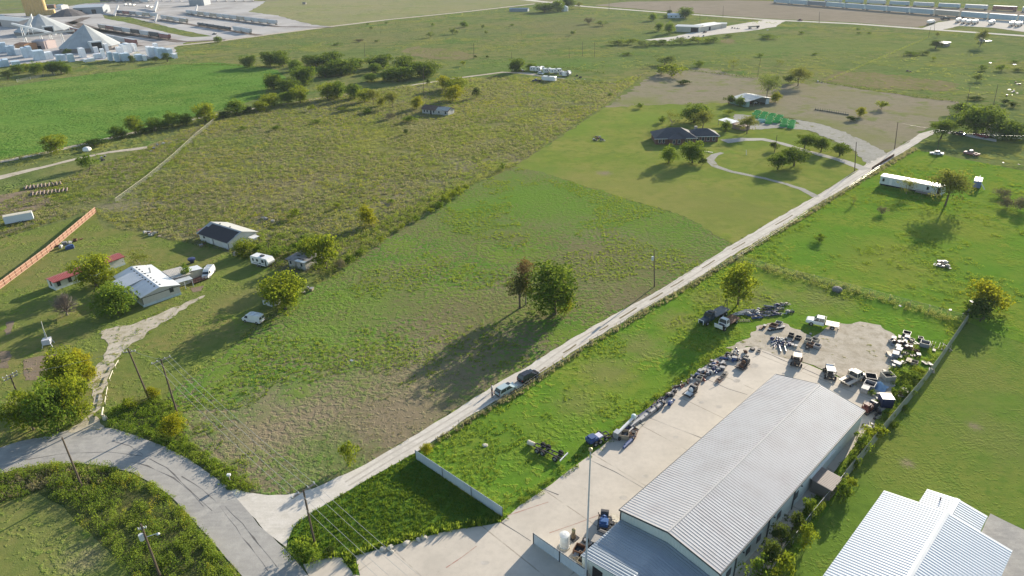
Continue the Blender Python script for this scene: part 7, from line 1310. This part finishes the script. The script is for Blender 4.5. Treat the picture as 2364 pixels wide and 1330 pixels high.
for i in range(74):
    f = rs.random(); g = rs.uniform(-1, 1); x = 1605 + 122 * f + g * 9; y = 872 - 66 * f + g * 9 * (.6 + f) + 4
    it.append((x, y, rs.choice(['engine', 'axle', 'frame', 'pipe', 'engine', 'box', 'axle']), rs.choice(['black', 'dark blue', 'blue', 'red', 'grey', 'silver', 'rust brown', 'white', 'black', 'black']), rs.uniform(.55, 1.0), rs.uniform(-1.2, 1.2)))
it += [(1614, 878, 'crate', 'pale', 1.0, .2), (1608, 890, 'frame', 'rust brown', .9, .2), (1626, 876, 'bar', 'rust brown', .7, .1), (1625, 858, 'box', 'white', .9, .3), (1681, 832, 'pipe', 'blue', 1.4, -1.0), (1737, 808, 'tyre', 'black', 1.3, 0), (1752, 812, 'frame', 'black', .8, .3), (1716, 850, 'frame', 'rust brown', 1.1, .1), (1672, 868, 'frame', 'black', 1.0, .2), (1660, 880, 'frame', 'rust brown', 1.0, .1), (1643, 835, 'tyre', 'grey', 1.2, 0), (1640, 845, 'tyre', 'grey', 1.2, 0)]
scatter_scrap('in the dense scrap cluster', 'dense scrap cluster at the upper concrete edge', it)
it = []
for i in range(9): it.append((1702 + i * 3.4, 728 - i * 1.2 + (i % 2) * 2, 'pipe', 'white' if i % 3 else 'silver', 1.0, -.75))
for i in range(62):
    f = rs.random(); g = rs.uniform(-1, 1); it.append((1728 + 92 * f + g * 8, 730 - 18 * f + g * 11, rs.choice(['pipe', 'pipe', 'axle', 'engine', 'frame']), rs.choice(['silver', 'grey', 'dark blue', 'black', 'white', 'blue', 'grey']), rs.uniform(.6, .95), -.75 + rs.uniform(-.3, .3)))
it += [(1716, 742, 'ladder', 'tan', 1.0, -.8), (1757, 760, 'sheet', 'rust brown', 1.0, .3), (1765, 756, 'box', 'rust brown', .8, .2), (1785, 758, 'crate', 'rust brown', 1.4, .1), (1797, 752, 'crate', 'grey', 1.3, .2)]
for i in range(8): it.append((1776 + i * 4.5, 764 - i * .8, 'box', 'black', .8, .1))
scatter_scrap('in the pipe yard beside the two work trucks', 'pipe yard beside the two work trucks', it)
it = []
for i in range(22): it.append((1782 + rs.uniform(0, 52), 792 + rs.uniform(-8, 9), rs.choice(['engine', 'axle', 'axle', 'pipe']), rs.choice(['blue', 'dark blue', 'black', 'dark blue', 'white']), rs.uniform(.6, .9), rs.uniform(-.5, .5)))
it += [(1800, 808, 'pipe', 'silver', .9, .6), (1812, 808, 'pipe', 'silver', .9, .6), (1829, 800, 'box', 'white', .7, .5), (1837, 802, 'box', 'pale', .7, .5), (1826, 778, 'crate', 'black', 1.1, .3), (1842, 784, 'crate', 'black', 1.1, .1), (1865, 792, 'crate', 'pale', 1.3, .2), (1880, 790, 'crate', 'pale', 1.3, -.2), (1870, 800, 'crate', 'rust brown', 1.2, .1), (1886, 804, 'crate', 'grey', 1.2, .1), (1871, 772, 'sheet', 'pale', .7, .3), (1863, 806, 'frame', 'black', .8, .5)]
scatter_scrap('in the blue scrap group before the dirt yard', 'blue scrap group before the dirt yard', it)
it = [(2062, 786, 'box', 'black', 1.1, .2), (2078, 780, 'sheet', 'white', 1.3, .3), (2083, 790, 'sheet', 'pale', 1.5, -.3), (2088, 796, 'engine', 'black', 1.2, .3), (2092, 776, 'crate', 'black', 1.4, .2), (2093, 784, 'box', 'black', 1.2, .2), (2072, 806, 'box', 'pale', 1.2, .1), (2074, 814, 'box', 'grey', 1.4, .1), (2066, 824, 'box', 'grey', 1.5, .2), (2052, 818, 'sheet', 'tan', 1.4, .6), (2078, 824, 'sheet', 'white', 1.2, .1),
      (2104, 788, 'ladder', 'silver', 1.1, 1.0), (2102, 806, 'frame', 'rust brown', 1.1, .1), (2100, 802, 'crate', 'red', .9, .3), (2104, 822, 'sheet', 'tan', .7, .5), (2112, 822, 'sheet', 'pale', .7, .5), (2135, 840, 'sheet', 'pale', 1.3, 1.0), (2146, 842, 'sheet', 'pale', 1.2, 1.0), (2098, 834, 'sheet', 'tan', 1.6, .2), (2110, 842, 'crate', 'tan', 1.1, .2), (2062, 848, 'box', 'white', .8, .4), (2066, 842, 'box', 'black', 1.0, .4), (2042, 858, 'sheet', 'white', .9, .6), (2156, 810, 'sheet', 'pale', .9, .2), (2134, 800, 'crate', 'grey', 1.6, .2), (2186, 802, 'bar', 'pale', .8, .9), (2150, 858, 'frame', 'grey', .9, .3), (2178, 740, 'sheet', 'white', .1, .2)]
for i in range(26): it.append((2050 + rs.uniform(0, 75), 775 + rs.uniform(0, 75), rs.choice(['box', 'frame', 'engine', 'crate', 'sheet']), rs.choice(['black', 'grey', 'rust brown', 'black', 'tan']), rs.uniform(.7, 1.1), rs.uniform(-1, 1)))
for i in range(9): it.append((2124 + i * 8.6 + rs.uniform(-2, 2), 790 + i * 2.0, 'bar', 'pale', .75, .15))
scatter_scrap('in the scrap beside the screened fence', 'scrap beside the screened fence', it[:-10] + it[-9:])
it = [(2008, 880, 'crate', 'black', 1.9, .5), (2006, 896, 'crate', 'grey', 1.8, .1), (1996, 905, 'box', 'grey', 1.6, .1), (2048, 876, 'crate', 'pale', 1.9, -.7), (2026, 912, 'box', 'white', .6, .2), (2016, 914, 'sheet', 'pale', .9, .5), (2025, 920, 'sheet', 'white', .8, .5), (2080, 916, 'sheet', 'white', 1.2, -.8), (2090, 912, 'frame', 'rust brown', 1.3, -.8), (2098, 908, 'bar', 'rust brown', .8, -.8), (2085, 906, 'box', 'black', 1.0, .3), (2028, 955, 'engine', 'black', 1.0, .5), (2020, 965, 'axle', 'black', 1.0, .2), (1996, 985, 'tyre', 'grey', 1.2, 0), (2006, 992, 'engine', 'grey', .9, .4), (2012, 984, 'frame', 'grey', .8, .4)]
scatter_scrap('in the scrap right of the workshop end', 'scrap right of the workshop end', it)
it = [(1338, 1276, 'crate', 'rust brown', 1.4, .3), (1342, 1290, 'crate', 'tan', 1.1, .2), (1330, 1288, 'box', 'tan', .9, .3), (1326, 1298, 'sheet', 'pale', .7, .1), (1346, 1302, 'crate', 'tan', 1.2, .1), (1340, 1262, 'tyre', 'silver', 1.1, 0), (1420, 1200, 'sheet', 'white', 1.6, .8), (1412, 1214, 'frame', 'grey', 1.0, .4), (1390, 1252, 'frame', 'black', 1.2, .3), (1405, 1240, 'drum', 'black', 1.0, 0), (1352, 1250, 'tyre', 'grey', 1.2, 0), (1440, 1010, 'crate', 'tan', 1.6, .6), (1462, 1005, 'frame', 'rust brown', 1.2, .4), (1454, 1021, 'pipe', 'blue', 1.2, .1), (1450, 1027, 'pipe', 'blue', 1.2, .1), (1452, 1000, 'pipe', 'silver', 1.3, .1)]
scatter_scrap('on the concrete by the workshop front', 'scrap on the concrete by the workshop front', it)
for c_, pts, wh in (((1380, 322), [(0, 0), (8, 2), (-9, 2), (4, -4), (-4, -4), (12, 4), (-3, 3)], 'in the scrap ring on the ranch lawn'), ((2172, 612), [(0, 0), (6, -3), (-6, 3), (14, 6), (4, 6), (10, -2), (-4, -4), (20, 9)], 'in the small scrap heap on the meadow'), ((2245, 712), [(0, 0), (-6, 8), (-12, 14), (6, -8), (8, 4), (-3, -10), (3, 8)], 'in the scrap heap outside the fence corner'),
                     ((2095, 165), [(0, 0), (6, 2)], 'alone in the far right pasture'), ((1888, 190), [(0, 0), (9, 1)], 'at the hay field corner'), ((356, 344), [(0, 0), (-6, 6), (8, -8), (3, 2), (22, -10)], 'at the end of the dirt track'), ((235, 366), [(0, 0), (8, -4), (3, 5)], 'beside the dirt track bush'), ((712, 668), [(0, 0), (-12, 8), (8, 3), (-24, 14)], 'at the pasture edge beyond the shed tree'), ((345, 540), [(0, 0), (14, 2), (-10, -1), (24, 6), (5, 4)], 'on the lawn edge left of the garage'),
                     ((150, 565), [(0, 0), (12, -2), (-18, 4), (24, -8), (-8, 8), (38, -12), (8, 8)], 'on the brush line right of the cedar fence'), ((1590, 86), [(0, 0), (12, 1), (-14, 1), (22, -1), (-26, 2), (34, -2)], 'before the far cream sheds'), ((2340, 212), [(0, 0), (-10, -4), (8, 4), (-16, 10), (4, -20), (14, -16), (-4, 8)], 'in the debris at the right edge'), ((1690, 66), [(0, 0), (6, 0), (12, 1), (16, 1)], 'on the gravel right of the far cream sheds'), ((545, 590), [(0, 0), (8, 2), (-4, -3), (-80, -20), (-72, -26)], 'by the garage corners'), ((1340, 180), [(0, 0), (-14, 6), (10, 4), (-8, -4)], 'beside the far trailers'), ((608, 505), [(0, 0), (6, 4), (22, 8)], 'in the weeds behind the garage'), ((836, 508), [(0, 0), (-6, 3)], 'at the foot of the field bush')):
    it = []
    for j, (dx, dy) in enumerate(pts): 
        s_ = .9 + .5 * rs.random(); s_ *= 1.15 if mpp(*c_) > .3 else .9
        it.append((c_[0] + dx, c_[1] + dy, rs.choice(['box', 'frame', 'engine', 'sheet', 'crate']), rs.choice(['white', 'black', 'rust brown', 'tan', 'grey', 'white', 'pale']), s_, rs.uniform(-1.5, 1.5)))
    scatter_scrap(wh, 'scrap ' + wh, it)
# special things
t = thing('storage_tank', 'upright white tank with ladder in front of the white metal fence', 'tank', G(1303, 1262) + Vector((0, 0, .09)), s=.66); MB().lathe([(1.15, 0), (1.15, .3), (1.0, .35), (1.0, 3.3), (1.12, 3.35), (1.12, 3.5), (.4, 3.62)], 16).build('tank', M('tank_white', (.68, .68, .64), .4, 0, .5), t); MB().cyl((1.15, .2, 0), (1.15, .2, 3.4), .05, .05, 5).cyl((1.15, -.2, 0), (1.15, -.2, 3.4), .05, .05, 5).build('ladder', white_p, t); MB().lathe([(1.35, 0), (1.3, .25)], 12).build('plinth', cream, t)
t = thing('pump', 'brown vertical pump on a black square base behind the white tank', 'pump', G(1324, 1243) + Vector((0, 0, .09)), BA, s=.7); MB().box(-.9, .9, -.9, .9, 0, .15).build('base', darkst, t); MB().lathe([(.5, .15), (.5, 1.2), (.35, 1.3), (.4, 1.7), (.3, 1.8)], 10).build('body', M('brown_pump', (.20, .15, .09), .6), t); MB().lathe([(.38, 1.9), (.42, 2.4), (.2, 2.6)], 10).build('motor', M('olive_motor', (.25, .22, .12), .6), t)
t = thing('dumpster', 'tall navy blue bin with pale lid beside the scrap right of the workshop', 'bin', G(2042, 936) + Vector((0, 0, .1)), BA - .9, s=.85); MB().box(-1.2, 1.2, -1.2, 1.2, .1, 2.3).build('body', M('navy_bin', (.02, .03, .09), .5), t); MB().box(-1.25, 1.25, -1.25, 0, 2.31, 2.4).build('lid', white_p, t); MB().box(-1.25, 1.25, .05, 1.25, 2.31, 2.37).build('rear_lid', tan_m, t)
t = thing('tarp_cover', 'crumpled blue tarpaulin draped beside the black crate', 'tarpaulin', G(2030, 895) + Vector((0, 0, .1)), BA); b = MB(); nx = 6; rgk = random.Random(9)
vs = [(x * .45 - 1.3, y * .45 - 1.3, max(.02, 1.4 - .5 * abs(x - 3) - .35 * abs(y - 3) + rgk.uniform(-.12, .12))) for x in range(7) for y in range(7)]; b.add(vs, [(x * 7 + y, (x + 1) * 7 + y, (x + 1) * 7 + y + 1, x * 7 + y + 1) for x in range(6) for y in range(6)]); b.build('sheet', M('pale_blue_tarpaulin', (.30, .45, .62), .35, 0, .5, var=.3), t)
t = thing('boom_arm', 'long white boom arm with ball joint lying on the concrete yard edge', 'boom', G(1425, 1012) + Vector((0, 0, .1)), head((1425, 1018), (1455, 990))); MB().cyl((0, 0, 1.0), (5.2, 0, 1.3), .28, .25, 10).build('tube', white_p, t); MB().lathe([(.1, -.5), (.45, -.3), (.5, 0), (.4, .4), (.1, .5)], 10, (5.3, 0, 1.4)).build('ball_joint', M('pale_mint', (.52, .62, .58)), t); MB().box(-.7, .5, -.5, .5, .3, 1.5).build('pedestal', steel, t); MB().cyl((-.3, -.8, .35), (-.3, .8, .35), .35, .35, 10).build('wheel', rub, t)
t = thing('mobile_boom', 'small pale hooded machine with a long slanting boom on the shaded lawn', 'machine', G(112, 798), 1.9); MB().prism([(-1.0, .7), (1.0, .7), (.9, 1.7), (-.8, 1.8)], -.8, .8, 'y').build('hood', M('pale_hood', (.50, .50, .55), .4), t); MB().cyl((.3, .1, 1.7), (2.2, .4, 5.2), .12, .06, 6).cyl((.3, -.2, 1.7), (1.3, .2, 3.6), .08, .06, 5).build('boom', M('pale_boom', (.45, .45, .38)), t)
for x in (-.8, .8):
    for s_ in (-1, 1): MB().cyl((x, s_ * .8, .7), (x * 1.2, s_ * 1.0, 0), .08, .08, 5).build('leg', white_p, t)
o = MB().lathe([(1.6, 0), (1.9, .5), (1.7, 1.3), (1.0, 1.8), (.2, 2.0)], 9).build('white_tank', white_p); o.location = G(202, 349); tag(o, 'rounded white tank in the weeds below the farm lane', 'tank')
o = MB().lathe([(1.1, 0), (1.2, .6), (.8, 1.0), (.2, 1.15)], 9).build('hay_bale', M('grey_bale', (.22, .21, .21), .9, var=.6, scale=2)); o.location = G(1932, 672); tag(o, 'large grey lump of wrapped scrap on the back fence line', 'bale')
t = thing('small_boat', 'blue tub on a stand between home porch and garage', 'tub', G(444, 607), .5); MB().lathe([(.7, .5), (1.0, 1.0), (1.05, 1.4), (.5, 1.5)], 10).build('tub', pal['dark blue'], t); MB().box(-.5, .5, -.5, .5, 0, .5).build('stand', darkst, t)
t = thing('tarp_pile', 'dark blue tarpaulin bundle beside the brush line right of the cedar fence', 'tarpaulin', G(162, 574), .5); MB().obox((0, 0, 0), 2.2, 1.4, .8).obox((.2, .1, .8), 1.5, 1.0, .35, rz=.3).build('bundle', pal['blue'], t)
t = thing('wrecked_trailer', 'blue and white wrecked trailer behind the feathery yellow-green tree', 'trailer', G(2254, 432), head((2254, 440), (2262, 415))); MB().box(-2.5, 2.5, -1.1, 1.1, .5, 2.8).build('body', M('dented_blue_panel', (.12, .18, .35), .5, var=.5), t); MB().cyl((-3, -2.5, .4), (-1, 0, 3.2), .15, .15, 5).cyl((-1, 0, 3.2), (1.5, -.2, 3.6), .12, .12, 5).build('arm', white_p, t)
for s_ in (-1, 1): wheel(t, 0, s_ * 1.1, .45)
t = thing('plank', 'pale yellow plank lying on the lawn beside the ranch drive', 'plank', G(1631, 351), head((1617, 349), (1645, 353))); MB().box(-2.6, 2.6, -.35, .35, .06, .25).build('plank', M('pale_yellow_wood', (.62, .58, .38), .7), t)
for i, (x, y, col) in enumerate([(2342, 150, 'white'), (2286, 146, 'white'), (2316, 376, 'white'), (2352, 380, 'tan'), (2350, 195, 'white'), (2338, 213, 'pale'), (2194, 716, 'white'), (2078, 707, 'white'), (812, 833, 'white'), (1772, 70, 'white')]):
    scrap('sheet', col, G(x, y), i * .7, (.4 if y > 300 else 1.0), f"pale sheet of litter {['near the far right bushes', 'glinting in the far right pasture', 'on the grass below the tan-roofed house', 'at the right edge below the tan-roofed house', 'upper one in the right edge debris field', 'lower one in the right edge debris field', 'just outside the chain-link fence corner', 'caught on the back fence', 'lying in the middle of the brown pasture', 'in the brush right of the far cream sheds'][i]}", None)
# ================================================================ AIR
hz = bpy.data.meshes.new('haze'); mbh = MB(); mbh.box(-6000, 6000, -300, 9000, -1, 110); hz.from_pydata(mbh.v, [], mbh.f)
m, t, o = new_mat('haze'); pv = N(t, 'ShaderNodeVolumePrincipled'); pv.inputs['Color'].default_value = (.74, .86, 1.0, 1); pv.inputs['Density'].default_value = 0.00005; pv.inputs['Anisotropy'].default_value = .2
t.links.new(pv.outputs[0], o.inputs['Volume']); hz.materials.append(m); ho = link('haze', hz); ho['kind'] = 'stuff'
